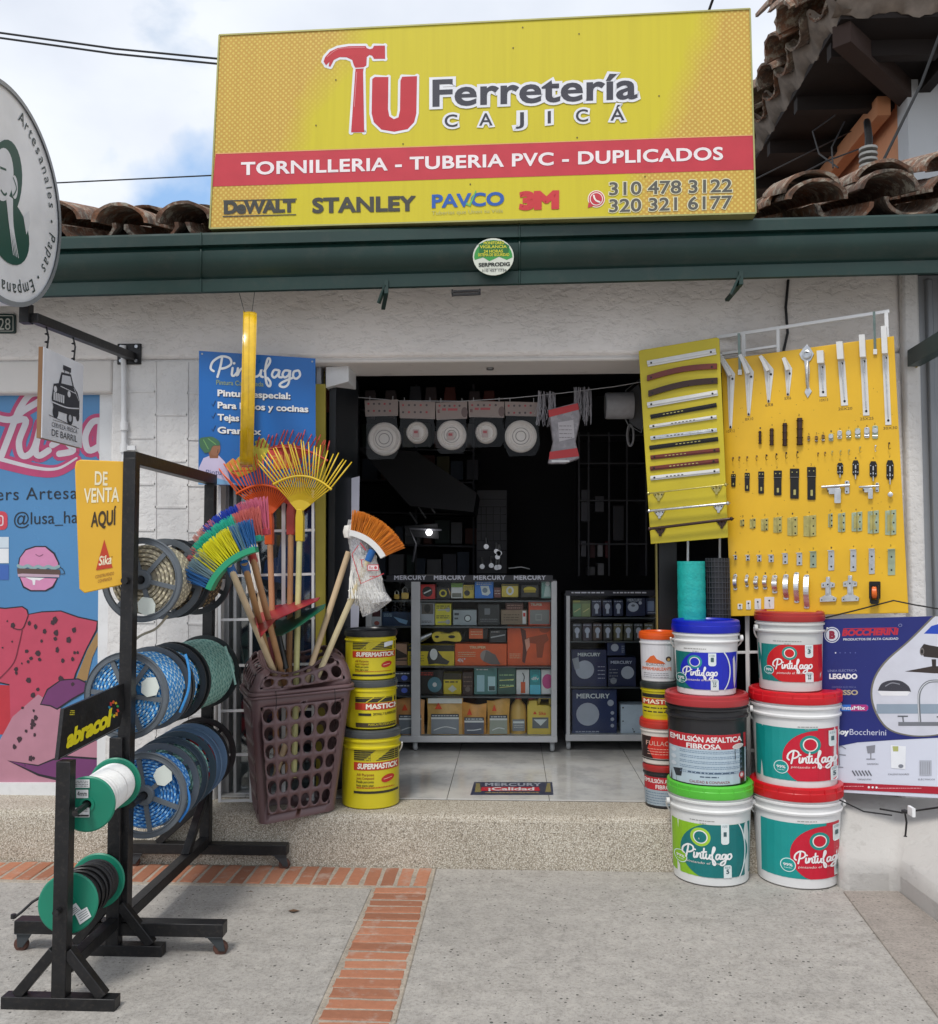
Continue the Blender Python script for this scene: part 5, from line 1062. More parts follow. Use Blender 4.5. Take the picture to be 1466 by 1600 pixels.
def broom(label, Y_, head, cc, ncol, L_in, L_out, a0, a1, handle, hcol, tips='#2a6fae', collar='#2463a8', group='push brooms with coloured bristles in the basket', width=1.0):
    # head: arc of block given centre, radii; bristles fan from the arc outwards
    (x0, y0), r_in, r_out, sq = head; o = thing('broom', label, 'broom', P(*handle[1], Y_), group)
    hm = plas(cc); (hx0, hy0), (hx1, hy1) = handle
    mb = MB(); mb.tube([P(hx0, hy0, Y_), P(*ext((hx0, hy0), (hx1, hy1), 1108), Y_+(3.88-Y_)*(1108-hy0)/(hy1-hy0))], .0125, mat(hcol, .5, 0, .1, 14), 12); mb.build('handle', o)
    k = .14; mb = MB(); mb.tube([P(hx0, hy0, Y_), P(hx0+(hx1-hx0)*k*.7, hy0+(hy1-hy0)*k*.7, Y_+(3.88-Y_)*k*.7)], .0155, plas(collar), 14); mb.build('collar', o)
    pt_ = lambda an, r: (x0+math.cos(an)*r, y0+math.sin(an)*r*sq)
    mb = MB(); n = 16; arc = [pt_(a0+(a1-a0)*i/n, r_in-5) for i in range(n+1)]+[pt_(a1-(a1-a0)*i/n, r_in+4) for i in range(n+1)]
    mb.slab(FY(Y_), arc, -.022, .024, hm); mb.build('head_block', o, bevel=.003)
    mb = MB(); rg = random.Random(len(label)+int(r_in)); N_ = int(800*width)
    for i in range(N_):
        t = rg.random(); an = a0+(a1-a0)*t; ci = ncol[min(len(ncol)-1, int(t*len(ncol)))]; ci = ci if isinstance(ci, str) else ci[rg.randrange(len(ci))]
        q = round(t*26)/26; an = a0+(a1-a0)*(q*.55+t*.45); dz = rg.uniform(-.02, .02); sp = rg.uniform(.98, 1.04); an2 = an+rg.uniform(-.03, .03)
        A, B = P(*pt_(an, r_in+2), Y_+dz*.8), P(*pt_(an2, r_out*sp), Y_+dz*1.9)
        mb.tube([A, A.lerp(B, .6)+V((0, rg.uniform(-.004, .004), 0)), B], [.0016, .0015, .0012], mat(ci, .45), 4)
    o2_ = mb.build('bristles', o, smooth=0); o2_['kind'] = 'stuff'; return o
broom('back broom of the left three with blue and pink bristles', 3.37, ((435, 945), 116, 165, 1.0), '#c24a5a', ['#c78f86', ('#2648a8', '#c9727a'), '#1c3fae', '#1c3fae', '#c9657f', '#c9657f'], 0, 0, math.radians(217), math.radians(263), ((392, 860), (438, 1040)), '#b88f68', collar='#a33')
broom('middle broom of the left three with turquoise and pink bristles', 3.31, ((430, 950), 112, 156, 1.0), '#2a8f7a', ['#c9656a', '#27b193', '#2bb59a', '#2bb59a', '#2bb59a', '#c4635c', '#c4635c'], 0, 0, math.radians(209), math.radians(260), ((382, 880), (420, 1030)), '#b08a60', collar='#2463a8')
broom('front broom of the left three with yellow, grey and blue bristles on green', 3.24, ((425, 960), 105, 148, 1.0), '#1f8f68', ['#1f5f9c', '#6d8790', ('#d6cf1e', '#6d8790'), '#d9d41c', '#d9d41c', '#d6cf1e', ('#5a7f90', '#1f5f9c'), '#1f5f9c'], 0, 0, math.radians(202), math.radians(257), ((358, 882), (425, 1042)), '#d8c4a2')
# orange broom
broom('broom with orange bristles on a white head leaning right of the basket', 3.82, ((535, 905), 74, 106, 1.0), '#dcdcda', ['#d27a1c', '#d9801a', '#d9801a', '#cf761a'], 0, 0, math.radians(-80), math.radians(-28), ((583, 858), (503, 1042)), '#cfc19c', width=1.3)
# mops
M_YARN = mat('#e8e5de', .9, 0, .1, 30, .5, 80)
def bagmat(): 
    return film()
mp_ = thing('bagged_mop', 'white mop in a clear plastic bag with red print hanging beside the orange broom', 'mop', P(575, 960, 3.86))
mb = MB(); mb.tube([P(545, 862, 3.87), P(*ext((545, 862), (488, 1036)), 3.9)], .0125, WOODL, 12); mb.build('handle', mp_)
rg = random.Random(9); mb = MB()
for i in range(230):
    x0, x1 = rg.uniform(554, 588), rg.uniform(548, 598); ye = 955-abs(x1-572)*.9+rg.uniform(-14, 4); y_ = 3.86+rg.uniform(-.03, .03)
    mb.tube([P(x0, 868, 3.86), P((x0+x1)/2+rg.uniform(-8, 8), 905, y_), P(x1+rg.uniform(-4, 4), 935, y_), P(x1+rg.uniform(-6, 6), ye, 3.86)], .0032, M_YARN, 5)
mb.build('yarn', mp_)['kind'] = 'stuff'
mb = MB(); vs = []; nu, nv = 14, 12; BO = [(545, 812, 560, 812), (541, 830, 566, 832), (545, 850, 580, 846), (548, 870, 586, 862), (547, 900, 595, 895), (552, 925, 602, 925), (560, 945, 614, 938), (567, 964, 590, 955)]
for k, (xl, yl, xr, yr) in enumerate(BO):
    for i in range(nu):
        an = 2*PI*i/nu; t = (1-math.cos(an))/2; vs.append(P(xl+(xr-xl)*t+rg.uniform(-1.5, 1.5), yl+(yr-yl)*t, 3.86+math.sin(an)*.045*(.4 if k in (0, 7) else 1)+rg.uniform(-.004, .004)))
mb.add(vs, [(k*nu+i, k*nu+(i+1) % nu, (k+1)*nu+(i+1) % nu, (k+1)*nu+i) for k in range(7) for i in range(nu)], bagmat()); mb.build('plastic_bag', mp_, smooth=0)
mb = MB(); mb.lathe([(0, 0), (.03, .005), (.036, .03), (.03, .055), (0, .06)], M_YARN, 16, P(549, 842, 3.87)); mb.build('mop_cap', mp_)
class Off:
    curved = False
    def __init__(s, Y): s.f = FY(Y)
    def at(s, x, y, z=0): return s.f.at(x, y, z)
I = Ink(Off(3.805), .0, .0004); I.line([(560, 852), (550, 866), (564, 912), (600, 896)], 1.4, '#b8323c', 0, 0); I.line([(563, 848), (572, 860)], 1.6, '#b8323c', 0, 0); I.line([(565, 875), (566, 886)], 1.3, '#b8323c', 0, 0); I.text('T', 562, 882, 569, 882, 8, '#b8323c', 0, .0)
I.poly(rrect(574, 882, 592, 892, 1.5), '#c05058', 0); I.poly(rrect(575.2, 883.2, 590.8, 890.8, 1), '#d9cfd0', 1); I.text('Re', 577, 889.5, 583, 889.5, 5, '#b8323c', 2, .0); I.ell(587, 887, 2.4, 2.4, '#c05058', 2, 10); I.fuzz(578, 900, 592, 1, 1, '#b8323c', 0, 1.2)
I.build('bag_print', mp_)
m2 = thing('grey_string_mop', 'grey white string mop head hanging behind the left brooms', 'mop', P(395, 900, 3.98)); mb = MB()
for i in range(60):
    x0, x1 = rg.uniform(392, 402), rg.uniform(385, 405); y_ = 3.98+rg.uniform(-.02, .02)
    mb.tube([P(x0, 852, 3.98), P((x0+x1)/2+rg.uniform(-4, 4), 890, y_), P(x1, rg.uniform(915, 928), y_)], .0035, M_YARN, 5)
mb.build('yarn', m2)['kind'] = 'stuff'
mb = MB(); mb.tube([P(399, 850, 4.0), P(415, 1030, 3.96)], .011, WOODL, 10); mb.build('handle', m2)
def dustpan(label, col, Y_, pts, lip, hd):
    o = thing('dustpan', label, 'dustpan', P(*hd[1], Y_), 'plastic dustpans standing in the basket'); m = plas(col, .35)
    mb = MB(); f = Flat(P(*pts[0], Y_), P(*pts[2], Y_+.03), P(*pts[3], Y_-.06)); mb.slab(f, pts, -.004, 0, m); mb.build('pan', o, bevel=.0015)
    mb = MB(); n = len(lip)
    for i in range(n-1): mb.slab(f, [lip[i], lip[i+1], (lip[i+1][0]-1, lip[i+1][1]+3), (lip[i][0]-1, lip[i][1]+3)], -.002, .035, m)
    mb.build('raised_edge', o)
    mb = MB(); mb.tube([P(*hd[0], Y_+.01), P(*hd[1], Y_)], .012, mat('#16181a' if col != '#9c2430' else '#7d2a30', .4), 12); mb.build('handle', o)
dustpan('red dustpan standing behind the green one in the basket', '#9c2430', 3.90, [(400, 962), (418, 948), (500, 933), (496, 938), (430, 968), (408, 994)], [(400, 962), (408, 994)], ((420, 965), (426, 1040)))
dustpan('dark green dustpan with a black handle in the basket', '#0f5a42', 3.86, [(411, 995), (424, 972), (509, 943), (506, 950), (470, 976), (440, 992)], [(424, 972), (411, 995)], ((434, 985), (447, 1045)))
# ================================================================== buckets
LASTC = [0]
def bucket(name, label, cx, lid, body, Yf, bcol, lcol, art, group, dx=0, handle=None, style='pail', lidh=1, bulge=1, clasp=False):
    """lid = (x0, x1, ytop, ybot) and body = (x0, x1, ybot) in photo pixels; Yf = distance of its front"""
    lx0, lx1, ly0, ly1 = lid; bx0, bx1, by = body
    bw = (bx1-bx0)/2*1.035
    if Yf == 'g': Yf = G(cx, by, .0065).y; LASTC[0] = Yf+bw*Yf/1450
    elif Yf == 's': Yf = G(cx, by, FZZ).y; LASTC[0] = Yf+bw*Yf/1450
    else: Yf = LASTC[0]/(1+bw/1450)
    px2m = Yf/1450; r_l = (lx1-lx0)/2*px2m*1.035; r_b = (bx1-bx0)/2*px2m*1.035
    Yc = Yf+r_b; c0 = P((bx0+bx1)/2, by, Yf); cX = P((lx0+lx1+bx0+bx1)/4, by, Yc).x; c = V((cX, Yc, 0))
    zb = P(cx, by, Yf).z; zt = P(cx, ly1, Yf-(r_l-r_b)).z; zl = P(cx, ly0, Yf-(r_l-r_b)).z
    rt = r_l*.955; H = zt-zb
    o = thing(name, label, 'bucket', (c.x, c.y, zb), group); bm_ = plas(bcol, .32); R = lambda k: r_b+(rt-r_b)*k
    prof = [(0, .004), (R(0)-.008, 0), (R(0), .006)]
    prof += [(R(.5), H*.5), (R(.80), H*.80)]
    if style == 'pail': prof += [(R(.805), H*.805), (R(.81)+.007, H*.815), (R(.83)+.008, H*.835), (R(.835)+.001, H*.85), (R(.9), H*.90), (R(.905)+.007, H*.915), (R(.93)+.007, H*.935), (R(.935)+.001, H*.945)]
    else: prof += [(R(.84), H*.84), (R(.85)+.004, H*.85), (R(.87)+.004, H*.875), (R(.88), H*.88)]
    prof += [(rt, H), (rt-.004, H), (rt-.006, H-.01), (0, H-.012)]
    mb = MB(); mb.lathe(prof, bm_, 56, (c.x, c.y, zb)); mb.build('bucket_body', o, smooth=40)
    h = zl-zt+.004; lm = plas(lcol, .3); mb = MB(); rr = r_l
    mb.lathe([(0, h-.006), (rr-.022, h-.006), (rr-.018, h), (rr-.006, h), (rr, h-.005), (rr, h*.55), (rr+.002, h*.5), (rr+.002, h*.12), (rr, -.006), (rr-.004, -.008), (rr-.005, 0), (0, 0)], lm, 56, (c.x, c.y, zt-.004)); lo_ = mb.build('lid', o, smooth=40)
    if clasp:
        mb = MB()
        for k in range(10):
            an = -PI/2+.18+(k-4.5)*.34; p = V((c.x+math.cos(an)*(rr+.001), c.y+math.sin(an)*(rr+.001), zt-.004)); mb.bar(p+V((0, 0, .0)), p+V((0, 0, h*.85)), .003, .004, lm)
        mb.build('lid_tab', o)['kind'] = 'stuff'
    D = Drum(cx, ly1, by, (lx1-lx0)/2*.955, (bx1-bx0)/2, V((c.x, c.y, 0)), zt, zb, rt, r_b)
    D.a = ((bx0+bx1+lx0+lx1)/4,)+D.a[1:]
    if art: I = Ink(D, .0011, .00035); art(I); I.build('label', o)
    if handle:                                   # bail ear and wire
        for sx in handle:
            mb = MB(); p = V((c.x+sx*(rt+.004), c.y-.02, zb+H*.86)); mb.lathe([(0, 0), (.013, 0), (.013, .012), (0, .014)], bm_, 14, p, (sx, 0, 0)); mb.build('handle_ear', o)
        mb = MB(); pts = [V((c.x+math.cos(a_)*(rt+.016), c.y-.02+math.sin(a_)*(rt*.25+.03), zb+H*.86-abs(math.sin(a_))*H*.30)) for a_ in [PI*i/22 for i in range(23)]]
        mb.tube(pts, .0035, mat('#d9d9d6', .4) if bcol not in ('#19191b', '#d7c81c') else M_BLK, 8); mb.build('handle', o)
    return o, D
TEAL, GREENC = '#0f8a82', '#86b81c'
def pintu(x0, y0, x1, y1, bgc, circ, ccx, ccy, crx, cry, ringc, lx0, lx1, ly, sx, sloganw, badge=None, tab=None, topnote=None, edge=None, halo=None):
    def f(I):
        I.rect(x0, y0, x1, y1, bgc, 0)
        n = 40; pts = [(ccx+crx*math.cos(2*PI*i/n), ccy+cry*math.sin(2*PI*i/n)) for i in range(n)]
        pts = [(min(max(a, x0), x1), min(max(b, y0), y1)) for a, b in pts]
        if halo: I.poly([(max(x0, a-1.6 if a < ccx else a), b) for a, b in pts], halo, 1)
        I.poly(pts, circ, 2); I.rect(ccx, y0, x1, y1, circ, 2)
        rx, ry, rr = sx; I.ell(rx, ry, rr*1.32, rr*1.32, ringc, 3, 30); I.ell(rx, ry, rr*.95, rr*.95, '#e6e4e0', 4, 30); I.ell(rx, ry, rr*.80, rr*.80, circ, 5, 30)
        script(I, lx0, ly, lx1, (lx1-lx0)*.27, '#efece8', 6, 2.1*(lx1-lx0)/60); I.text('pintando el futuro', lx0+6, ly+9, lx0+sloganw, ly+8, 3.6, '#e6d8d4', 6, .0, sh=.2)
        if badge: bx, by_, br_ = badge; I.ell(bx, by_, br_, br_*1.0, '#cfe8e4', 3, 24); I.ell(bx, by_, br_*.88, br_*.88, bgc, 4, 24); I.text('99%', bx-br_*.6, by_+1.8, bx+br_*.6, by_+1.8, 4.4, '#e6f2ee', 5, .03); I.fuzz(bx-br_*.5, by_+4, bx+br_*.5, 1, 2, '#cfe8e4', 5, .8)
        for t in tab or []:
            tx, ty0, ty1, dn, num = t; w_ = 5.6; I.poly(rrect(tx-w_, ty0, tx+w_, ty1, 3.6), '#d9e2e2', 4); I.rect(tx-w_, ty0 if dn else (ty0+ty1)/2, tx+w_, (ty0+ty1)/2 if dn else ty1, '#d9e2e2', 5); I.text(num, tx-2.2, (ty0+ty1)/2+3.5, tx+2.2, (ty0+ty1)/2+3.5, 7, '#3d5a60', 6, .03); I.fuzz(tx-4, ty0+2.4, tx+4, 2, 1.8, '#7d949a', 6, .8, int(tx))
        if edge: ex = edge; I.arc(ex-20, (y0+y1)/2, 20, (y1-y0)*.62, 1.6, -.95, .95, '#dce8ea', 5)
        if topnote: a_, b_, c_ = topnote; I.fuzz(a_, b_, c_, 1, 3, '#8c8c88', 0, 1.1, int(a_)); I.fuzz((a_+c_)/2-4, b_+4, (a_+c_)/2+5, 1, 3, '#9a9a96', 0, 1.1, 3)
    return f
GP_ = 'paint buckets stacked at the right of the doorway'
# left-hand column of the right group (drawn bottom up)
bucket('paint_bucket', 'white paint bucket with bright green lid and teal label, standing on the ground', 1109, (1045, 1173, 1231, 1247), (1058, 1169, 1387), 'g', '#d8d9d8', '#55b83a',
  pintu(1052, 1290, 1172, 1372, '#86b81c', '#0b6f70', 1116, 1332, 48, 44, '#9fc83a', 1070, 1141, 1343, (1097, 1310, 11), 62, (1068, 1347, 10), [(1132, 1288, 1320, True, '1'), (1135, 1352, 1372, False, '5')], (1082, 1284, 1118), 1160), GP_, handle=(-1, 1), clasp=True)
def emul(I):
    I.rect(1050, 1149, 1163, 1227, '#aebfca', 0); I.rect(1050, 1149, 1163, 1172, '#b3202c', 1)
    I.text('EMULSIÓN ASFALTICA', 1052, 1161, 1156, 1161, 8.5, '#e6e2e0', 2, .03); I.text('FIBROSA', 1076, 1171.5, 1126, 1171.5, 8, '#e6e2e0', 2, .03); I.ell(1150, 1168, 8, 4, '#d9d4d0', 2, a=-.15); I.ell(1150, 1168, 6.5, 2.8, '#c8c0bc', 3, a=-.15)
    for k in range(5): I.fuzz(1066, 1175+k*8, 1156, 2, 2.6, '#7288a0', 1, .9, k)
    for k in range(3): I.ell(1057, 1178+k*11, 4, 3.6, '#c4ced6', 1, 12)
    I.poly([(1056, 1208), (1070, 1205), (1068, 1218), (1060, 1219)], '#2a3038', 1); I.fuzz(1078, 1208, 1144, 1, 3, '#45566a', 1, 2.2, 4); I.ell(1155, 1214, 4, 5, '#b9303a', 1); I.ell(1155, 1214, 2.2, 3, '#d4c9c9', 2)
    I.text('CALIDAD & CONFIANZA', 1080, 1225, 1138, 1225, 4, '#8a4a4a', 1, .01); I.fuzz(1095, 1214, 1122, 1, 3, '#45566a', 1, 1.8, 5)
bucket('emulsion_bucket', 'black bucket of asphalt emulsion with red lid and grey blue label', 1104, (1042, 1167, 1089, 1102), (1050, 1164, 1231), 'a', '#232326', '#a83236', emul, GP_, clasp=False)
bucket('paint_bucket', 'white paint bucket with bright blue lid and blue label on the black bucket', 1103, (1051, 1152, 971, 986), (1063, 1150, 1089), 'a', '#dcdddd', '#0a1ea8',
  pintu(1056, 1020, 1151, 1078, '#0b6f6c', '#1626b4', 1104, 1049, 37, 34, '#1c8a8a', 1070, 1120, 1056, (1088, 1035, 8), 46, (1068, 1062, 8), [(1113, 1021, 1041, True, '1'), (1116, 1061, 1079, False, '3.5')], (1072, 1014, 1105), 1138), GP_, handle=(1,))
bucket('paint_bucket', 'white paint bucket with red lid, lowest of the right-hand stack', 1246, (1178, 1313, 1233, 1250), (1190, 1306, 1391), 'g', '#dadada', '#c0101c',
  pintu(1196, 1288, 1307, 1374, '#0b908c', '#c21230', 1288, 1336, 51, 44, '#0f8a82', 1242, 1308, 1348, (1278, 1315, 10.5), 58, (1234, 1354, 11), [(1302, 1292, 1318, True, '1'), (1303, 1348, 1372, False, '5')], (1248, 1284, 1275)), GP_, handle=(-1, 1), clasp=True)
bucket('paint_bucket', 'white paint bucket with red lid, second from the ground in the right-hand stack', 1243, (1175, 1311, 1084, 1098), (1188, 1305, 1236), 'a', '#d9d9d9', '#c41420',
  pintu(1188, 1139, 1307, 1221, '#0b908c', '#c21230', 1276, 1186, 50, 44, '#0f8a82', 1232, 1302, 1192, (1265, 1164, 11), 60, (1224, 1201, 10.5), [(1296, 1143, 1168, True, '1'), (1298, 1200, 1222, False, '5')], (1248, 1136, 1276)), GP_, handle=(-1, 1), clasp=True)
bucket('paint_bucket', 'smaller greyish paint bucket with flat dull red lid on top of the right-hand stack', 1236, (1183, 1285, 957, 968), (1192, 1282, 1083), 'a', '#c9cac8', '#a02a28',
  pintu(1188, 1008, 1283, 1066, '#0c7d78', '#bf1018', 1243, 1037, 40, 34, '#1a8a80', 1211, 1266, 1045, (1235, 1021, 8), 46, (1206, 1049, 7), [(1262, 1008, 1028, True, '3'), (1262, 1050, 1066, False, '3.5')], (1212, 1002, 1252)), GP_, handle=(-1,), style='pail')
# small stack behind
def sm1(I):
    I.rect(1003, 999, 1056, 1060, '#cfcfd4', 0); I.poly([(1010, 1036), (1018, 1026), (1023, 1024), (1027, 1030), (1036, 1034), (1040, 1038), (1024, 1037)], '#d2622a', 1); I.text('BOROCUZ', 1012, 1041, 1038, 1041, 4.4, '#56504e', 1, .0); I.text('IMPERMEABILIZANTE', 1006, 1048, 1048, 1048, 5, '#d2622a', 1, .03)
    I.fuzz(1008, 1052, 1044, 3, 3, '#8a8a90', 1, 1, 6); I.ell(1044, 1030, 4, 4, '#4a3a36', 1); I.ell(1044, 1031, 2, 2.4, '#c8a060', 2)
GS = 'small product tubs stacked inside the right of the doorway'
def sm2(I):
    I.rect(1006, 1084, 1056, 1118, '#c6b81c', 0); I.rect(1006, 1085, 1056, 1091, '#26221c', 1); I.rect(1006, 1092, 1056, 1102, '#b5361e', 1); I.text('MASTIK', 1008, 1100.5, 1050, 1100.5, 7, '#e8dcc0', 2, .03); I.fuzz(1008, 1106, 1050, 1, 3, '#3a3620', 1, 1.8, 2); I.fuzz(1008, 1112, 1050, 1, 3, '#3a3620', 1, 2, 3)
def sm3(I):
    I.rect(1006, 1152, 1060, 1186, '#c8281c', 0); I.poly([(1006, 1152), (1020, 1152), (1014, 1170), (1022, 1186), (1006, 1186)], '#2a1a1a', 1); I.text('FULLACRIL', 1012, 1166, 1058, 1166, 7, '#d9b0a0', 2, .0); I.fuzz(1014, 1171, 1052, 3, 4, '#e0a898', 1, 1, 4); I.rect(1006, 1187, 1060, 1189, '#3a3a3a', 0)
def sm4(I):
    I.rect(1010, 1216, 1060, 1260, '#9aa8b2', 0); I.rect(1010, 1216, 1060, 1236, '#b3202c', 1); I.text('EMULSIÓN ASFALTICA', 1010, 1225, 1068, 1225, 6.4, '#e6e2e0', 2, .02); I.text('FIBROSA', 1026, 1234, 1056, 1234, 6.4, '#e6e2e0', 2, .02); I.fuzz(1012, 1240, 1058, 5, 4, '#5d7086', 1, 1, 8)
bucket('emulsion_bucket', 'small dark bucket of asphalt emulsion, lowest of the small tubs on the step', 1037, (1007, 1067, 1198, 1204), (1010, 1064, 1265), 's', '#2a2a2d', '#a02828', sm4, GS, style='tub')
bucket('sealant_tub', 'white tub with red lid and red and black label among the small tubs', 1033, (1002, 1066, 1126, 1136), (1006, 1062, 1197), 'a', '#d4cdc6', '#b53026', sm3, GS, style='tub')
bucket('mastic_tub', 'small yellow mastic tub with black lid edge between the orange lid and red lid tubs', 1031, (1003, 1061, 1067, 1073), (1006, 1058, 1127), 'a', '#c6b81c', '#2b3030', sm2, GS, style='tub')
bucket('waterproofing_tub', 'white waterproofing tub with orange lid and mountain logo, topmost of the small tubs', 1029, (1000, 1058, 988, 996), (1005, 1056, 1067), 'a', '#d2d2d4', '#d8561c', sm1, GS, style='tub')
# yellow joint compound stack at the left
GY = 'yellow joint compound buckets left of the doorway'
def sup(x0, x1, y, s, word, lines, oval):
    def f(I):
        k = s
        for r in range(6): I.rect(x0+2, y-14*k+r*2.2*k, x0+20*k+r*0, y-13*k+r*2.2*k, '#2c2a1e', 0)
        I.poly([(x0, y-15*k), (x0+26*k, y-15*k), (x0+10*k, y-2*k), (x0, y-2*k)], '#2c2a1e', 0); I.poly([(x0+48*k, y-17*k), (x1, y-18*k), (x1, y-2*k), (x0+26*k, y-2*k)], '#2c2a1e', 0)
        for r in range(5):
            I.line([(x0, y-13*k+r*2.6*k), (x1, y-14.5*k+r*2.6*k)], .6, '#c6b81c', 1, 0)
        for r in range(3): I.line([(x0+(13+r*5)*k, y-2*k), (x0+(27+r*5)*k, y-15*k)], 1.0, '#c6b81c', 1, 0)
        I.rect(x0, y, x1, y+10*k, '#b5361e', 1); I.text(word, x0+5, y+8.4*k, x1-2, y+8.2*k, 7*k, '#ece4d6', 2, .045, sh=.12)
        for i, t in enumerate(lines): I.text(t, x0+4, y+(17+i*4.4)*k, x0+24*k, y+(17+i*4.4)*k, 3.2*k, '#8a3a1c' if i < 2 else '#2c2a1e', 1, .01)
        I.fuzz(x0+4, y+35*k-4, x1-6, 1, 2, '#b5561e', 1, .9, 5); I.fuzz(x0+4, y+31*k, x1-8, 1, 2, '#b5561e', 1, .9, 6); I.rect(x0, y+36*k, x1, y+39*k, '#2c2a1e', 1)
        if oval: I.ell(x1-13*k, y+21*k, 8*k, 4.6*k, '#b52a1e', 1, a=-.3); I.line([(x1-18*k, y+22*k), (x1-8*k, y+20*k)], 1, '#e0b0a0', 2, 0)
    return f
def s1(I): sup(552, 616, 1018, 1.0, 'SUPERMASTICK', ['All Purpose', 'Joint Compound', 'Masilla para juntas', 'listo para usar'], True)(I); I.poly([(599, 1005), (612, 1002), (612, 1009), (599, 1012)], '#d6dade', 4)
def s2_(I):
    I.rect(556, 1090, 617, 1098, '#2c2a1e', 0); I.line([(556, 1092), (617, 1091)], .6, '#c6b81c', 1, 0); I.line([(572, 1098), (584, 1090)], 1.4, '#c6b81c', 1, 0); I.line([(590, 1098), (602, 1090)], 1.4, '#c6b81c', 1, 0); I.rect(556, 1099, 617, 1110, '#b5361e', 1); I.text('MASTICK', 572, 1108.5, 622, 1108, 8, '#ece4d6', 2, .04)
    I.rect(561, 1115, 580, 1119, '#2c2a1e', 1); I.text('DRYWALL Y SUPERFICIES', 583, 1118.5, 617, 1118, 4, '#2c2a1e', 1, .02); I.rect(557, 1130, 617, 1137, '#40341c', 1); I.text('MARCA PROFESIONAL', 576, 1134.5, 617, 1134, 3.8, '#c6b81c', 2, .0)
s3 = sup(554, 621, 1192, 1.25, 'SUPERMASTICK', ['All Purpose', 'Joint Compound', 'Masilla para juntas', 'lista para usar'], True)
bucket('joint_compound_bucket', 'largest yellow joint compound bucket with grey rim, lowest of the yellow stack', 577, (536, 627, 1143, 1151), (533, 621, 1266), 's', '#cdbe1e', '#4a4e50', s3, GY, handle=(-1,))
bucket('joint_compound_bucket', 'middle yellow bucket of the yellow stack with a MASTICK label', 579, (539, 620, 1064, 1071), (541, 619, 1141), 'a', '#cdbe1e', '#4a4e50', s2_, GY, style='tub')
bucket('joint_compound_bucket', 'top yellow bucket of the yellow stack with black lid and white price tag', 579, (538, 619, 985, 992), (541, 618, 1064), 'a', '#cdbe1e', '#23262a', s1, GY, style='tub')
# ================================================================== hardware boards
B1 = FQ((998, 548, 4.06), (1122, 527, 3.93), (1017, 850, 4.06)); B2 = FQ((1127, 562, 4.02), (1398, 524, 3.74), (1141, 963, 4.02))
M_Y1 = mat('#bfae22', .45, 0, .07, 5, 0, 60, 0, 0, .06); M_Y2 = mat('#dbad1e', .42, 0, .06, 5, 0, 60, 0, 0, .05)
bo1 = thing('narrow_display_board', 'narrow greenish yellow board hung with rows of drawer pulls and bars', 'display board', P(1078, 850, 4.0))
part(lambda m: m.slab(B1, [(998, 549), (1001, 547), (1120, 527), (1124, 529), (1138, 840), (1017, 850)], -.009, 0, M_Y1), 'board_panel', bo1, .0015)
bo2 = thing('wide_display_board', 'wide golden yellow board covered with brackets, hinges and bolts', 'display board', P(1280, 962, 3.9))
part(lambda m: m.slab(B2, [(1127, 562), (1397, 525), (1420, 958), (1142, 963)], -.009, 0, M_Y2), 'board_panel', bo2, .0015)
gg = thing('right_gate_frame', 'white steel gate frame behind the large golden yellow board', 'gate', P(1260, 1300, 3.95))
BG = FQ((1127, 562, 4.075), (1398, 524, 3.795), (1141, 963, 4.075))
for a_, b_, w_, n_ in (((1120, 527), (1390, 486), 5, 'top_rail'), ((1162, 520), (1172, 1300), 6, 'bar'), ((1216, 512), (1222, 1240), 5, 'bar'), ((1385, 487), (1400, 960), 6, 'bar'), ((1128, 553), (1218, 540), 4, 'crossbar'), ((1135, 1172), (1235, 1174), 4, 'crossbar'), ((1135, 1020), (1235, 1018), 4, 'crossbar')):
    part(lambda m: m.slab(BG, seg(a_, b_, w_), -.012, .006 if n_ == 'bar' else .004, M_WB), n_, gg, .001)
for x, y0, y1 in ((1157, 521, 585), (1368, 487, 553)):
    mb = MB(); mb.slab(B2, seg((x-2, y0), (x, y1), 4), .002, .006, steel('#6d7a74')); mb.slab(B2, seg((x, y1-7), (x, y1+1), 6), .006, .009, mat('#d9d9d9', .4)); tag(mb.build('hanging_strap'), 'perforated strap hanging the golden board, %s side' % ('left' if x < 1200 else 'right'), 'strap')
a1 = lambda x, y: (980+x/3.0165, 430+y/3.0165)
b1 = lambda x, y: (980+x/3.0165, 700+y/3.0165)
HW = {'w': mat('#d2d2d0', .35, 0, .05, 20), 's': steel('#c4c6c8', .28), 'g': steel('#b7ad6e', .35), 'k': mat('#1b1a1a', .35, .3, .1, 20), 'b': mat('#3a2620', .3, .3, .15, 20), 'r': mat('#6b2a20', .4, 0, .1, 20), 'z': steel('#a9b59a', .35), 'br': steel('#8a6d44', .4)}
def item(name, label, cat, group, sf, fn, parts=None):
    mb = MB(); fn(mb); o = mb.build(name, bevel=.0007); tag(o, label, cat, group)
    return o
def dot(m, sf, x, y, r=1.6, z=.004, c='k'): m.slab(sf, poly_ell(x, y, r, r, 8), z, z+.0015, HW[c])
PL = [('w', 97, 418, 420, 360, 28, 'flat white', 0), ('r', 97, 487, 425, 430, 26, 'bowed dark red', 1), ('b', 103, 560, 428, 498, 28, 'bowed dark brown', 1), ('w', 97, 613, 428, 555, 26, 'plain white', 0), ('k', 112, 668, 423, 612, 20, 'thin glossy black', 0), ('w', 108, 715, 423, 668, 17, 'slim off-white', 0),
 ('s', 112, 768, 425, 730, 18, 'silver', 0), ('k', 107, 814, 430, 772, 20, 'ribbed black', 0), ('r', 112, 860, 437, 824, 20, 'ribbed dark red', 0), ('r', 110, 912, 433, 875, 21, 'ribbed brown red', 0), ('w', 112, 957, 437, 922, 21, 'ribbed white', 0)]
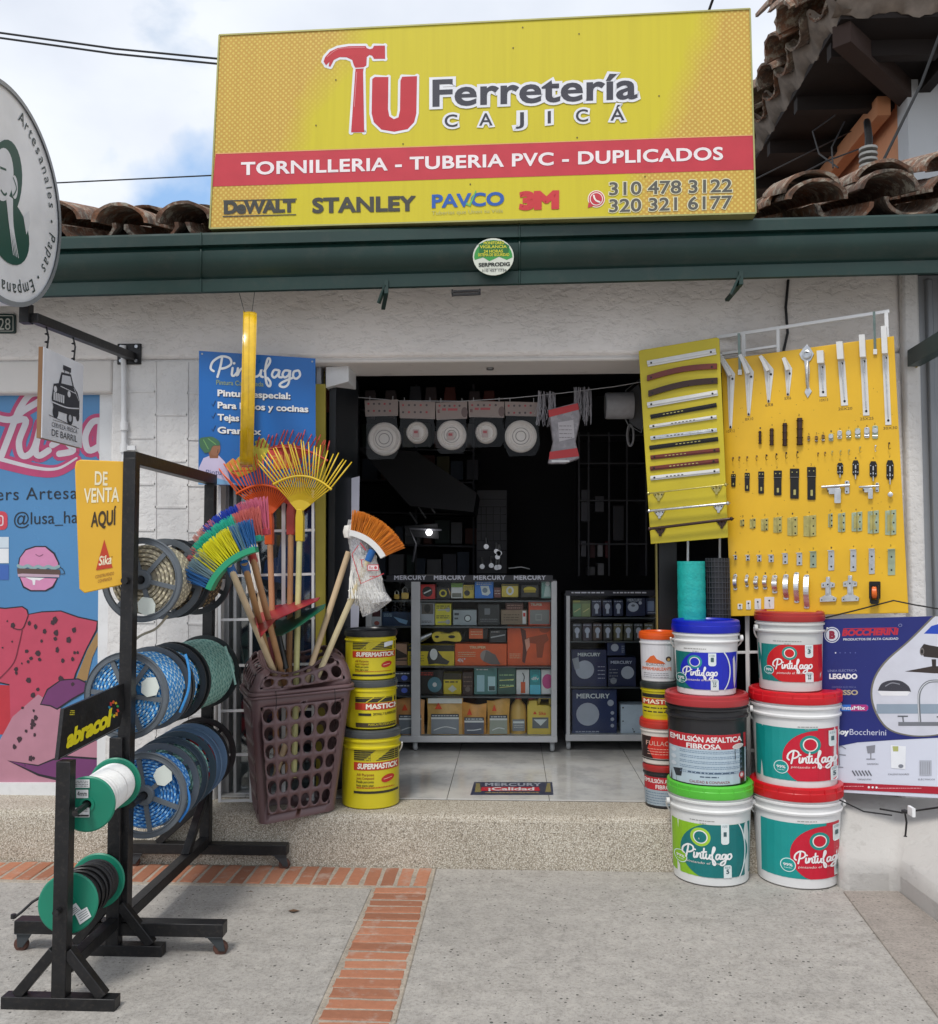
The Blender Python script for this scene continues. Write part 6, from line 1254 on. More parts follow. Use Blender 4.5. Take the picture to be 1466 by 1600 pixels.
for i, (c, x0, y0, x1, y1, w_, d, bow) in enumerate(PL):
    p0, p1 = a1(x0, y0), a1(x1, y1); w_ /= 3.0165
    def fn(m):
        if bow:
            n = 10; top = []; bot = []
            for k in range(n+1): t = k/n; y = p0[1]+(p1[1]-p0[1])*t-math.sin(t*PI)*4.5; x = p0[0]+(p1[0]-p0[0])*t; top.append((x, y-w_/2)); bot.append((x, y+w_/2))
            m.slab(B1, top+bot[::-1], 0, .012, HW[c])
        else:
            m.slab(B1, seg(p0, p1, w_), 0, .006, HW[c]); m.slab(B1, seg(p0, p1, w_*.34), .006, .010, HW[c])
            if i >= 4:
                rg = random.Random(i); n = rg.randrange(5, 9); t0 = rg.uniform(.1, .4)
                for k in range(n): t = t0+k*.055; m.slab(B1, seg((p0[0]+(p1[0]-p0[0])*t, p0[1]+(p1[1]-p0[1])*t), (p0[0]+(p1[0]-p0[0])*(t+.03), p0[1]+(p1[1]-p0[1])*(t+.03)), w_*.2), .010, .0106, HW['k' if c in 'ws' else 'g'])
        for t in (.06, .93): dot(m, B1, p0[0]+(p1[0]-p0[0])*t, p0[1]+(p1[1]-p0[1])*t, 1.7, .011 if bow else .010)
    item('drawer_pull', '%s drawer pull, %s from the top of the narrow board' % (d, ORD[i]), 'drawer pull', 'drawer pulls on the narrow board', B1, fn)
for i, (c, x0, y0, x1, y1, w_, d) in enumerate((('g', 115, 215, 465, 175, 2.0, 'gold'), ('s', 118, 297, 475, 262, 3.8, 'silver'), ('b', 120, 381, 492, 335, 4.6, 'dark brown'))):
    p0, p1 = b1(x0, y0), b1(x1, y1)
    def fn(m):
        A, B = B1.at(*p0, .03), B1.at(*p1, .03); m.tube([A, B], w_*.0014, HW[c], 12)
        for P_, s_ in ((A, -1), (B, 1)):
            d = (B-A).normalized()*s_; m.lathe([(w_*.0015, 0), (.008, .002), (.009, .007), (0, .017)], HW[c], 12, P_, d)
        for t in (.10, .88):
            x, y = p0[0]+(p1[0]-p0[0])*t, p0[1]+(p1[1]-p0[1])*t; m.slab(B1, [(x-9, y+1), (x+9, y-1), (x+5, y+7), (x+1, y+11), (x-4, y+8)], 0, .005, HW[c]); m.tube([B1.at(x, y, .03), B1.at(x, y+3, .0)], .004, HW[c], 8); dot(m, B1, x-5, y+3.5, 1.1, .005); dot(m, B1, x+5, y+3, 1.1, .005)
            m.slab(B1, seg((x, y+8), (x, y+13), 4), 0, .008, HW[c])
    item('bar_handle', '%s bar handle with pointed ends near the bottom of the narrow board' % d, 'bar handle', 'bar handles on the narrow board', B1, fn)
# wide board: triangular brackets
TR = [([(425,362),(441,366),(510,465),(508,490),(495,722),(482,722),(472,480)], 'largest'), ([(530,370),(546,374),(598,455),(597,480),(580,662),(568,662),(556,470)], 'second largest'), ([(626,376),(640,380),(691,443),(690,468),(674,600),(662,600),(648,458)], 'third'), ([(736,386),(748,388),(779,440),(778,462),(765,568),(753,568),(744,452)], 'smallest')]
for i, (pl_, d) in enumerate(TR):
    pl_ = [a1(*q) for q in pl_]
    def fn(m):
        m.slab(B2, pl_, 0, .003, HW['w']); c0, c1 = ((pl_[2][0]+pl_[6][0])/2, pl_[2][1]+4), ((pl_[4][0]+pl_[5][0])/2, pl_[4][1]-4); m.slab(B2, seg(c0, c1, 1.4), .003, .012, HW['w'])
        m.slab(B2, seg(((pl_[0][0]+pl_[1][0])/2, pl_[0][1]+3), c0, 5.5), .003, .03, HW['w']); dot(m, B2, c1[0], c1[1]+2, 1.7, .004); dot(m, B2, pl_[2][0]-4, pl_[2][1]+8, 1.9, .004)
    item('shelf_bracket', '%s white tapered shelf bracket at the top of the golden board' % d, 'shelf bracket', 'white brackets along the top of the golden board', B2, fn)
for i, (x, y0, y1, w_, x2) in enumerate(((925, 364, 572, 34, 915), (1026, 322, 615, 33, 1005), (1128, 290, 662, 30, 1110), (1232, 250, 706, 29, 1212))):
    def fn(m):
        p0, p1 = a1(x2, y0), a1(x, y1); sp_ = .28; q = (p0[0]+(p1[0]-p0[0])*sp_, p0[1]+(p1[1]-p0[1])*sp_)
        m.slab(B2, seg(q, p1, w_/3.02), 0, .003, HW['w']); m.slab(B2, seg(p0, q, w_/3.02*.92), .0, .045, HW['w']); m.slab(B2, seg((q[0], q[1]+3), (p1[0], p1[1]-12), 1.4), .003, .010, HW['s']); dot(m, B2, p1[0], p1[1]-7, 2, .003); dot(m, B2, q[0]+1, q[1]+4, 2, .003)
    item('shelf_bracket', '%s straight white shelf bracket at the top right of the golden board' % ['shortest', 'second shortest', 'second longest', 'longest'][i], 'shelf bracket', 'straight brackets at the top right of the golden board', B2, fn)
def kn(m):
    o_ = [a1(*q) for q in ((848, 325), (866, 345), (882, 372), (868, 400), (858, 408), (862, 450), (859, 500), (860, 530), (872, 548), (852, 580), (837, 552), (846, 530), (842, 500), (840, 450), (836, 405), (822, 395), (812, 372), (828, 348))]
    m.slab(B2, o_, 0, .004, HW['s']); m.lathe([(.012, 0), (.018, .002), (.019, .008), (.013, .01)], HW['s'], 24, B2.at(*a1(848, 376), .004), B2.n); m.tube([B2.at(*a1(850, 405), .006), B2.at(*a1(851, 470), .022), B2.at(*a1(852, 535), .006)], [.004, .006, .004], HW['s'], 10); dot(m, B2, *a1(848, 362), 1.6, .006)
item('ornate_pull', 'silver ladle shaped ornate door pull between the white brackets', 'door pull', None, B2, kn)
def rowit(name, cat, lbl, grp, pts, fn):
    n = len(pts)
    for i, p in enumerate(pts):
        item(name, lbl % ORD[i], cat, grp, B2, lambda m: fn(m, i, *p))
def barrel(m, i, x, y, w_, h, c):
    cx, cy = a1(x, y); w_ /= 3.02; h /= 3.02; m.tube([B2.at(cx, cy-h/2, .007), B2.at(cx, cy+h/2, .007)], w_*.0013, HW[c], 12)
    for t in (-.42, -.12, .2, .44): m.tube([B2.at(cx, cy+h*t, .007), B2.at(cx, cy+h*t+1.2, .007)], w_*.0017, HW[c], 12)
rowit('bullet_hinge', 'barrel hinge', '%s dark brown barrel hinge from the left, below the white brackets', 'dark barrel hinges on the golden board', [(628, 765, 12, 60, 'b'), (683, 763, 17, 80, 'b'), (745, 752, 20, 108, 'b'), (815, 738, 25, 128, 'b')], barrel)
def brassf(m, i, x, y, w_, h, c):
    cx, cy = a1(x, y); w_ /= 3.02; h /= 3.02; m.slab(B2, rrect(cx-w_/2, cy-h/2, cx+w_/2, cy+h/2, w_*.3), 0, .004, HW[c]); m.tube([B2.at(cx, cy-h*.1, .004), B2.at(cx, cy-h*.1, .014)], w_*.0012, HW['s' if i > 2 else c], 12); m.tube([B2.at(cx-w_*.4, cy+h*.3, .007), B2.at(cx+w_*.4, cy+h*.3, .007)], .003, HW['s'], 8); dot(m, B2, cx, cy-h*.36, 1.1, .004)
rowit('spring_catch', 'catch', '%s small brass coloured catch from the left, in the row beside the barrel hinges', 'small catches on the golden board', [(857, 770, 12, 26, 'br'), (893, 772, 14, 30, 'br'), (925, 768, 15, 34, 'br'), (962, 765, 22, 36, 'z'), (1003, 752, 22, 40, 's'), (1045, 750, 24, 44, 'g'), (1088, 745, 26, 48, 'z'), (1131, 742, 25, 50, 's'), (1170, 740, 27, 62, 'z')], brassf)
def hookf(m, i, x, y, c):
    cx, cy = a1(x, y); s_ = 1+.12*(i % 8); m.tube([B2.at(cx, cy-3*s_, 0), B2.at(cx, cy-3*s_, .010), B2.at(cx-.6*s_, cy, .013), B2.at(cx, cy+2.5*s_, .010), B2.at(cx+1.4*s_, cy+1.5*s_, .016)], .0014, HW[c], 6); m.slab(B2, poly_ell(cx, cy-3*s_, 1.5, 1.5, 8), 0, .003, HW[c])
rowit('cup_hook', 'hook', '%s tiny dark cup hook from the left in the upper hook row', 'tiny dark cup hooks on the golden board', [(500,870,'br'),(530,868,'br'),(567,868,'br'),(612,865,'br'),(658,862,'b'),(705,858,'b'),(751,853,'b'),(804,850,'b')], hookf)
rowit('brass_hook', 'hook', '%s tiny brass hook from the left in the right half of the hook row', 'tiny brass hooks on the golden board', [(901,848,'br'),(934,846,'br'),(968,842,'g'),(1007,840,'g'),(1047,838,'g'),(1099,825,'g'),(1172,820,'s'),(1236,808,'b')], hookf)
def hasp(m, i, x, y, w_, h):
    cx, cy = b1(x, y); w_ /= 3.02; h /= 3.02; m.slab(B2, rrect(cx-w_/2, cy-h/2, cx+w_/2, cy-h*.22, 1), 0, .003, HW['k']); m.tube([B2.at(cx-w_/2, cy-h*.2, .004), B2.at(cx+w_/2, cy-h*.2, .004)], .003, HW['k'], 8); m.slab(B2, rrect(cx-w_*.46, cy-h*.18, cx+w_*.46, cy+h/2, 1.5), .002, .005, HW['k']); m.slab(B2, rrect(cx-w_*.1, cy+h*.2, cx+w_*.16, cy+h*.38, .8), .005, .006, HW['g'])
    for q in (-.25, .25): dot(m, B2, cx+w_*q, cy-h*.38, 1, .003, 'g')
rowit('black_hasp', 'hasp', '%s flat black hasp from the left in the middle of the golden board', 'black hasps on the golden board', [(502,153,22,60),(567,160,24,86),(633,163,28,105),(711,165,38,118),(790,168,44,142),(870,167,42,155)], hasp)
def bolt(m, i, x, y, w_, h):
    cx, cy = b1(x, y); w_ /= 3.02; h /= 3.02; m.slab(B2, [(cx-w_*.3, cy-h*.5), (cx+w_*.3, cy-h*.5), (cx+w_*.48, cy-h*.35), (cx+w_*.48, cy+h*.22), (cx+w_*.25, cy+h*.3), (cx-w_*.25, cy+h*.3), (cx-w_*.48, cy+h*.22), (cx-w_*.48, cy-h*.35)], 0, .004, HW['k']); m.tube([B2.at(cx, cy-h*.25, .010), B2.at(cx, cy+h*.5, .010)], .003, HW['s'], 10)
    for t in (-.3, .0, .2): m.slab(B2, rrect(cx-w_*.26, cy+h*t-1.2, cx+w_*.26, cy+h*t+1.2, .6), .004, .014, HW['k'])
    for q in (-.33, .33): dot(m, B2, cx+w_*q, cy-h*.28, .9, .004, 's'); dot(m, B2, cx+w_*q, cy+h*.12, .9, .004, 's')
rowit('tower_bolt', 'bolt', '%s black tower bolt from the left at the right of the golden board', 'black tower bolts on the golden board', [(1005,105,30,70),(1078,103,32,90),(1161,110,36,95),(1240,115,36,115)], bolt)
def latch(m, i, x, y, s_):
    cx, cy = b1(x, y); m.tube([B2.at(cx-22*s_, cy-1, .012), B2.at(cx+22*s_, cy-4*s_, .012)], .006*s_, HW['s'], 12); m.slab(B2, [(cx-15*s_, cy-3), (cx+6*s_, cy-4), (cx+6*s_, cy+9*s_), (cx-10*s_, cy+10*s_)], 0, .009, HW['s']); m.slab(B2, rrect(cx-2*s_, cy+1, cx+8*s_, cy+24*s_, 1.5), .009, .014, HW['s']); m.slab(B2, rrect(cx+14*s_, cy-11*s_, cx+21*s_, cy+9*s_, 1.5), 0, .005, HW['s'])
    for q in ((-12, 5), (2, 6), (17, -8), (17, 6)): dot(m, B2, cx+q[0]*s_, cy+q[1]*s_, 1.3, .009 if q[0] < 10 else .005)
item('slide_latch', 'large silver slide latch right of the black hasps', 'latch', None, B2, lambda m: latch(m, 0, 985, 188, 1.0)); item('slide_latch', 'smaller silver slide latch beneath the black tower bolts', 'latch', None, B2, lambda m: latch(m, 1, 1142, 188, .72))
item('metal_boss', 'small round white metal knob below the last black tower bolt', 'knob', None, B2, lambda m: m.lathe([(.003, 0), (.004, .006), (.009, .010), (.010, .016), (0, .021)], HW['s'], 16, B2.at(*b1(1242, 220), 0), B2.n))
def hinge(m, i, x, y, w_, h, c='g'):
    cx, cy = b1(x, y); w_ /= 3.02; h /= 3.02; m.slab(B2, [(cx-w_/2, cy-h/2+1), (cx-.5, cy-h/2), (cx-.5, cy+h/2), (cx-w_/2, cy+h/2-.5)], 0, .0025, HW[c]); m.slab(B2, [(cx+.5, cy-h/2), (cx+w_/2, cy-h/2-1), (cx+w_/2, cy+h/2-1.5), (cx+.5, cy+h/2)], 0, .0035, HW[c]); m.tube([B2.at(cx, cy-h/2, .004), B2.at(cx, cy+h/2, .004)], .0028, HW['g'], 8)
    n = 2 if h < 18 else 3
    for k in range(n):
        for q in (-.28, .28): dot(m, B2, cx+w_*q, cy+h*(-.36+.72*k/(n-1)), 1.0 if q < 0 else 1.4, .003, 'g' if q < 0 else 'k')
rowit('butt_hinge', 'hinge', '%s brass butt hinge from the left in the left hinge row', 'brass butt hinges on the golden board', [(543,353,20,32),(593,357,28,48),(649,362,34,58),(710,363,40,75),(780,370,48,88),(862,368,60,100)], hinge)
def hinge2(m, i, x, y, w_, h):
    hinge(m, i, x, y, w_, h, 'z'); cx, cy = b1(x, y); w_ /= 3.02; h /= 3.02
    m.slab(B2, [(cx-w_*.3, cy-h*.3), (cx+w_*.3, cy-h*.34), (cx+w_*.1, cy), (cx+w_*.3, cy+h*.3), (cx-w_*.3, cy+h*.34)], .0036, .0044, HW['g'])
rowit('cut_hinge', 'hinge', '%s greenish brass cut-out hinge from the left in the right hinge row', 'cut-out hinges on the golden board', [(959,342,20,65),(1012,352,34,90),(1084,348,50,92),(1161,350,52,108),(1243,352,52,118)], hinge2)
def angle(m, i, x, y, w_, h):
    c = 'z' if i in (6, 10) else 's'; cx, cy = b1(x, y); w_ /= 3.02; h /= 3.02; m.slab(B2, [(cx-w_/2, cy-h/2), (cx+w_/2, cy-h/2-.6), (cx+w_/2, cy+h/2-.6), (cx-w_/2, cy+h/2)], 0, .0025, HW[c]); m.slab(B2, [(cx-w_/2, cy-h/2), (cx+w_/2, cy-h/2-.6), (cx+w_/2, cy-h/2+.5), (cx-w_/2, cy-h/2+1.1)], .0, .03+.0015*i, HW[c])
    dot(m, B2, cx, cy+h*.3, 1.5, .0025); dot(m, B2, cx, cy-h*.2, 1.5, .0025)
rowit('angle_bracket', 'angle bracket', '%s small steel angle bracket from the left in the angle bracket row', 'angle brackets on the golden board', [(512,516,14,22),(570,518,18,28),(624,520,20,32),(680,521,24,36),(746,522,24,52),(813,524,26,60),(878,526,30,78),(963,530,28,96),(1067,530,28,104),(1154,535,28,120),(1247,538,34,124)], angle)
def pull(m, i, x, y, w_, h):
    cx, cy = b1(x, y); w_ /= 3.02; h /= 3.02; n = 12; A = [B2.at(cx-w_*.05+w_*.12*t/n, cy-h/2+h*t/n, .003+(.02+.0012*i)*math.sin(PI*t/n)) for t in range(n+1)]
    wr = w_*.0013
    for t in range(n): m.bar(A[t], A[t+1]+(A[t+1]-A[t])*.05, wr*1.6, .002, HW['s'], B2.n)
    for t in (-.5, .5): m.slab(B2, rrect(cx-w_*.4, cy+h*t-3.2, cx+w_*.4, cy+h*t+3.2, 2), 0, .003, HW['s']); dot(m, B2, cx, cy+h*t, 1.2, .003)
rowit('arched_pull', 'pull', '%s arched silver pull from the left near the bottom of the golden board', 'arched silver pulls on the golden board', [(511,632,22,56),(566,626,18,40),(609,634,24,42),(651,633,24,48),(697,642,30,66),(750,655,30,100),(800,658,28,125),(847,677,30,140)], pull)
def euro(m, x, y, s_):
    cx, cy = b1(x, y); q = lambda L_: [(cx+a_*s_, cy+b_*s_) for a_, b_ in L_]
    m.slab(B2, q([(-10, -10), (-3, -12), (-3, -19), (3, -19), (3, -12), (10, -10), (10, -4), (4, -3), (5, 8), (-4, 8), (-4, -3), (-10, -3)]), 0, .007, HW['s']); m.slab(B2, q([(-2.4, -17), (2.4, -17), (2.4, 6), (-2.4, 6)]), .007, .014, HW['s']); m.slab(B2, q([(-12, 12), (-5, 8), (5, 8), (13, 12), (12, 17), (-12, 18)]), 0, .010, HW['s'])
    for a_, b_ in ((-7, -7), (7, -7), (-9, 15), (9, 14)): dot(m, B2, cx+a_*s_, cy+b_*s_, 1.1, .010 if b_ > 0 else .007)
    dot(m, B2, cx, cy-8*s_, 1.4, .014)
item('cabinet_hinge', 'left silver concealed cabinet hinge on the golden board', 'hinge', None, B2, lambda m: euro(m, 948, 668, 1.05)); item('cabinet_hinge', 'right silver concealed cabinet hinge beside the orange caster', 'hinge', None, B2, lambda m: euro(m, 1052, 664, 1.1))
co = thing('orange_caster', 'small orange wheel caster on a black plate at the bottom of the golden board', 'caster', B2.at(*b1(1168, 680), 0)); cx, cy = b1(1168, 680)
part(lambda m: m.slab(B2, rrect(cx-9, cy-17, cx+9, cy+10, 1.5), 0, .004, HW['k']), 'plate', co, .0005)
part(lambda m: (m.slab(B2, rrect(cx-7, cy-11, cx-4.5, cy+16, 1), .004, .04, HW['k']), m.slab(B2, rrect(cx+4.5, cy-11, cx+7, cy+16, 1), .004, .04, HW['k']), m.slab(B2, rrect(cx-6, cy+12, cx+6, cy+18, 2), .004, .03, HW['k'])), 'fork', co, .0005)
mb = MB(); mb.lathe([(0, -.010), (.018, -.010), (.0235, -.007), (.0235, .007), (.018, .010), (0, .010)], mat('#d2601a', .35), 20, B2.at(cx, cy, .03), (1, -.4, 0)); mb.build('wheel', co)
def plate(m, i, x, y, w_, h):
    cx, cy = b1(x, y); w_ /= 3.02; h /= 3.02; m.slab(B2, rrect(cx-w_/2, cy-h/2, cx+w_/2, cy+h/2, 1), 0, .003, HW['w']); dot(m, B2, cx, cy-h*.2, 1.4, .003); m.slab(B2, seg((cx, cy-h*.05), (cx+1, cy+h*.3), 1.2), .003, .006, HW['s'])
rowit('keyhole_plate', 'plate', '%s small white keyhole plate from the left at the bottom edge of the golden board', 'keyhole plates on the golden board', [(533,747,22,26),(573,740,22,42),(617,735,30,50),(671,730,46,56)], plate)
I = Ink(B2, .0006, .0003); BN = '#5a431c'
for s_, x, y, w_ in (('10X12', 470, 743, 38), ('8X10', 557, 686, 38), ('6X8', 652, 620, 36), ('5X6', 742, 588, 32), ('10X15', 908, 596, 40), ('20X20', 996, 637, 66), ('25X25', 1098, 684, 64), ('30X30', 1208, 728, 66)):
    p0, p1 = a1(x, y), a1(x+w_, y-4); I.text(s_, *p0, *p1, 4.2, BN, 0, .0)
rg = random.Random(4)
for k in range(70):
    x, y = rg.uniform(1146, 1395), rg.uniform(575, 945); I.ell(x, y, .55, .55, BN, 0, 6)
for L_, off in (([(628, 725), (683, 710), (743, 690), (810, 662), (857, 752), (893, 750), (925, 748), (962, 740), (1003, 728), (1045, 724), (1088, 718), (1131, 714), (1168, 705)], a1), ([(500,118),(562,108),(631,104),(706,96),(786,88),(868,82),(1003,60),(1078,52),(1160,52),(1238,46),(545,326),(592,324),(649,320),(710,315),(780,314),(858,308),(957,300),(1010,300),(1080,294),(1155,288),(1238,282),(512,497),(570,495),(624,494),(680,490),(746,484),(813,482),(878,478),(963,474),(1067,468),(1154,466),(1242,464),(511,597),(566,598),(607,597),(652,595),(697,597),(748,592),(797,592),(850,588)], b1)):
    for n_, (x, y) in enumerate(L_): cx, cy = off(x, y); I.text(str((n_*3) % 7+1), cx-1, cy, cx+1.2, cy, 3, BN, 0, .0)
I.build('handwritten_sizes', bo2)
# rolls of mesh
def roll(label, cx0, yt, cx1, yb, rpx, Y_, m, name, core=None, ribs=True):
    o = thing(name, label, 'mesh roll', P(cx1, yb, Y_)); A, B = P(cx0, yt, Y_), P(cx1, yb, Y_); r = rpx*Y_/1450; ax = (A-B); L_ = ax.length; prof = [(0, 0), (r, 0)]
    n = int(L_/.006); prof += [(r*(1+.012*(i % 2)+.008*math.sin(i*.7)), L_*i/n) for i in range(1, n)] if ribs else [(r, L_*.5)]; prof += [(r, L_), (r*.25, L_-.002), (0, L_-.004)]
    mb = MB(); mb.lathe(prof, m, 40, B, ax); mb.build('mesh_sheet', o, smooth=60); return o, A, B, r
roll('turquoise roll of plastic netting standing in a gap below the narrow board', 1080, 877, 1084, 1120, 21, 4.0, mat('#16a49c', .45, 0, .12, 60, .6, 120), 'netting_roll')
o, A, B, r = roll('black roll of square wire mesh standing beside the turquoise roll', 1121, 872, 1127, 1120, 17, 4.02, mat('#1a1b1e', .5), 'mesh_roll', ribs=False)
mb = MB()
for k in range(30): mb.lathe([(r+.001, 0), (r+.004, .001), (r+.001, .003)], mat('#3c3e44', .4), 32, B.lerp(A, k/30+.01), A-B)
for k in range(22):
    an = 2*PI*k/22; d = V((math.cos(an)*(r+.002), math.sin(an)*(r+.002), 0)); mb.tube([B+d, A+d], .0014, mat('#3c3e44', .4), 4)
mb.build('wire_grid', o)['kind'] = 'stuff'
for x, lb in ((1075, 'left white rod above the turquoise roll'), (1125, 'right white rod above the black mesh roll')):
    mb = MB(); mb.tube([P(x, 835, 4.12), P(x, 890, 4.12)], .005, M_WB, 8); tag(mb.build('white_rod'), lb, 'rod')
mb = MB(); mb.slab(FY(4.2), [(1030, 600), (1056, 600), (1060, 1262), (1030, 1262)], -.03, 0, mat('#1d1e20', .4, .2)); mb.slab(FY(4.19), seg((1026, 830), (1030, 1262), 2), -.03, 0, mat('#7d7440', .5)); tag(mb.build('door_post'), 'dark narrow door post behind the small tubs and turquoise roll', 'door post')
# ================================================================== banner
bn = thing('faucet_banner', 'blue and white hardware brand banner tied to the wall at the right edge', 'banner', P(1400, 1240, 3.6))
BB = FQ((1283, 967, 3.86), (1466, 962, 3.68), (1290, 1238, 3.86))
part(lambda m: m.slab(BB, [(1270, 968), (1620, 958), (1620, 1256), (1278, 1236)], -.002, 0, mat('#ccd0de', .4, 0, .05, 3)), 'banner_sheet', bn, 0)
I = Ink(BB, .001, .0005)
bl_ = '#17226e'
I.poly([(1270, 968), (1620, 958), (1620, 1156), (1560, 1150), (1480, 1152), (1400, 1156), (1340, 1160), (1300, 1168), (1276, 1176)], bl_, 0)
I.poly([(1460, 962)]+smoothpath([(1455, 965), (1420, 1000), (1380, 1036), (1362, 1070), (1364, 1105), (1385, 1138), (1420, 1150), (1460, 1150), (1500, 1140)], 5)+[(1560, 1100), (1560, 960)], '#6f6c62', 1)
I.poly([(1462, 963)]+smoothpath([(1458, 966), (1423, 1001), (1383, 1037), (1365, 1070), (1367, 1104), (1387, 1136), (1421, 1148), (1460, 1148), (1500, 1138)], 5)+[(1560, 1100), (1560, 960)], '#c9cbd6', 2)
I.rect(1370, 1100, 1560, 1115, '#8b9aaa', 3); I.poly([(1444, 990), (1456, 978), (1470, 974), (1520, 974), (1520, 992)], '#1c44b0', 3)
I.poly(smoothpath([(1372, 1079), (1378, 1068), (1392, 1063), (1408, 1064), (1420, 1072), (1424, 1081)], 4), '#3a3a44', 3); I.poly([(1371, 1080), (1424, 1080), (1418, 1087), (1378, 1087)], '#e2e2e6', 3); I.line([(1384, 1072), (1394, 1067), (1406, 1069)], 1.6, '#8a8c96', 4)
I.poly([(1438, 1014), (1444, 1006), (1452, 1008), (1520, 1020), (1520, 1034), (1444, 1026)], '#2e2624', 3); I.ell(1441, 1018, 3.4, 6, '#6a6462', 4); I.ell(1441, 1018, 1.8, 3.4, '#1c1818', 5); I.poly([(1456, 1030), (1463, 1030), (1463, 1044), (1457, 1043)], '#2e2624', 3); I.poly([(1414, 1049), (1456, 1041), (1520, 1040), (1520, 1053), (1460, 1052)], '#352b28', 3)
I.line([(1438, 1130), (1436, 1092), (1440, 1075), (1452, 1065), (1472, 1064)], 4.2, '#6f7278', 4); I.line([(1437, 1128), (1435, 1092), (1440, 1075), (1452, 1065), (1472, 1064)], 1.4, '#c9ccd2', 5)
I.rect(1404, 1128, 1520, 1134, '#70737a', 4); I.line([(1412, 1128), (1411, 1120)], 2.4, '#70737a', 4, 0); I.line([(1403, 1119), (1419, 1119)], 2, '#565a60', 4, 0); I.line([(1464, 1120), (1480, 1120)], 2, '#565a60', 4, 0)
I.ell(1300.5, 992, 12.4, 12.4, '#c9cdd8', 1); I.ell(1300.5, 992, 10.8, 10.8, bl_, 2); I.ell(1300.5, 992, 9.6, 9.6, '#c9cdd8', 3); I.text('B', 1296, 998.5, 1305.5, 998.5, 13, '#8a1c38', 4, .08)
I.text('BOCCHERINI', 1316, 994, 1403, 992, 10.5, '#b52038', 1, .06, sh=.15); I.line([(1318, 982.5), (1402, 981)], 1.2, '#b52038', 1, 0); I.ell(1407, 977, 3, 2.4, '#8a90b8', 1, 12); I.ell(1407, 977, 2.2, 1.8, bl_, 2, 12)
I.text('PRODUCTOS DE ALTA CALIDAD', 1318, 1001, 1404, 999.5, 3.6, '#c9cdd8', 1, .03)
I.ell(1306, 1020, 1.2, 1.2, '#d8dae6', 1, 8); [I.ell(1313+k*8, 1020, 1, 1, '#5a64a8', 1, 8) for k in range(4)]
I.text('LÍNEA ELÉCTRICA', 1294, 1050, 1339, 1049, 3.4, '#8e96c0', 1, .0); I.text('LEGADO', 1296, 1061, 1340, 1061, 8.5, '#e2e4ec', 1, .05); I.text('GRIFERÍA ELÉCTRICA', 1300, 1075, 1338, 1075, 2.8, '#6a74ac', 1, .0); I.text('RUSSO', 1300, 1086, 1341, 1086, 8, '#b3a68a', 1, .04)
I.poly(rrect(1300, 1101, 1357, 1111, 3), '#2c6cc8', 1); I.poly([(1330, 1101), (1354, 1101), (1357, 1104), (1357, 1108), (1354, 1111), (1330, 1111)], '#a82c78', 2); I.text('#PintuMix', 1302, 1109, 1352, 1109, 6, '#e2e4ec', 3, .03)
I.text('#Soy', 1298, 1148, 1327, 1148, 9, '#e2e4ec', 1, .06); I.text('Boccherini', 1328, 1148, 1385, 1149, 9, '#c4c8dc', 1, .0)
G7 = '#83858e'
I.poly([(1354, 1166), (1368, 1164), (1367, 1176), (1356, 1177)], G7, 1); I.line([(1361, 1176), (1361, 1186)], 1.6, G7, 1, 0); I.line([(1354, 1186), (1368, 1186)], 1.4, G7, 1, 0); I.poly([(1392, 1164), (1416, 1166), (1415, 1202), (1393, 1200)], '#dfe2e8', 1); I.poly([(1395, 1166), (1404, 1166), (1404, 1174), (1396, 1174)], '#a8ac6a', 2); I.ell(1408, 1197, 4, 3, '#7a7e88', 2)
for k in range(6): I.line([(1332+k*5, 1204), (1337+k*5, 1212)], 2, '#5b5e68', 1, 0)
I.poly([(1437, 1188), (1456, 1188), (1456, 1212), (1437, 1212)], '#a9adb8', 1); [I.line([(1439+k*3.4, 1190), (1439+k*3.4, 1210)], .7, '#83858e', 2, 0) for k in range(5)]
for s_, x0, x1, y in (('GRIFERÍAS', 1355, 1373, 1195), ('CERRADURAS', 1340, 1362, 1219), ('CALENTADORES', 1388, 1421, 1211), ('ELÉCTRICOS', 1435, 1461, 1219)): I.text(s_, x0, y, x1, y, 2.4, '#4d5058', 1, .0)
I.line([(1306, 1178), (1322, 1180)], 1.4, G7, 1, 0); I.line([(1310, 1164), (1312, 1196)], 2, G7, 1, 0); I.line([(1304, 1198), (1318, 1199)], 1.4, G7, 1, 0); I.line([(1306, 1172), (1314, 1166), (1322, 1170)], 1.4, G7, 1)
I.poly([(1300, 1222), (1620, 1236), (1620, 1248), (1300, 1233)], '#a8142c', 1); I.fuzz(1312, 1228, 1350, 1, 2, '#d9a0a8', 2, 1, 3); I.fuzz(1372, 1231, 1440, 1, 2, '#d9a0a8', 2, 1, 4); [I.ell(1358+k*6, 1230+k*.2, 1.8, 1.8, '#e2e2e6', 2, 10) for k in range(3)]
I.build('banner_print', bn)
mb = MB(); mb.tube([BB.at(1283, 967, .002), BB.at(1340, 953, .01), BB.at(1397, 938, .02), BB.at(1430, 945, .01), BB.at(1530, 962, .002)], .003, M_BLK, 6); tag(mb.build('banner_cord'), 'thin dark cord tied above the blue banner', 'cord')
mb = MB(); mb.tube([P(1312, 1250, 3.56), P(1350, 1268, 3.55), P(1394, 1274, 3.55)], .003, M_BLK, 6); tag(mb.build('banner_cord'), 'dark cord end hanging below the left part of the banner', 'cord')
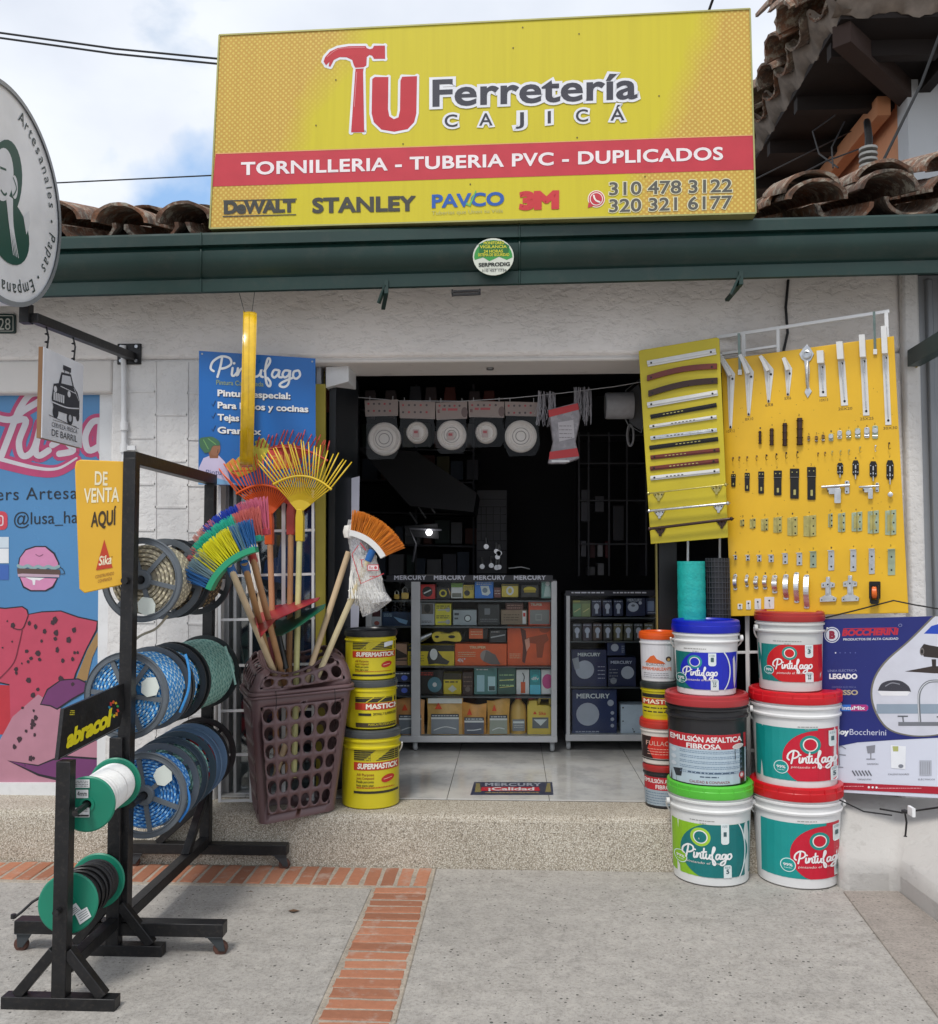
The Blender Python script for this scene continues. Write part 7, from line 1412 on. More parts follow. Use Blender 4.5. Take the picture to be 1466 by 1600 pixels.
mb = MB(); mb.tube([P(1375, 1264, 3.55), P(1410, 1270, 3.5), P(1466, 1262, 3.3), P(1540, 1255, 3.2)], .0035, M_BLK, 6); mb.tube([P(1414, 1268, 3.52), P(1417, 1285, 3.52), P(1415, 1306, 3.52)], .0035, M_BLK, 6); mb.lathe([(0, 0), (.012, .004), (.012, .014), (0, .018)], M_BLK, 10, P(1414, 1272, 3.525)); mb.lathe([(0, 0), (.007, .002), (0, .009)], M_BLK, 10, P(1415, 1308, 3.52)); tag(mb.build('knotted_cord'), 'knotted dark cord dangling below the right part of the banner', 'cord')
mb = MB(); mb.slab(FY(3.42), rrect(1424, 1262, 1429, 1276, 1), -.03, .01, M_WB); tag(mb.build('cable_clip'), 'small white cable clip on the low wall by the knotted cord', 'clip')
BOOST[0] = 1.9
# ================================================================== display cabinets
GL = glassy((.95, .97, .97), .0)
def cabinet(label, Yf, dep, x0, x1, yt, yb, posts, shelves, back, strip=None, glass=True):
    o = thing('display_cabinet', label, 'display cabinet', P((x0+x1)/2, yb+12, Yf)); f = FY(Yf)
    for i, (px, w_) in enumerate(posts): part(lambda m: m.slab(f, seg((px, yt), (px, yb), w_), -.03, 0, M_ALC), 'post', o)
    part(lambda m: m.slab(f, [(x0, yb-10), (x1, yb-10), (x1, yb), (x0, yb)], -dep, .004, M_ALC), 'base_rail', o, .003)
    zb_, zt_ = P(x0, yb, Yf).z, P(x0, yt, Yf).z; X0, X1 = P(x0, yb, Yf).x, P(x1, yb, Yf).x
    mb = MB(); mb.box((X0, Yf+dep-.01, zb_), (X1, Yf+dep, zt_), mat(back, .6)); mb.build('back_panel', o)
    for xx in (X0, X1-.006): mb = MB(); mb.box((xx, Yf+.031, zb_+.01), (xx+.006, Yf+dep-.011, zt_), mat(back, .6)); mb.build('side_panel', o)
    for y in shelves: z = P(x0, y, Yf).z; mb = MB(); mb.box((X0+.007, Yf+.02, z-.008), (X1-.007, Yf+dep-.011, z), mat('#3a3d40', .3, .3)); mb.build('shelf', o)
    mb = MB(); mb.box((X0, Yf+.004, zt_), (X1, Yf+dep, zt_+.008), mat('#2a2d30', .2)); mb.build('top_panel', o)
    if glass: mb = MB(); mb.box((X0+.02, Yf+.006, zb_+.02), (X1-.02, Yf+.010, zt_-.002), GL); mb.build('pane', o, smooth=0)
    for xx in (posts[0][0], x1-8):
        p = P(xx, yb, Yf+.05); mb = MB(); mb.box((p.x-.012, p.y-.014, FZZ+.045), (p.x+.012, p.y+.014, zb_+.002), M_ALC); mb.build('caster_fork', o); mb = MB(); mb.lathe([(0, -.012), (.02, -.012), (.026, -.006), (.026, .006), (.02, .012), (0, .012)], mat('#8f9294', .4), 18, (p.x, p.y, FZZ+.034), (1, 0, 0)); mb.lathe([(0, -.014), (.008, -.014), (.008, .014), (0, .014)], M_BLK, 10, (p.x, p.y, FZZ+.034), (1, 0, 0)); mb.build('wheel', o)
    return o
M_ALC = mat('#8c8e90', .4, .15, .06, 12)
C1 = 5.12
c1_ = cabinet('wide glass display cabinet full of boxed tools on casters inside the shop', C1, .42, 572, 871, 908, 1160, [(649.5, 14), (866, 9), (576, 9)], [938, 979, 1041, 1088], '#17181a')
mb = MB(); s_ = FY(C1-.002); mb.slab(s_, [(604, 899), (864, 899), (864, 909), (604, 909)], -.3, 0, mat('#15161c', .4)); mb.build('header_strip', c1_)
I = Ink(s_, .001, .0005)
for x in (616, 678, 740, 803): I.text('MERCURY', x, 906, x+50, 906, 7, '#9a9ca4', 1, .04, sp=1.1)
I.build('header_lettering', c1_)
cF = FY(C1+.06)
k4 = lambda x, y: (520+x/4.072, 880+y/4.072)
def product(name, label, cat, rect, col, art=None, dep=.12, Y_=None, poly=None, group='goods on the shelves of the wide cabinet', sf=None, rough=.4):
    f = sf or FY((Y_ or C1+.07)); mb = MB(); pl_ = poly or [(rect[0], rect[1]), (rect[2], rect[1]), (rect[2], rect[3]), (rect[0], rect[3])]
    mb.slab(f, pl_, -dep, 0, mat(col, rough, 0, .08, 20)); 
    if not art: o = mb.build(name, bevel=.002); return tag(o, label, cat, group)
    o = thing(name, label, cat, f.at((rect[0]+rect[2])/2, rect[3]), group); mb.build('package_body', o, bevel=.002); I = Ink(f, .0008, .0005); art(I, *rect); I.build('package_print', o); return o
def A_(*ops):
    def f(I, x0, y0, x1, y1):
        W_, H_ = x1-x0, y1-y0
        for op in ops:
            k, a = op[0], op[1:]
            if k == 'r': I.rect(x0+a[0]*W_, y0+a[1]*H_, x0+a[2]*W_, y0+a[3]*H_, a[4], a[5] if len(a) > 5 else 0)
            elif k == 'e': I.ell(x0+a[0]*W_, y0+a[1]*H_, a[2], a[3], a[4], a[5] if len(a) > 5 else 1, 20)
            elif k == 't': I.text(a[0], x0+a[1]*W_, y0+a[2]*H_, x0+a[3]*W_, y0+a[2]*H_, a[4], a[5], 3, .03)
            elif k == 'f': I.fuzz(x0+a[0]*W_, y0+a[1]*H_, x0+a[2]*W_, a[3], a[4], a[5], 2, a[6] if len(a) > 6 else .9, int(x0))
            elif k == 'p': I.poly([(x0+p*W_, y0+q*H_) for p, q in a[0]], a[1], a[2] if len(a) > 2 else 1)
            elif k == 'l': I.line([(x0+p*W_, y0+q*H_) for p, q in a[0]], a[1], a[2], a[3] if len(a) > 3 else 2)
    return f
# padlocks
for i, (x, y, s_) in enumerate(((620, 936, .8), (633, 936, 1.1))):
    o = thing('padlock', ['smaller', 'larger'][i]+' brass padlock on the top shelf behind the bagged mop', 'padlock', P(x, y, C1+.05), 'brass padlocks on the top shelf'); mb = MB(); mb.slab(FY(C1+.05), rrect(x-5*s_, y-9*s_, x+5*s_, y, 1), -.03, 0, steel('#a58a4a')); mb.build('lock_body', o, bevel=.002)
    mb = MB(); mb.tube([P(x-3.4*s_, y-8*s_, C1+.065), P(x-3.4*s_, y-14*s_, C1+.065), P(x, y-17*s_, C1+.065), P(x+3.4*s_, y-14*s_, C1+.065), P(x+3.4*s_, y-8*s_, C1+.065)], .0035, steel(), 8); mb.build('shackle', o)
YE = '#b5a02c'; OR = '#c8481c'; GRY = '#77797a'
PR = [
 ('tape_measure', 'red tape measure with a round black centre on the top shelf', 'tape measure', (656, 913, 680, 936), '#a01c1c', A_(('e', .5, .5, 8, 8, '#1a1a1a'), ('l', [(.3, .6), (.7, .4)], 2, '#a8a8a8', 3))),
 ('tape_measure', 'black and yellow tape measure beside the red one', 'tape measure', (683, 918, 704, 936), '#18181a', A_(('e', .45, .5, 6, 6, YE), ('e', .45, .5, 3.5, 3.5, '#222', 2), ('p', [(.8, 0), (1, .4), (1, .8)], '#b5864a'))),
 ('blister_card', 'green topped card of small white parts on the top shelf', 'blister pack', (705, 911, 723, 935), '#b0b0a8', A_(('r', 0, 0, 1, .28, '#5a7a2c'), ('r', .1, .35, .9, .62, '#cfcfc8'), ('r', .1, .66, .9, .92, '#5d5d55'))),
 ('blister_card', 'yellow card with a dark dial, left of the blue package', 'blister pack', (724, 914, 741, 935), '#b09a3a', A_(('e', .35, .6, 4.5, 4.5, '#2a2a2a'), ('f', .1, .1, .9, 3, 2, '#4a3a1a'))),
 ('blister_pack', 'blue package with a white round device on the top shelf', 'blister pack', (742, 907, 771, 935), '#1f5fa8', A_(('p', [(.3, .3), (.75, .3), (.85, .7), (.7, .85), (.4, .8)], '#a8b4c0'), ('e', .55, .55, 4, 4, '#5d6a78', 2), ('f', .1, .12, .9, 2, 2.4, '#a8c4e0'))),
 ('yellow_box', 'yellow box with a white hook shape on the top shelf', 'box', (784, 913, 810, 933), '#a8943a', A_(('e', .5, .5, 6, 7, '#cfcabc'), ('e', .5, .5, 3, 4, '#a8943a', 2), ('r', .02, .04, .98, .12, '#3a341c'))),
 ('roll_pack', 'black pack with a yellow roll near the right end of the top shelf', 'pack', (814, 914, 842, 933), '#201c18', A_(('e', .5, .38, 10, 4.6, '#b59c22'), ('r', .18, .4, .82, .62, '#8f7a1c', 2))),
 ('door_knob_pack', 'pale green card with a round white lock at the end of the top shelf', 'blister pack', (846, 908, 864, 935), '#5d8078', A_(('e', .55, .16, 3.6, 3.6, '#b8bcc0'), ('p', [(.35, .3), (.75, .3), (.9, .9), (.2, .9)], '#98a8a4'))),
 ('photo_box', 'grey box with a dark picture on the second shelf', 'box', (657, 942, 679, 977), '#82848a', A_(('r', .08, .04, .92, .5, '#4a4440'), ('e', .5, .25, 5, 7, '#2a2624'), ('f', .1, .8, .8, 2, 2.4, '#3a3a3e'))),
 ('wrench_box', 'yellow box printed with wrenches on the second shelf', 'box', (680, 943, 705, 977), '#b8a62c', A_(('f', .08, .1, .9, 2, 3, '#4a4418', 1.4), ('e', .8, .28, 3.6, 3.6, '#8c8c8c'), ('l', [(.2, .3), (.8, .28)], 1.8, '#8c8c8c'), ('e', .8, .84, 3.6, 3.6, '#8c8c8c'), ('l', [(.2, .86), (.8, .84)], 1.8, '#8c8c8c'), ('f', .08, .55, .9, 2, 3, '#4a4418', 1.4))),
 ('lock_box', 'pale grey box with a round dial on the second shelf', 'box', (708, 953, 745, 977), '#7d8488', A_(('e', .62, .55, 5.6, 5.6, '#2c3034'), ('e', .62, .55, 4, 4, '#a8b0b4', 2), ('r', .06, .2, .25, .35, '#2c3034'), ('r', .06, .5, .22, .62, '#3a3e42'))),
 ('small_switch', 'tiny white switch in the dark middle of the second shelf', 'switch', (759, 951, 766, 959), '#8c9094', None),
 ('brown_carton', 'brown carton with a white and red tag on the second shelf', 'box', (783, 953, 824, 976), '#6d5c4a', A_(('r', .82, .05, .95, .95, '#c0b8b0'), ('r', .84, .2, .93, .45, '#a02a20', 2), ('f', .1, .3, .7, 3, 4, '#4a3c2c', 1.4))),
 ('outlet_box', 'red topped package with a grey outlet plate at the right of the second shelf', 'box', (826, 940, 860, 977), '#a8442c', A_(('t', 'TRUPER', .1, .18, .62, 4, '#d8b0a0'), ('r', .06, .35, .96, .95, '#6b6c6a', 1), ('r', .32, .52, .62, .8, '#838482', 2), ('r', .36, .57, .58, .75, '#6b6c6a', 3))),
 ('grinder_box', 'long yellow and black grinder box on the middle shelf', 'box', (637, 1008, 710, 1040), '#b29a22', A_(('r', 0, 0, 1, .30, '#191816'), ('f', .04, .1, .3, 1, 2, '#b29a22', 2), ('p', [(.45, .3), (.62, .2), (.75, .6), (.9, .8), (.85, .95), (.6, .9), (.45, .95), (.42, .6)], '#2c2a28'), ('e', .56, .45, 6, 9, '#b0b0b0', 2), ('f', .05, .5, .35, 3, 4, '#4a4018'))),
 ('grinder_box', 'bright orange angle grinder box marked 4½ on the middle shelf', 'box', (711, 1006, 792, 1040), OR, A_(('t', 'TRUPER', .28, .22, .60, 4, '#e0a080'), ('t', '4½"', .05, .84, .2, 6, '#e8d8c8'), ('e', .6, .55, 9, 9, '#77706c'), ('p', [(.6, .3), (.78, .5), (.88, .95), (.7, .95), (.55, .8)], '#57504e', 2), ('f', .06, .38, .4, 3, 3, '#e0a080'))),
 ('drill_box', 'large orange drill box at the right of the middle shelf', 'box', (793, 978, 861, 1040), '#b8461e', A_(('p', [(.3, .05), (.42, .12), (.46, .6), (.4, .95), (.34, .9), (.36, .5)], '#4a2018'), ('p', [(.45, .3), (.9, .2), (.95, .35), (.85, .45), (.8, .8), (.68, .8), (.66, .45), (.46, .42)], '#7a3418', 2), ('e', .85, .08, 8, 6, '#8a3c1c', 2), ('p', [(.4, .35), (.5, .3), (.52, .5), (.44, .65)], '#b87a68', 3), ('f', .05, .7, .3, 3, 3, '#d89878'))),
 ('heat_gun', 'orange and black power tool lying above the orange box', 'power tool', (733, 982, 762, 998), '#b0502a', A_(('r', .75, 0, 1, 1, '#1d1a1a'), ('f', .1, .3, .7, 2, 4, '#d8a080'))),
 ('disc_pack', 'black package with a blue grey grinding disc on the fourth shelf', 'pack', (655, 1047, 692, 1085), '#1a1718', A_(('e', .66, .6, 11, 12, '#3f6470'), ('e', .66, .6, 3.4, 3.6, '#b0b8b8', 2), ('f', .05, .1, .6, 2, 3, '#a83a2c', 1.2))),
 ('yellow_box', 'yellow and black box on the fourth shelf beside the grinding disc', 'box', (693, 1052, 721, 1085), '#b59a22', A_(('r', 0, 0, 1, .3, '#2a2414'), ('f', .1, .38, .8, 1, 2, '#2a2414', 2), ('p', [(.25, .75), (.5, .55), (.75, .75), (.5, .9)], '#a8a89c'))),
 ('bit_case', 'translucent teal case with white labels on the fourth shelf', 'case', (741, 1042, 777, 1085), '#3d6664', A_(('r', .12, .3, .45, .9, '#7f9ca4'), ('r', .6, .35, .92, .88, '#8fa8ac'), ('r', .64, .7, .9, .86, '#2c3a3c', 2), ('f', .1, .08, .6, 1, 2, '#b8d0d0', 1.6))),
 ('bit_case', 'dark green case of drill bits right of the teal case', 'case', (778, 1042, 806, 1085), '#2e4a42', A_(('f', .1, .28, .9, 3, 8, '#8aa878', 1.4), ('l', [(.1, .5), (.9, .45)], 1.2, '#a8a460'), ('l', [(.1, .75), (.9, .7)], 1.2, '#a8a460'))),
 ('white_box', 'narrow white box with an orange stripe on the fourth shelf', 'box', (807, 1046, 827, 1085), '#b8b4ae', A_(('r', .35, .5, .7, .95, '#c04a22'), ('l', [(.5, .15), (.62, .3), (.55, .5)], 1.6, '#4a4a4a'))),
 ('disc_box', 'teal and blue box on the fourth shelf beside the pink disc', 'box', (828, 1046, 845, 1085), '#1f6f74', A_(('r', 0, .62, 1, 1, '#4a9cc0'), ('e', .5, .35, 6, 6, '#2c8a8c'), ('t', 'dfv', .15, .42, .85, 5, '#b8dce0'))),
 ('pink_disc_pack', 'white package with a big pink round disc at the end of the fourth shelf', 'pack', (846, 1046, 864, 1085), '#b4aeb0', A_(('e', .55, .48, 8.6, 11.5, '#a0386c'))),
]
PR += [
 ('clamp_pack', 'dark package with a pale clip in the middle of the second shelf', 'pack', (747, 944, 781, 977), '#1f2022', A_(('r', .3, .2, .55, .5, '#5d6064'), ('f', .1, .7, .9, 2, 3, '#6a6d70'))),
 ('drill_bit_pack', 'black tool pack right of the orange and black tool', 'pack', (765, 984, 791, 1004), '#1c1c1e', A_(('l', [(.1, .6), (.9, .4)], 2, '#8a8c8e'), ('f', .1, .15, .6, 1, 2, '#a8a8a8'))),
 ('brown_pack', 'dark brown pack in the gap before the teal case', 'pack', (723, 1050, 739, 1086), '#2c2220', A_(('f', .1, .2, .9, 3, 7, '#6a5a50', 1.4), ('e', .5, .75, 4, 4, '#57504c'))),
 ('screw_box', 'small pale box squeezed beside the yellow card on the top shelf', 'box', (772, 918, 783, 934), '#5d3430', A_(('f', .1, .3, .9, 2, 4, '#a89890', 1.2))),
 ('valve_pack', 'dark red pack standing behind the brown carton on the second shelf', 'pack', (790, 942, 818, 953), '#4a2a24', A_(('f', .1, .3, .9, 2, 4, '#8d6a5c', 1.2)))]
for nm, lb, ct, rc, cl, art in PR: product(nm, lb, ct, rc, cl, art, Y_=C1+.05+random.Random(lb).uniform(0, .03))
# yellow tool
f = FY(C1+.06); mb = MB(); mb.slab(f, smoothpath([(675, 992), (684, 987), (700, 990), (712, 987), (719, 990), (721, 1000), (714, 1003), (696, 1001), (680, 1003)], 4, True), -.05, 0, mat('#b59a2c', .4)); mb.slab(f, poly_ell(683, 995, 3.4, 2, 10), 0, .004, M_BLK); mb.slab(f, poly_ell(706, 995, 5.5, 2.4, 12), 0, .004, M_BLK); tag(mb.build('yellow_grinder', bevel=.003), 'yellow and black hand grinder lying on the middle shelf', 'power tool', 'goods on the shelves of the wide cabinet')
mb = MB(); mb.tube([P(656, 999, C1+.08), P(675, 990, C1+.08)], [.02, .012], steel('#888'), 10); mb.tube([P(721, 1000, C1+.1), P(728, 985, C1+.1), P(735, 988, C1+.1)], .008, M_BLK, 8); tag(mb.build('drill_chuck'), 'silver drill chuck at the left of the middle shelf', 'drill chuck', 'goods on the shelves of the wide cabinet')
# left bay
for nm, lb, ct, rc, cl, art in [
 ('radio_box', 'grey and maroon box half hidden under the bagged mop', 'box', (572, 952, 596, 981), '#8a8c90', A_(('r', .05, .05, .95, .4, '#3c1c20'), ('e', .7, .75, 4, 3.4, '#7a4038'))),
 ('drill_picture_box', 'dark blue box with a pale drill picture in the left bay', 'box', (597, 956, 642, 981), '#1c2a40', A_(('p', [(.4, .3), (.9, .55), (.85, .8), (.6, .65)], '#5d7a94'), ('f', .06, .12, .35, 2, 3, '#8aa0b8'))),
 ('cardboard_tool_box', 'brown cardboard box with dark stripe in the left bay', 'box', (617, 1006, 636, 1040), '#8c6c58', A_(('p', [(0, .2), (1, .5), (1, .62), (0, .7)], '#2a201c'), ('r', 0, .72, 1, .78, '#2a201c'))),
 ('blade_card', 'dark card with a blue blade, upper of two in the left bay', 'blister pack', (617, 1049, 642, 1066), '#2a2c3c', A_(('e', .6, .6, 5, 4, '#4a5cb0'), ('f', .05, .15, .9, 1, 3, '#b8bcc8', 1.6))),
 ('blade_card', 'dark card with a blue blade, lower of two in the left bay', 'blister pack', (617, 1068, 642, 1086), '#2a2c3c', A_(('e', .6, .6, 5, 4, '#4a5cb0'), ('f', .05, .15, .9, 1, 3, '#b8bcc8', 1.6)))]:
    product(nm, lb, ct, rc, cl, art, Y_=C1+.06, group='goods in the left bay of the wide cabinet')
for k in range(3):
    mb = MB(); mb.lathe([(0, 0), (.02, .004), (.022, .03), (.012, .04), (.012, .05), (.02, .055), (.02, .07), (0, .074)], mat('#232427', .25, .4), 16, P(602+k*15, 958, C1+.12)); tag(mb.build('tap_fitting'), ['left', 'middle', 'right'][k]+' dark round fitting of three above the dark blue box', 'fitting', 'dark round fittings in the left bay')
# bags and jugs on the bottom
def sack(label, x0, x1, y0, y1, col, pic, tri=True, top=None):
    o = thing('powder_bag', label, 'bag', P((x0+x1)/2, y1, C1+.08), 'orange topped product bags on the bottom shelf'); f = FY(C1+.06); w_ = x1-x0
    mb = MB(); nx, ny = 8, 8; vs = []
    for side in (1, -1):
        for j in range(ny+1):
            for i in range(nx+1):
                u, v = i/nx, j/ny; bul = math.sin(u*PI)*(.45+.55*math.sin(min(1, v*1.25)*PI*.75))*.028*side; x = x0+w_*(u+(.5-u)*.06*math.sin(v*PI)); y = y0+(y1-y0)*v+(2*math.sin(u*5+x0) if j == 0 else 0); vs.append(f.at(x, y, bul+.002*side))
    fs = []; N1 = (nx+1)*(ny+1)
    for s_ in range(2):
        for j in range(ny):
            for i in range(nx): a = s_*N1+j*(nx+1)+i; fs.append((a, a+1, a+nx+2, a+nx+1))
    mb.add(vs, fs, mat(col, .35, 0, .12, 30, .4, 30)); mb.build('bag_body', o, smooth=60)
    I = Ink(FY(C1+.03), .001, .0005); m_ = w_*.12; yp = y0+(y1-y0)*.42; I.rect(x0+m_, yp, x1-m_, yp+5, '#2a3440', 1); I.fuzz(x0+m_+2, yp+2, x1-m_-2, 1, 2, '#c0c8cc', 2, 1.4, int(x0)); I.rect(x0+m_, yp+5, x1-m_, yp+8, '#b8bcbc', 1); I.rect(x0+m_, yp+8, x1-m_, y1-4, pic, 1)
    I.line([(x0+m_+4, y1-10), ((x0+x1)/2, yp+20), (x1-m_-4, y1-12)], 1.4, '#b8bcbc', 2)
    if tri: I.poly([(x0+w_*.22, y0+18), (x0+w_*.32, y0+8), (x0+w_*.42, y0+18)], '#b0381c', 1)
    if top: I.rect(x0+2, y0+1, x1-2, y0+9, top, 1)
    I.build('bag_print', o); return o
sack('orange and grey product bag behind the cabinet mullion on the bottom shelf', 618, 664, 1092, 1151, '#a8784a', '#5c6066')
sack('large product bag with white crimped top and grey picture on the bottom shelf', 667, 724, 1090, 1151, '#b58a52', '#6d7076', top='#b4b0aa')
sack('orange product bag with a dark blue band, third on the bottom shelf', 721, 761, 1099, 1151, '#b07c40', '#4a4c58')
sack('upright pouch with a grey tub picture, fourth on the bottom shelf', 761, 797, 1093, 1151, '#b08444', '#7c8076', tri=True)
def jug(label, prof_px, cx, y1, col, Y_, capc, lab, name):
    o = thing(name, label, 'jug', P(cx, y1, Y_), 'yellow liquid containers on the bottom shelf'); k = Y_/1450; mb = MB(); mb.lathe([(r*k, (y1-y)*k) for r, y in prof_px], mat(col, .3, 0, .06, 10), 24, P(cx, y1, Y_)); mb.build('jug_body', o, smooth=50)
    mb = MB(); yt = prof_px[-1][1]; mb.lathe([(0, 0), (5*k, 0), (5*k, 7*k), (0, 7*k)], mat(capc, .4), 16, P(cx, yt, Y_)); mb.build('cap', o); I = Ink(FY(Y_-prof_px[2][0]*k), .002, .0006); lab(I); I.build('label', o)
jug('round shouldered yellow jug with a red cap beside the pouches', [(0, 1151), (12, 1151), (13, 1145), (13, 1112), (11, 1102), (5, 1095), (4.5, 1092)], 810, 1151, '#a8884a', C1+.1, '#9a2a24', lambda I: (I.rect(801, 1124, 820, 1142, '#6d7074', 1), I.rect(802, 1127, 819, 1130, '#a8acac', 2), I.fuzz(803, 1133, 818, 2, 3, '#b0b0a8', 2)), 'product_jug')
def jerry():
    o = thing('jerry_can', 'square yellow jerry can with a moulded handle and red cap, last on the bottom shelf', 'jug', P(843, 1151, C1+.08), 'yellow liquid containers on the bottom shelf'); f = FY(C1+.05); m_ = mat('#b8963c', .3, 0, .06, 10)
    mb = MB(); mb.slab(f, [(824, 1151), (824, 1104), (827, 1095), (838, 1093), (840, 1096), (840, 1102), (858, 1102), (862, 1106), (862, 1151)], -.14, 0, m_); mb.build('can_body', o, bevel=.006)
    mb = MB(); mb.slab(f, [(840, 1096), (844, 1089), (860, 1088), (863, 1092), (863, 1104), (858, 1104), (858, 1094), (846, 1094), (844, 1102), (840, 1102)], -.08, -.04, m_); mb.build('handle', o, bevel=.003)
    mb = MB(); mb.lathe([(0, 0), (.019, 0), (.019, .024), (0, .024)], mat('#9a2a24', .4), 16, P(831, 1094, C1+.1)); mb.build('cap', o)
    I = Ink(f, .001, .0006); I.rect(832, 1121, 857, 1138, '#55585a', 1); I.poly([(834, 1124), (855, 1124), (845, 1134)], '#a8acac', 2); I.poly([(833, 1116), (836, 1111), (839, 1116)], '#b0381c', 1); I.text('Sika', 842, 1117, 853, 1117, 5, '#b0381c', 1, .02); I.build('label', o)
jerry()
# second cabinet ----------------------------------------------------
C2 = 5.18
c2_ = cabinet('narrow dark display cabinet of boxed lamps right of the wide cabinet', C2, .38, 884, 1040, 930, 1158, [(888, 6)], [965, 1002, 1074], '#10131f', glass=True)
I = Ink(FY(C2-.002), .001, .0005); I.fuzz(893, 925, 944, 1, 2, '#9a9ca4', 1, 2); I.fuzz(958, 925, 1010, 1, 2, '#9a9ca4', 1, 2, 4)
mb = MB(); mb.slab(FY(C2-.001), [(884, 923), (1040, 922), (1040, 931), (884, 931)], -.03, 0, mat('#0f111c', .4)); mb.build('header_strip', c2_); I.build('header_lettering', c2_)
NB = '#171d38'; GB = 'lamp packages in the narrow cabinet'
for nm, lb, ct, rc, cl, art in [
 ('lamp_box', 'largest navy lamp box with a big white disc on the cabinet floor', 'box', (894, 1077, 964, 1148), '#152247', A_(('e', .35, .55, 18, 18, '#8b8f9a'), ('t', 'MERCURY', .1, .20, .84, 7.5, '#a8acb8'), ('e', .86, .30, 5, 5, '#8b8f9a'), ('e', .9, .52, 2.8, 2.8, '#8b8f9a'), ('e', .9, .66, 2.8, 2.8, '#8b8f9a'), ('e', .9, .80, 2.8, 2.8, '#8b8f9a'), ('f', .08, .92, .6, 2, 2.6, '#8b8f9a', 1.4))),
 ('lamp_box', 'navy lamp box with a white disc, one shelf above the largest', 'box', (893, 1015, 948, 1073), '#1a2040', A_(('e', .38, .54, 14.5, 14.5, '#8b8f9a'), ('t', 'MERCURY', .18, .18, .82, 5.5, '#a8acb8'), ('p', [(.02, .25), (.2, .2), (.24, .5), (.1, .55)], '#7d8088', 2), ('f', .75, .45, .95, 4, 6, '#8b8f9a', 1.2))),
 ('lamp_box', 'navy lamp box with a glass ornament picture and a white disc', 'box', (950, 1027, 994, 1073), '#171c36', A_(('e', .7, .52, 10, 10, '#8b8f9a'), ('t', 'MERCURY', .1, .22, .86, 4.6, '#8f93a0'), ('e', .2, .8, 5, 5, '#6d7078'), ('f', .05, .4, .35, 4, 5, '#5d606a', 1.6))),
 ('lamp_box', 'small navy lamp box lying on top of the middle box', 'box', (949, 1003, 977, 1024), '#1c2444', A_(('e', .42, .42, 6, 6, '#8b8f9a'), ('f', .8, .3, .95, 4, 3, '#8b8f9a'))),
 ('lamp_box', 'pair of yellow green bulb packs at the left of the top row', 'box', (895, 938, 923, 964), '#5d6648', A_(('r', .02, .2, .46, .98, '#5d7a5a'), ('r', .52, .2, .96, .98, '#6f7a52'), ('r', 0, 0, .4, .12, '#8a8648'), ('l', [(.1, .7), (.4, .5)], 1.6, '#a8a070', 2), ('l', [(.6, .7), (.9, .5)], 1.6, '#a8a070', 2))),
 ('lamp_box', 'navy box with a white dial and brand name in the top row', 'box', (979, 934, 1009, 963), NB, A_(('e', .35, .5, 8.5, 7.5, '#9498a4'), ('e', .35, .42, 3, 2, '#50545f', 2), ('t', 'MERCURY', .06, .2, .8, 4.4, '#9498a4'), ('e', .72, .28, 2.6, 2.6, '#9498a4'))),
 ('lamp_box', 'navy box with a pale square picture at the right end of the top row', 'box', (1010, 934, 1030, 960), NB, A_(('r', .1, .2, .6, .8, '#5f6a84'), ('f', .1, .88, .7, 1, 2, '#9498a4'))),
 ('square_downlight', 'white square lamp panel standing on the cabinet floor', 'lamp panel', (970, 1101, 1032, 1148), '#9aa3ae', A_(('e', .06, .1, 1.4, 1.4, '#3c4048'), ('e', .06, .55, 1.2, 1.2, '#3c4048'), ('e', .34, .9, 1.4, 1.4, '#3c4048'), ('l', [(.3, .78), (.32, .86)], 1, '#3c4048')))]:
    product(nm, lb, ct, rc, cl, art, Y_=C2+.05, group=GB)
def bulbart(lit=True): return A_(('e', .5, .42, 4, 5, '#8f93a0'), ('r', .36, .58, .64, .84, '#8f93a0'), ('f', .05, .08, .9, 1, 2, '#8f93a0', 1.2))
for k in range(3): product('bulb_card', '%s navy bulb card from the left in the top row' % ORD[k], 'bulb card', (925+k*17, 937, 940+k*17, 963), NB, bulbart(), Y_=C2+.05, group='navy bulb cards in the top row')
for k in range(8): product('bulb_card', '%s bulb card from the left in the second row of the narrow cabinet' % ORD[k], 'bulb card', (895+k*16, 974, 909+k*16, 1001), ['#24262c', '#2c2230', '#3a2a26', '#2e2a2a', '#4a4530', '#3f3c30', '#2c2c2c', '#4a4530'][k], bulbart(), Y_=C2+.05, group='bulb cards in the second row')
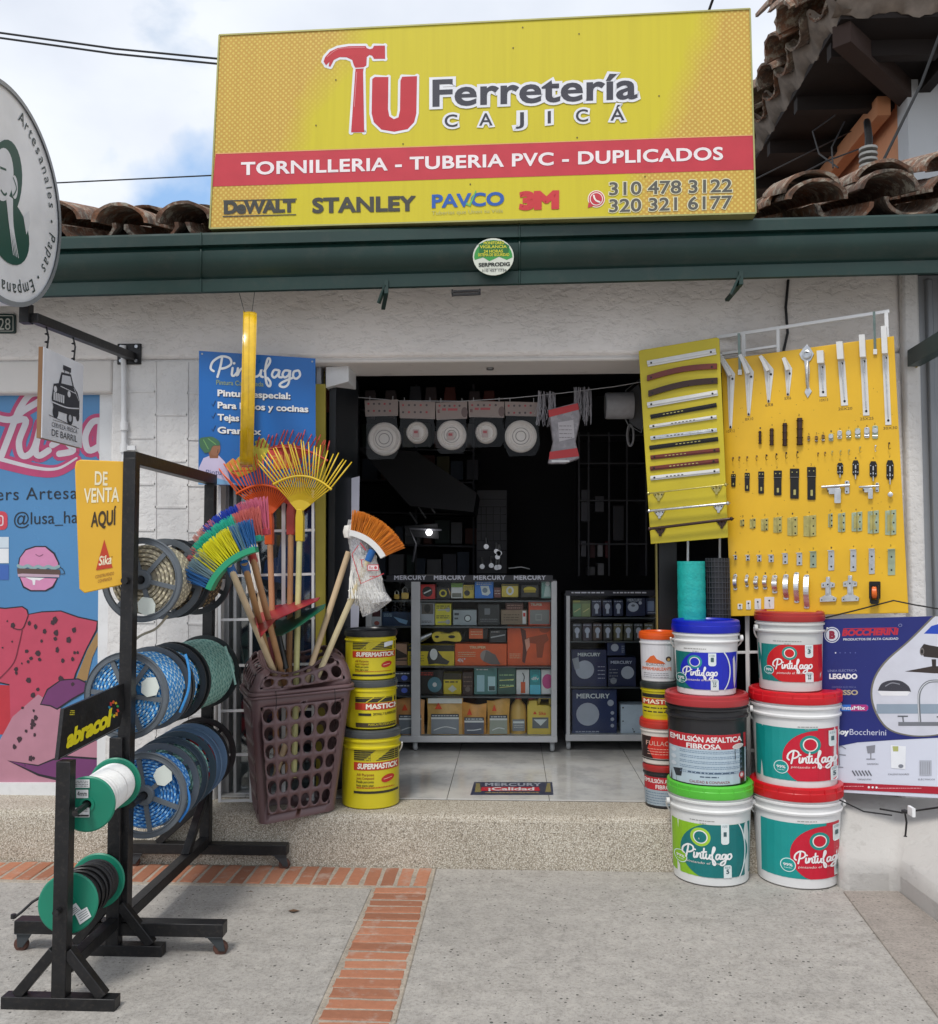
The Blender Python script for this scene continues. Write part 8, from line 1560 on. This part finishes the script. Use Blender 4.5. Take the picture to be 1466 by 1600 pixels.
# ================================================================== things hanging in the doorway
mb = MB(); mb.tube([P(552, 620, 4.55), P(620, 626, 4.55), P(720, 627, 4.55), P(800, 622, 4.55), P(880, 614, 4.55), P(960, 604, 4.55), P(1030, 592, 4.55)], .002, mat('#8a8a8c', .5), 6); tag(mb.build('display_string'), 'thin string stretched across the upper doorway', 'string')
M_LAMP = mat('#a29d98', .45, 0, .06, 10); BAGM = glassy((.97, .97, .97), .0)
BG5 = [(570, 625, 622, 650, 601, 686, 26, 'leftmost', 3), (624, 627, 680, 654, 652, 676, 17, 'second', 0), (681, 628, 730, 655, 706, 680, 23, 'middle', 2), (732, 627, 788, 652, 760, 676, 17, 'fourth', 0), (789, 628, 842, 650, 814, 682, 25, 'rightmost', 3)]
for i, (x0, y0, x1, y1, cx, cy, r, d, nr) in enumerate(BG5):
    o = thing('lamp_bag', '%s bagged ceiling lamp base hanging from the string under its paper header' % d, 'bagged lamp base', P(cx, cy+r, 4.55), 'bagged lamp bases on the string'); f = FY(4.545); t_ = random.Random(i).uniform(-.06, .06)
    hc = [(x0, y0+t_*20), (x1, y0-t_*20), (x1, y1-t_*20), (x0+1, y1+t_*20)]; mb = MB(); mb.slab(f, hc, -.006, 0, mat('#6d635f', .6)); mb.build('paper_header', o, smooth=0)
    I = Ink(f, .0006, .0004); rg = random.Random(i)
    if i in (2, 3): I.text('E', x0+3, y0+17, x0+7, y0+17, 5, '#4a2024', 1, .03); I.fuzz(x0+10, y0+10, x0+34, 1, 2, '#7a3438', 1, 3.6); I.ell(x1-4, y0+16, 5, 8, '#4a3c3a', 1)
    for k in range(5 if i in (2, 3) else 10): I.ell(x0+6+(k % 5)*((x1-x0-10)/5), y0+6+(k//5)*11, 1.8, 1.8, '#3c3436' if k % 3 else '#7a3036', 1, 8)
    I.build('header_print', o)
    kk = 4.55/1450; c = P(cx, cy, 4.56); mb = MB(); mb.lathe([(0, -.012), (r*.62*kk, -.014), (r*.72*kk, -.006), (r*.9*kk, -.02), (r*kk, -.012), (r*kk, .02), (0, .02)], M_LAMP, 36, c, (0, 1, 0)); mb.build('lamp_base', o)
    if nr:
        mb = MB(); [mb.lathe([(r*q*kk, -.014), (r*(q+.02)*kk, -.018), (r*(q+.04)*kk, -.014)], mat('#6d6865', .5), 30, c, (0, 1, 0)) for q in (.3, .5)]; mb.build('inner_ring', o)
    if i in (1, 2, 3): I = Ink(FY(4.535), .001, .0004); I.rect(cx-7, cy-5, cx+3, cy+7, '#8a7a76', 0); I.rect(cx-5, cy-3, cx+1, cy+1, '#7a2c30', 1); I.build('sticker', o)
    mb = MB(); mb.slab(FY(4.53), [(x0+2, y1-2), (x1-2, y1-2), (x1+2, cy+r*.6), (x1-6, cy+r+5), (x0+6, cy+r+6), (x0-2, cy+r*.5)], -.001, 0, BAGM); mb.build('plastic_bag', o, smooth=0)
    for x in (x0+8, x1-8): mb = MB(); mb.tube([P(x, y0-6, 4.55), P(x, y0+4, 4.55)], .0015, mat('#8a8a8c', .4), 5); mb.build('clip', o)
for b_, (xa_, xb_, yy, lbl) in enumerate(((840, 868, 612, 'left bunch of pale cable ties hanging from the string'), (896, 924, 606, 'right bunch of pale cable ties beside the red striped bag'))):
    mb = MB(); rg = random.Random(20+b_)
    for k in range(48):
        x = rg.uniform(xa_, xb_); y0_ = yy+rg.uniform(-2, 6); y_ = 4.55+rg.uniform(-.03, .03); mb.tube([P(x, y0_, y_), P(x+rg.uniform(-3, 3), y0_+20, y_), P(x+rg.uniform(-6, 6), y0_+rg.uniform(36, 56), y_)], .0014, mat('#77757a', .4), 4)
    tag(mb.build('cable_ties'), lbl, 'cable ties', None, 'stuff')
rb = thing('striped_bag', 'clear bag with red stripes hanging under the doorway string, right of centre', 'bag', P(882, 722, 4.5)); f = FY(4.50)
mb = MB(); mb.slab(f, [(857, 640), (903, 628), (908, 650), (900, 690), (906, 716), (884, 724), (856, 724), (864, 690)], -.05, 0, mat('#6b686c', .25, 0, .25, 25, .6, 20)); mb.build('bag_body', rb, bevel=.006)
I = Ink(f, .0012, .0005); I.poly([(857, 641), (903, 630), (905, 640), (858, 652)], '#8f2428', 1); I.poly([(859, 706), (902, 700), (905, 713), (858, 718)], '#8f2428', 1); I.rect(862, 719, 890, 722, '#a8a8a8', 1); I.poly([(872, 660), (896, 656), (898, 684), (874, 690)], '#8d8a8e', 0)
for k in range(4): I.fuzz(874, 665+k*6, 894, 1, 2, '#5a5658', 1, 1.2, k)
I.build('bag_print', rb)
mb = MB(); k = 4.7/1450; mb.lathe([(0, 0), (20*k, 0), (21*k, .01), (21*k, .13), (20*k, .14), (0, .14)], mat('#77777a', .5, 0, .08, 40), 32, P(946, 634, 4.7), (1, 0, .0)); tag(mb.build('white_roll'), 'horizontal white roll hanging at the upper right of the dark shop', 'roll')
mb = MB(); mb.tube([P(985+10*math.cos(a_)*.5, 680+17*math.sin(a_), 4.8) for a_ in [2*PI*i/24 for i in range(24)]], .005, mat('#6d6d70', .5), 6, True); mb.tube([P(986+9*math.cos(a_)*.5, 681+15*math.sin(a_), 4.82) for a_ in [2*PI*i/24 for i in range(24)]], .005, mat('#6d6d70', .5), 6, True); tag(mb.build('cable_coil'), 'small pale coil of cable hanging inside the shop at the right', 'cable coil')
mb = MB(); mb.tube([P(975, 650, 4.7), P(978, 610, 4.7), P(1000, 592, 4.7), P(1012, 640, 4.7), P(1002, 676, 4.7), P(982, 664, 4.7), P(975, 650, 4.7)], .003, mat('#55585a', .3), 6); mb.slab(FY(4.72), [(980, 615), (998, 600), (1010, 640), (1002, 672), (984, 660)], -.02, 0, mat('#3a3b3e', .3)); tag(mb.build('hanging_net'), 'grey translucent bag hanging beside the narrow yellow board inside the shop', 'bag')
# back of the shop
pg = thing('key_pegboard', 'pale pegboard with hanging tools at the back of the shop', 'pegboard', P(768, 895, 6.6)); f = FY(6.6); mb = MB(); mb.slab(f, [(745, 766), (792, 766), (792, 896), (745, 896)], -.03, 0, mat('#4a4a4d', .6)); mb.build('board_panel', pg)
I = Ink(f, .002, .001)
for x in (752, 760, 771, 782): I.line([(x, 792), (x, 845)], 1.2, '#17171a', 1, 0)
for y in (780, 792, 804, 818, 830, 845, 860): I.line([(746, y), (791, y)], 1.1, '#17171a', 1, 0)
I.build('panel_print', pg)
rg = random.Random(6)
for k in range(9):
    x, y = rg.uniform(750, 788), rg.uniform(846, 885); mb = MB(); mb.tube([P(x, y-6, 6.57), P(x+rg.uniform(-2, 2), y+8, 6.56)], .008, steel('#b0b0b0'), 6); mb.lathe([(0, 0), (.018, 0), (.018, .01), (0, .01)], steel('#c0c0c0'), 10, P(x, y+8, 6.56), (0, -1, 0)); mb.build('hanging_tool', pg)
sh = thing('back_shelving', 'dark shelving rack with faint bars at the right of the shop', 'shelving', P(950, 900, 6.4)); M_SH = mat('#3d3d42', .5)
for x in (905, 920, 952, 980, 1010): mb = MB(); mb.slab(FY(6.4), seg((x, 675), (x, 900), 2.5), -.3 if x in (905, 1010) else -.02, 0, M_SH); mb.build('upright', sh)
for y in (680, 724, 782, 850): mb = MB(); mb.slab(FY(6.39), seg((905, y), (1012, y), 2.2), -.3, 0, M_SH); mb.build('shelf', sh)
for i, (x0, y0, x1, y1, c) in enumerate(((908, 845, 916, 870, '#5a5a60'), (922, 848, 930, 872, '#3a1418'), (934, 850, 942, 870, '#8a8a8c'), (946, 845, 954, 872, '#4a181c'), (918, 885, 930, 899, '#5a5a5c'), (934, 880, 944, 899, '#6d6d70'), (908, 765, 922, 815, '#4a4a50'), (930, 775, 944, 800, '#45454a'), (958, 790, 975, 845, '#2a2a30'))):
    mb = MB(); mb.slab(FY(6.45), [(x0, y0), (x1, y0), (x1, y1), (x0, y1)], -.12, 0, mat(c, .5)); tag(mb.build('stock_item', bevel=.004), ['grey carton at the left of the lowest shelf row', 'dark red carton beside the grey one on the back shelving', 'pale bottle shaped pack between the red cartons at the back', 'second dark red carton on the back shelving', 'grey pack at the foot of the back shelving', 'paler pack right of the grey pack at the foot', 'tall grey roll on the middle back shelf', 'squarish grey pack on the middle back shelf', 'dark tall pack at the right of the back shelving'][i], 'stock item', 'stock on the back shelving')
# dark pipes and strips on the left, lamp
pr_ = random.Random(3)
for k in range(4): mb = MB(); mb.tube([P(640+k*14, 800-k*8, 6.0), P(652+k*14, 818-k*8, 6.0)], .006, steel('#8a8a8c'), 6); tag(mb.build('chrome_rod'), '%s short chrome rod from the left glinting in the dark shop' % ORD[k], 'rod', 'chrome rods in the dark shop')
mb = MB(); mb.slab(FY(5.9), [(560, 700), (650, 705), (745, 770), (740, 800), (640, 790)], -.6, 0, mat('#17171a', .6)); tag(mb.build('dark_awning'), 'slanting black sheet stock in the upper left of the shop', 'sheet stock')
lm = thing('work_lamp', 'small lit white lamp glowing in the dark shop above the cabinets', 'lamp', P(671, 860, 5.9)); mb = MB(); mb.lathe([(0, 0), (.016, .004), (.02, .02), (.016, .036), (0, .04)], mat('#f2f6ff', .4, 0, 0, 5, 0, 60, 0, 6), 16, P(671, 832, 5.9), (0, -1, 0)); mb.build('bulb', lm)
mb = MB(); mb.tube([P(645, 878, 5.9), P(650, 850, 5.9), P(640, 826, 5.9), P(690, 828, 5.92)], .008, mat('#55555a', .4), 8); mb.slab(FY(5.93), [(632, 822), (684, 818), (686, 842), (636, 838)], -.05, 0, mat('#1a1a1c', .5)); mb.build('lamp_arm', lm)
mb = MB(); mb.tube([P(795, 888, 5.6), P(815, 886, 5.6), P(828, 889, 5.6)], .003, mat('#c0c0c4', .3), 6); tag(mb.build('wire_arc'), 'thin bright curved wire just above the wide cabinet', 'wire')
rg = random.Random(31)
for k in range(9):
    x = 520+k*31+rg.uniform(-5, 5); y = 606+rg.uniform(-4, 6); mb = MB(); mb.slab(FY(5.6+k*.03), [(x-8, y), (x+8, y), (x+10, y+22), (x+6, y+44+rg.uniform(-6, 6)), (x-7, y+40), (x-10, y+20)], -.03, 0, mat(rg.choice(['#4a2420', '#3c3436', '#532c26', '#2e3036']), .6)); tag(mb.build('work_glove', bevel=.006), '%s dim work glove from the left hanging behind the string' % ORD[k], 'work glove', 'work gloves hanging behind the string')
bs2 = thing('rear_shelf_unit', 'dim shelf unit behind the wide cabinet at the left of the shop', 'shelving', P(640, 900, 7.0))
for y in (640, 700, 750, 800, 850): mb = MB(); mb.slab(FY(7.0), seg((560, y), (740, y+4), 2.5), -.3, 0, M_SH); mb.build('shelf', bs2)
for x in (560, 650, 740): mb = MB(); mb.slab(FY(6.99), seg((x, 600), (x, 900), 3), -.02, 0, M_SH); mb.build('upright', bs2)
i = 0
for y in (700, 750, 850, 900):
    x = 566
    while x < 732:
        w_ = rg.uniform(12, 24); h_ = rg.uniform(20, 40); mb = MB(); mb.slab(FY(7.06), [(x, y-h_), (x+w_, y-h_), (x+w_, y), (x, y)], -.15, 0, mat(rg.choice(['#4a4a50', '#5a3a34', '#3c4450', '#57543c', '#6a6a6c', '#2e3a36']), .6)); tag(mb.build('stock_box', bevel=.004), '%s dim box from the left on the %s level of the rear shelf unit' % (ORD[i % 16], {700: 'top', 750: 'second', 850: 'third', 900: 'lowest'}[y]), 'box', 'dim boxes on the rear shelf unit'); x += w_+rg.uniform(1, 6); i += 1
    i = 0
# floor sticker
BOOST[0] = 1.15
fs_ = thing('floor_sticker', 'blue advertising sticker with a red band on the tiles just inside the step', 'sticker', G(800, 1235, FZZ+.008)); f = FZ(FZZ+.0078); mb = MB(); mb.slab(f, [(741, 1222), (863, 1222), (865, 1242), (735, 1242)], -.0006, 0, mat('#252c46', .3)); mb.build('sticker_sheet', fs_, smooth=0)
I = Ink(f, .0004, .0002); I.text('MERCURY', 758, 1228.5, 846, 1228.5, 5, '#8d929c', 1, .04, sp=1.1); I.poly([(744, 1224), (750, 1224), (752, 1238), (742, 1238)], '#7a7048', 1); I.poly([(855, 1224), (860, 1224), (861, 1238), (852, 1238)], '#7a7048', 1); I.poly([(753, 1230), (842, 1230), (844, 1236), (751, 1236)], '#a82430', 1); I.text('¡Calidad', 763, 1235.4, 835, 1235.4, 5, '#c9c4c4', 2, .03); I.fuzz(758, 1238, 842, 1, 1, '#8d7c52', 1, 1.4); I.build('sticker_print', fs_)
mb = MB(); mb.lathe([(0, 0), (.014, 0), (.012, .005), (0, .006)], mat('#2a2a2a', .5), 14, G(777, 1246, FZZ)); tag(mb.build('door_stop'), 'small dark round stop at the edge of the step below the blue sticker', 'door stop')
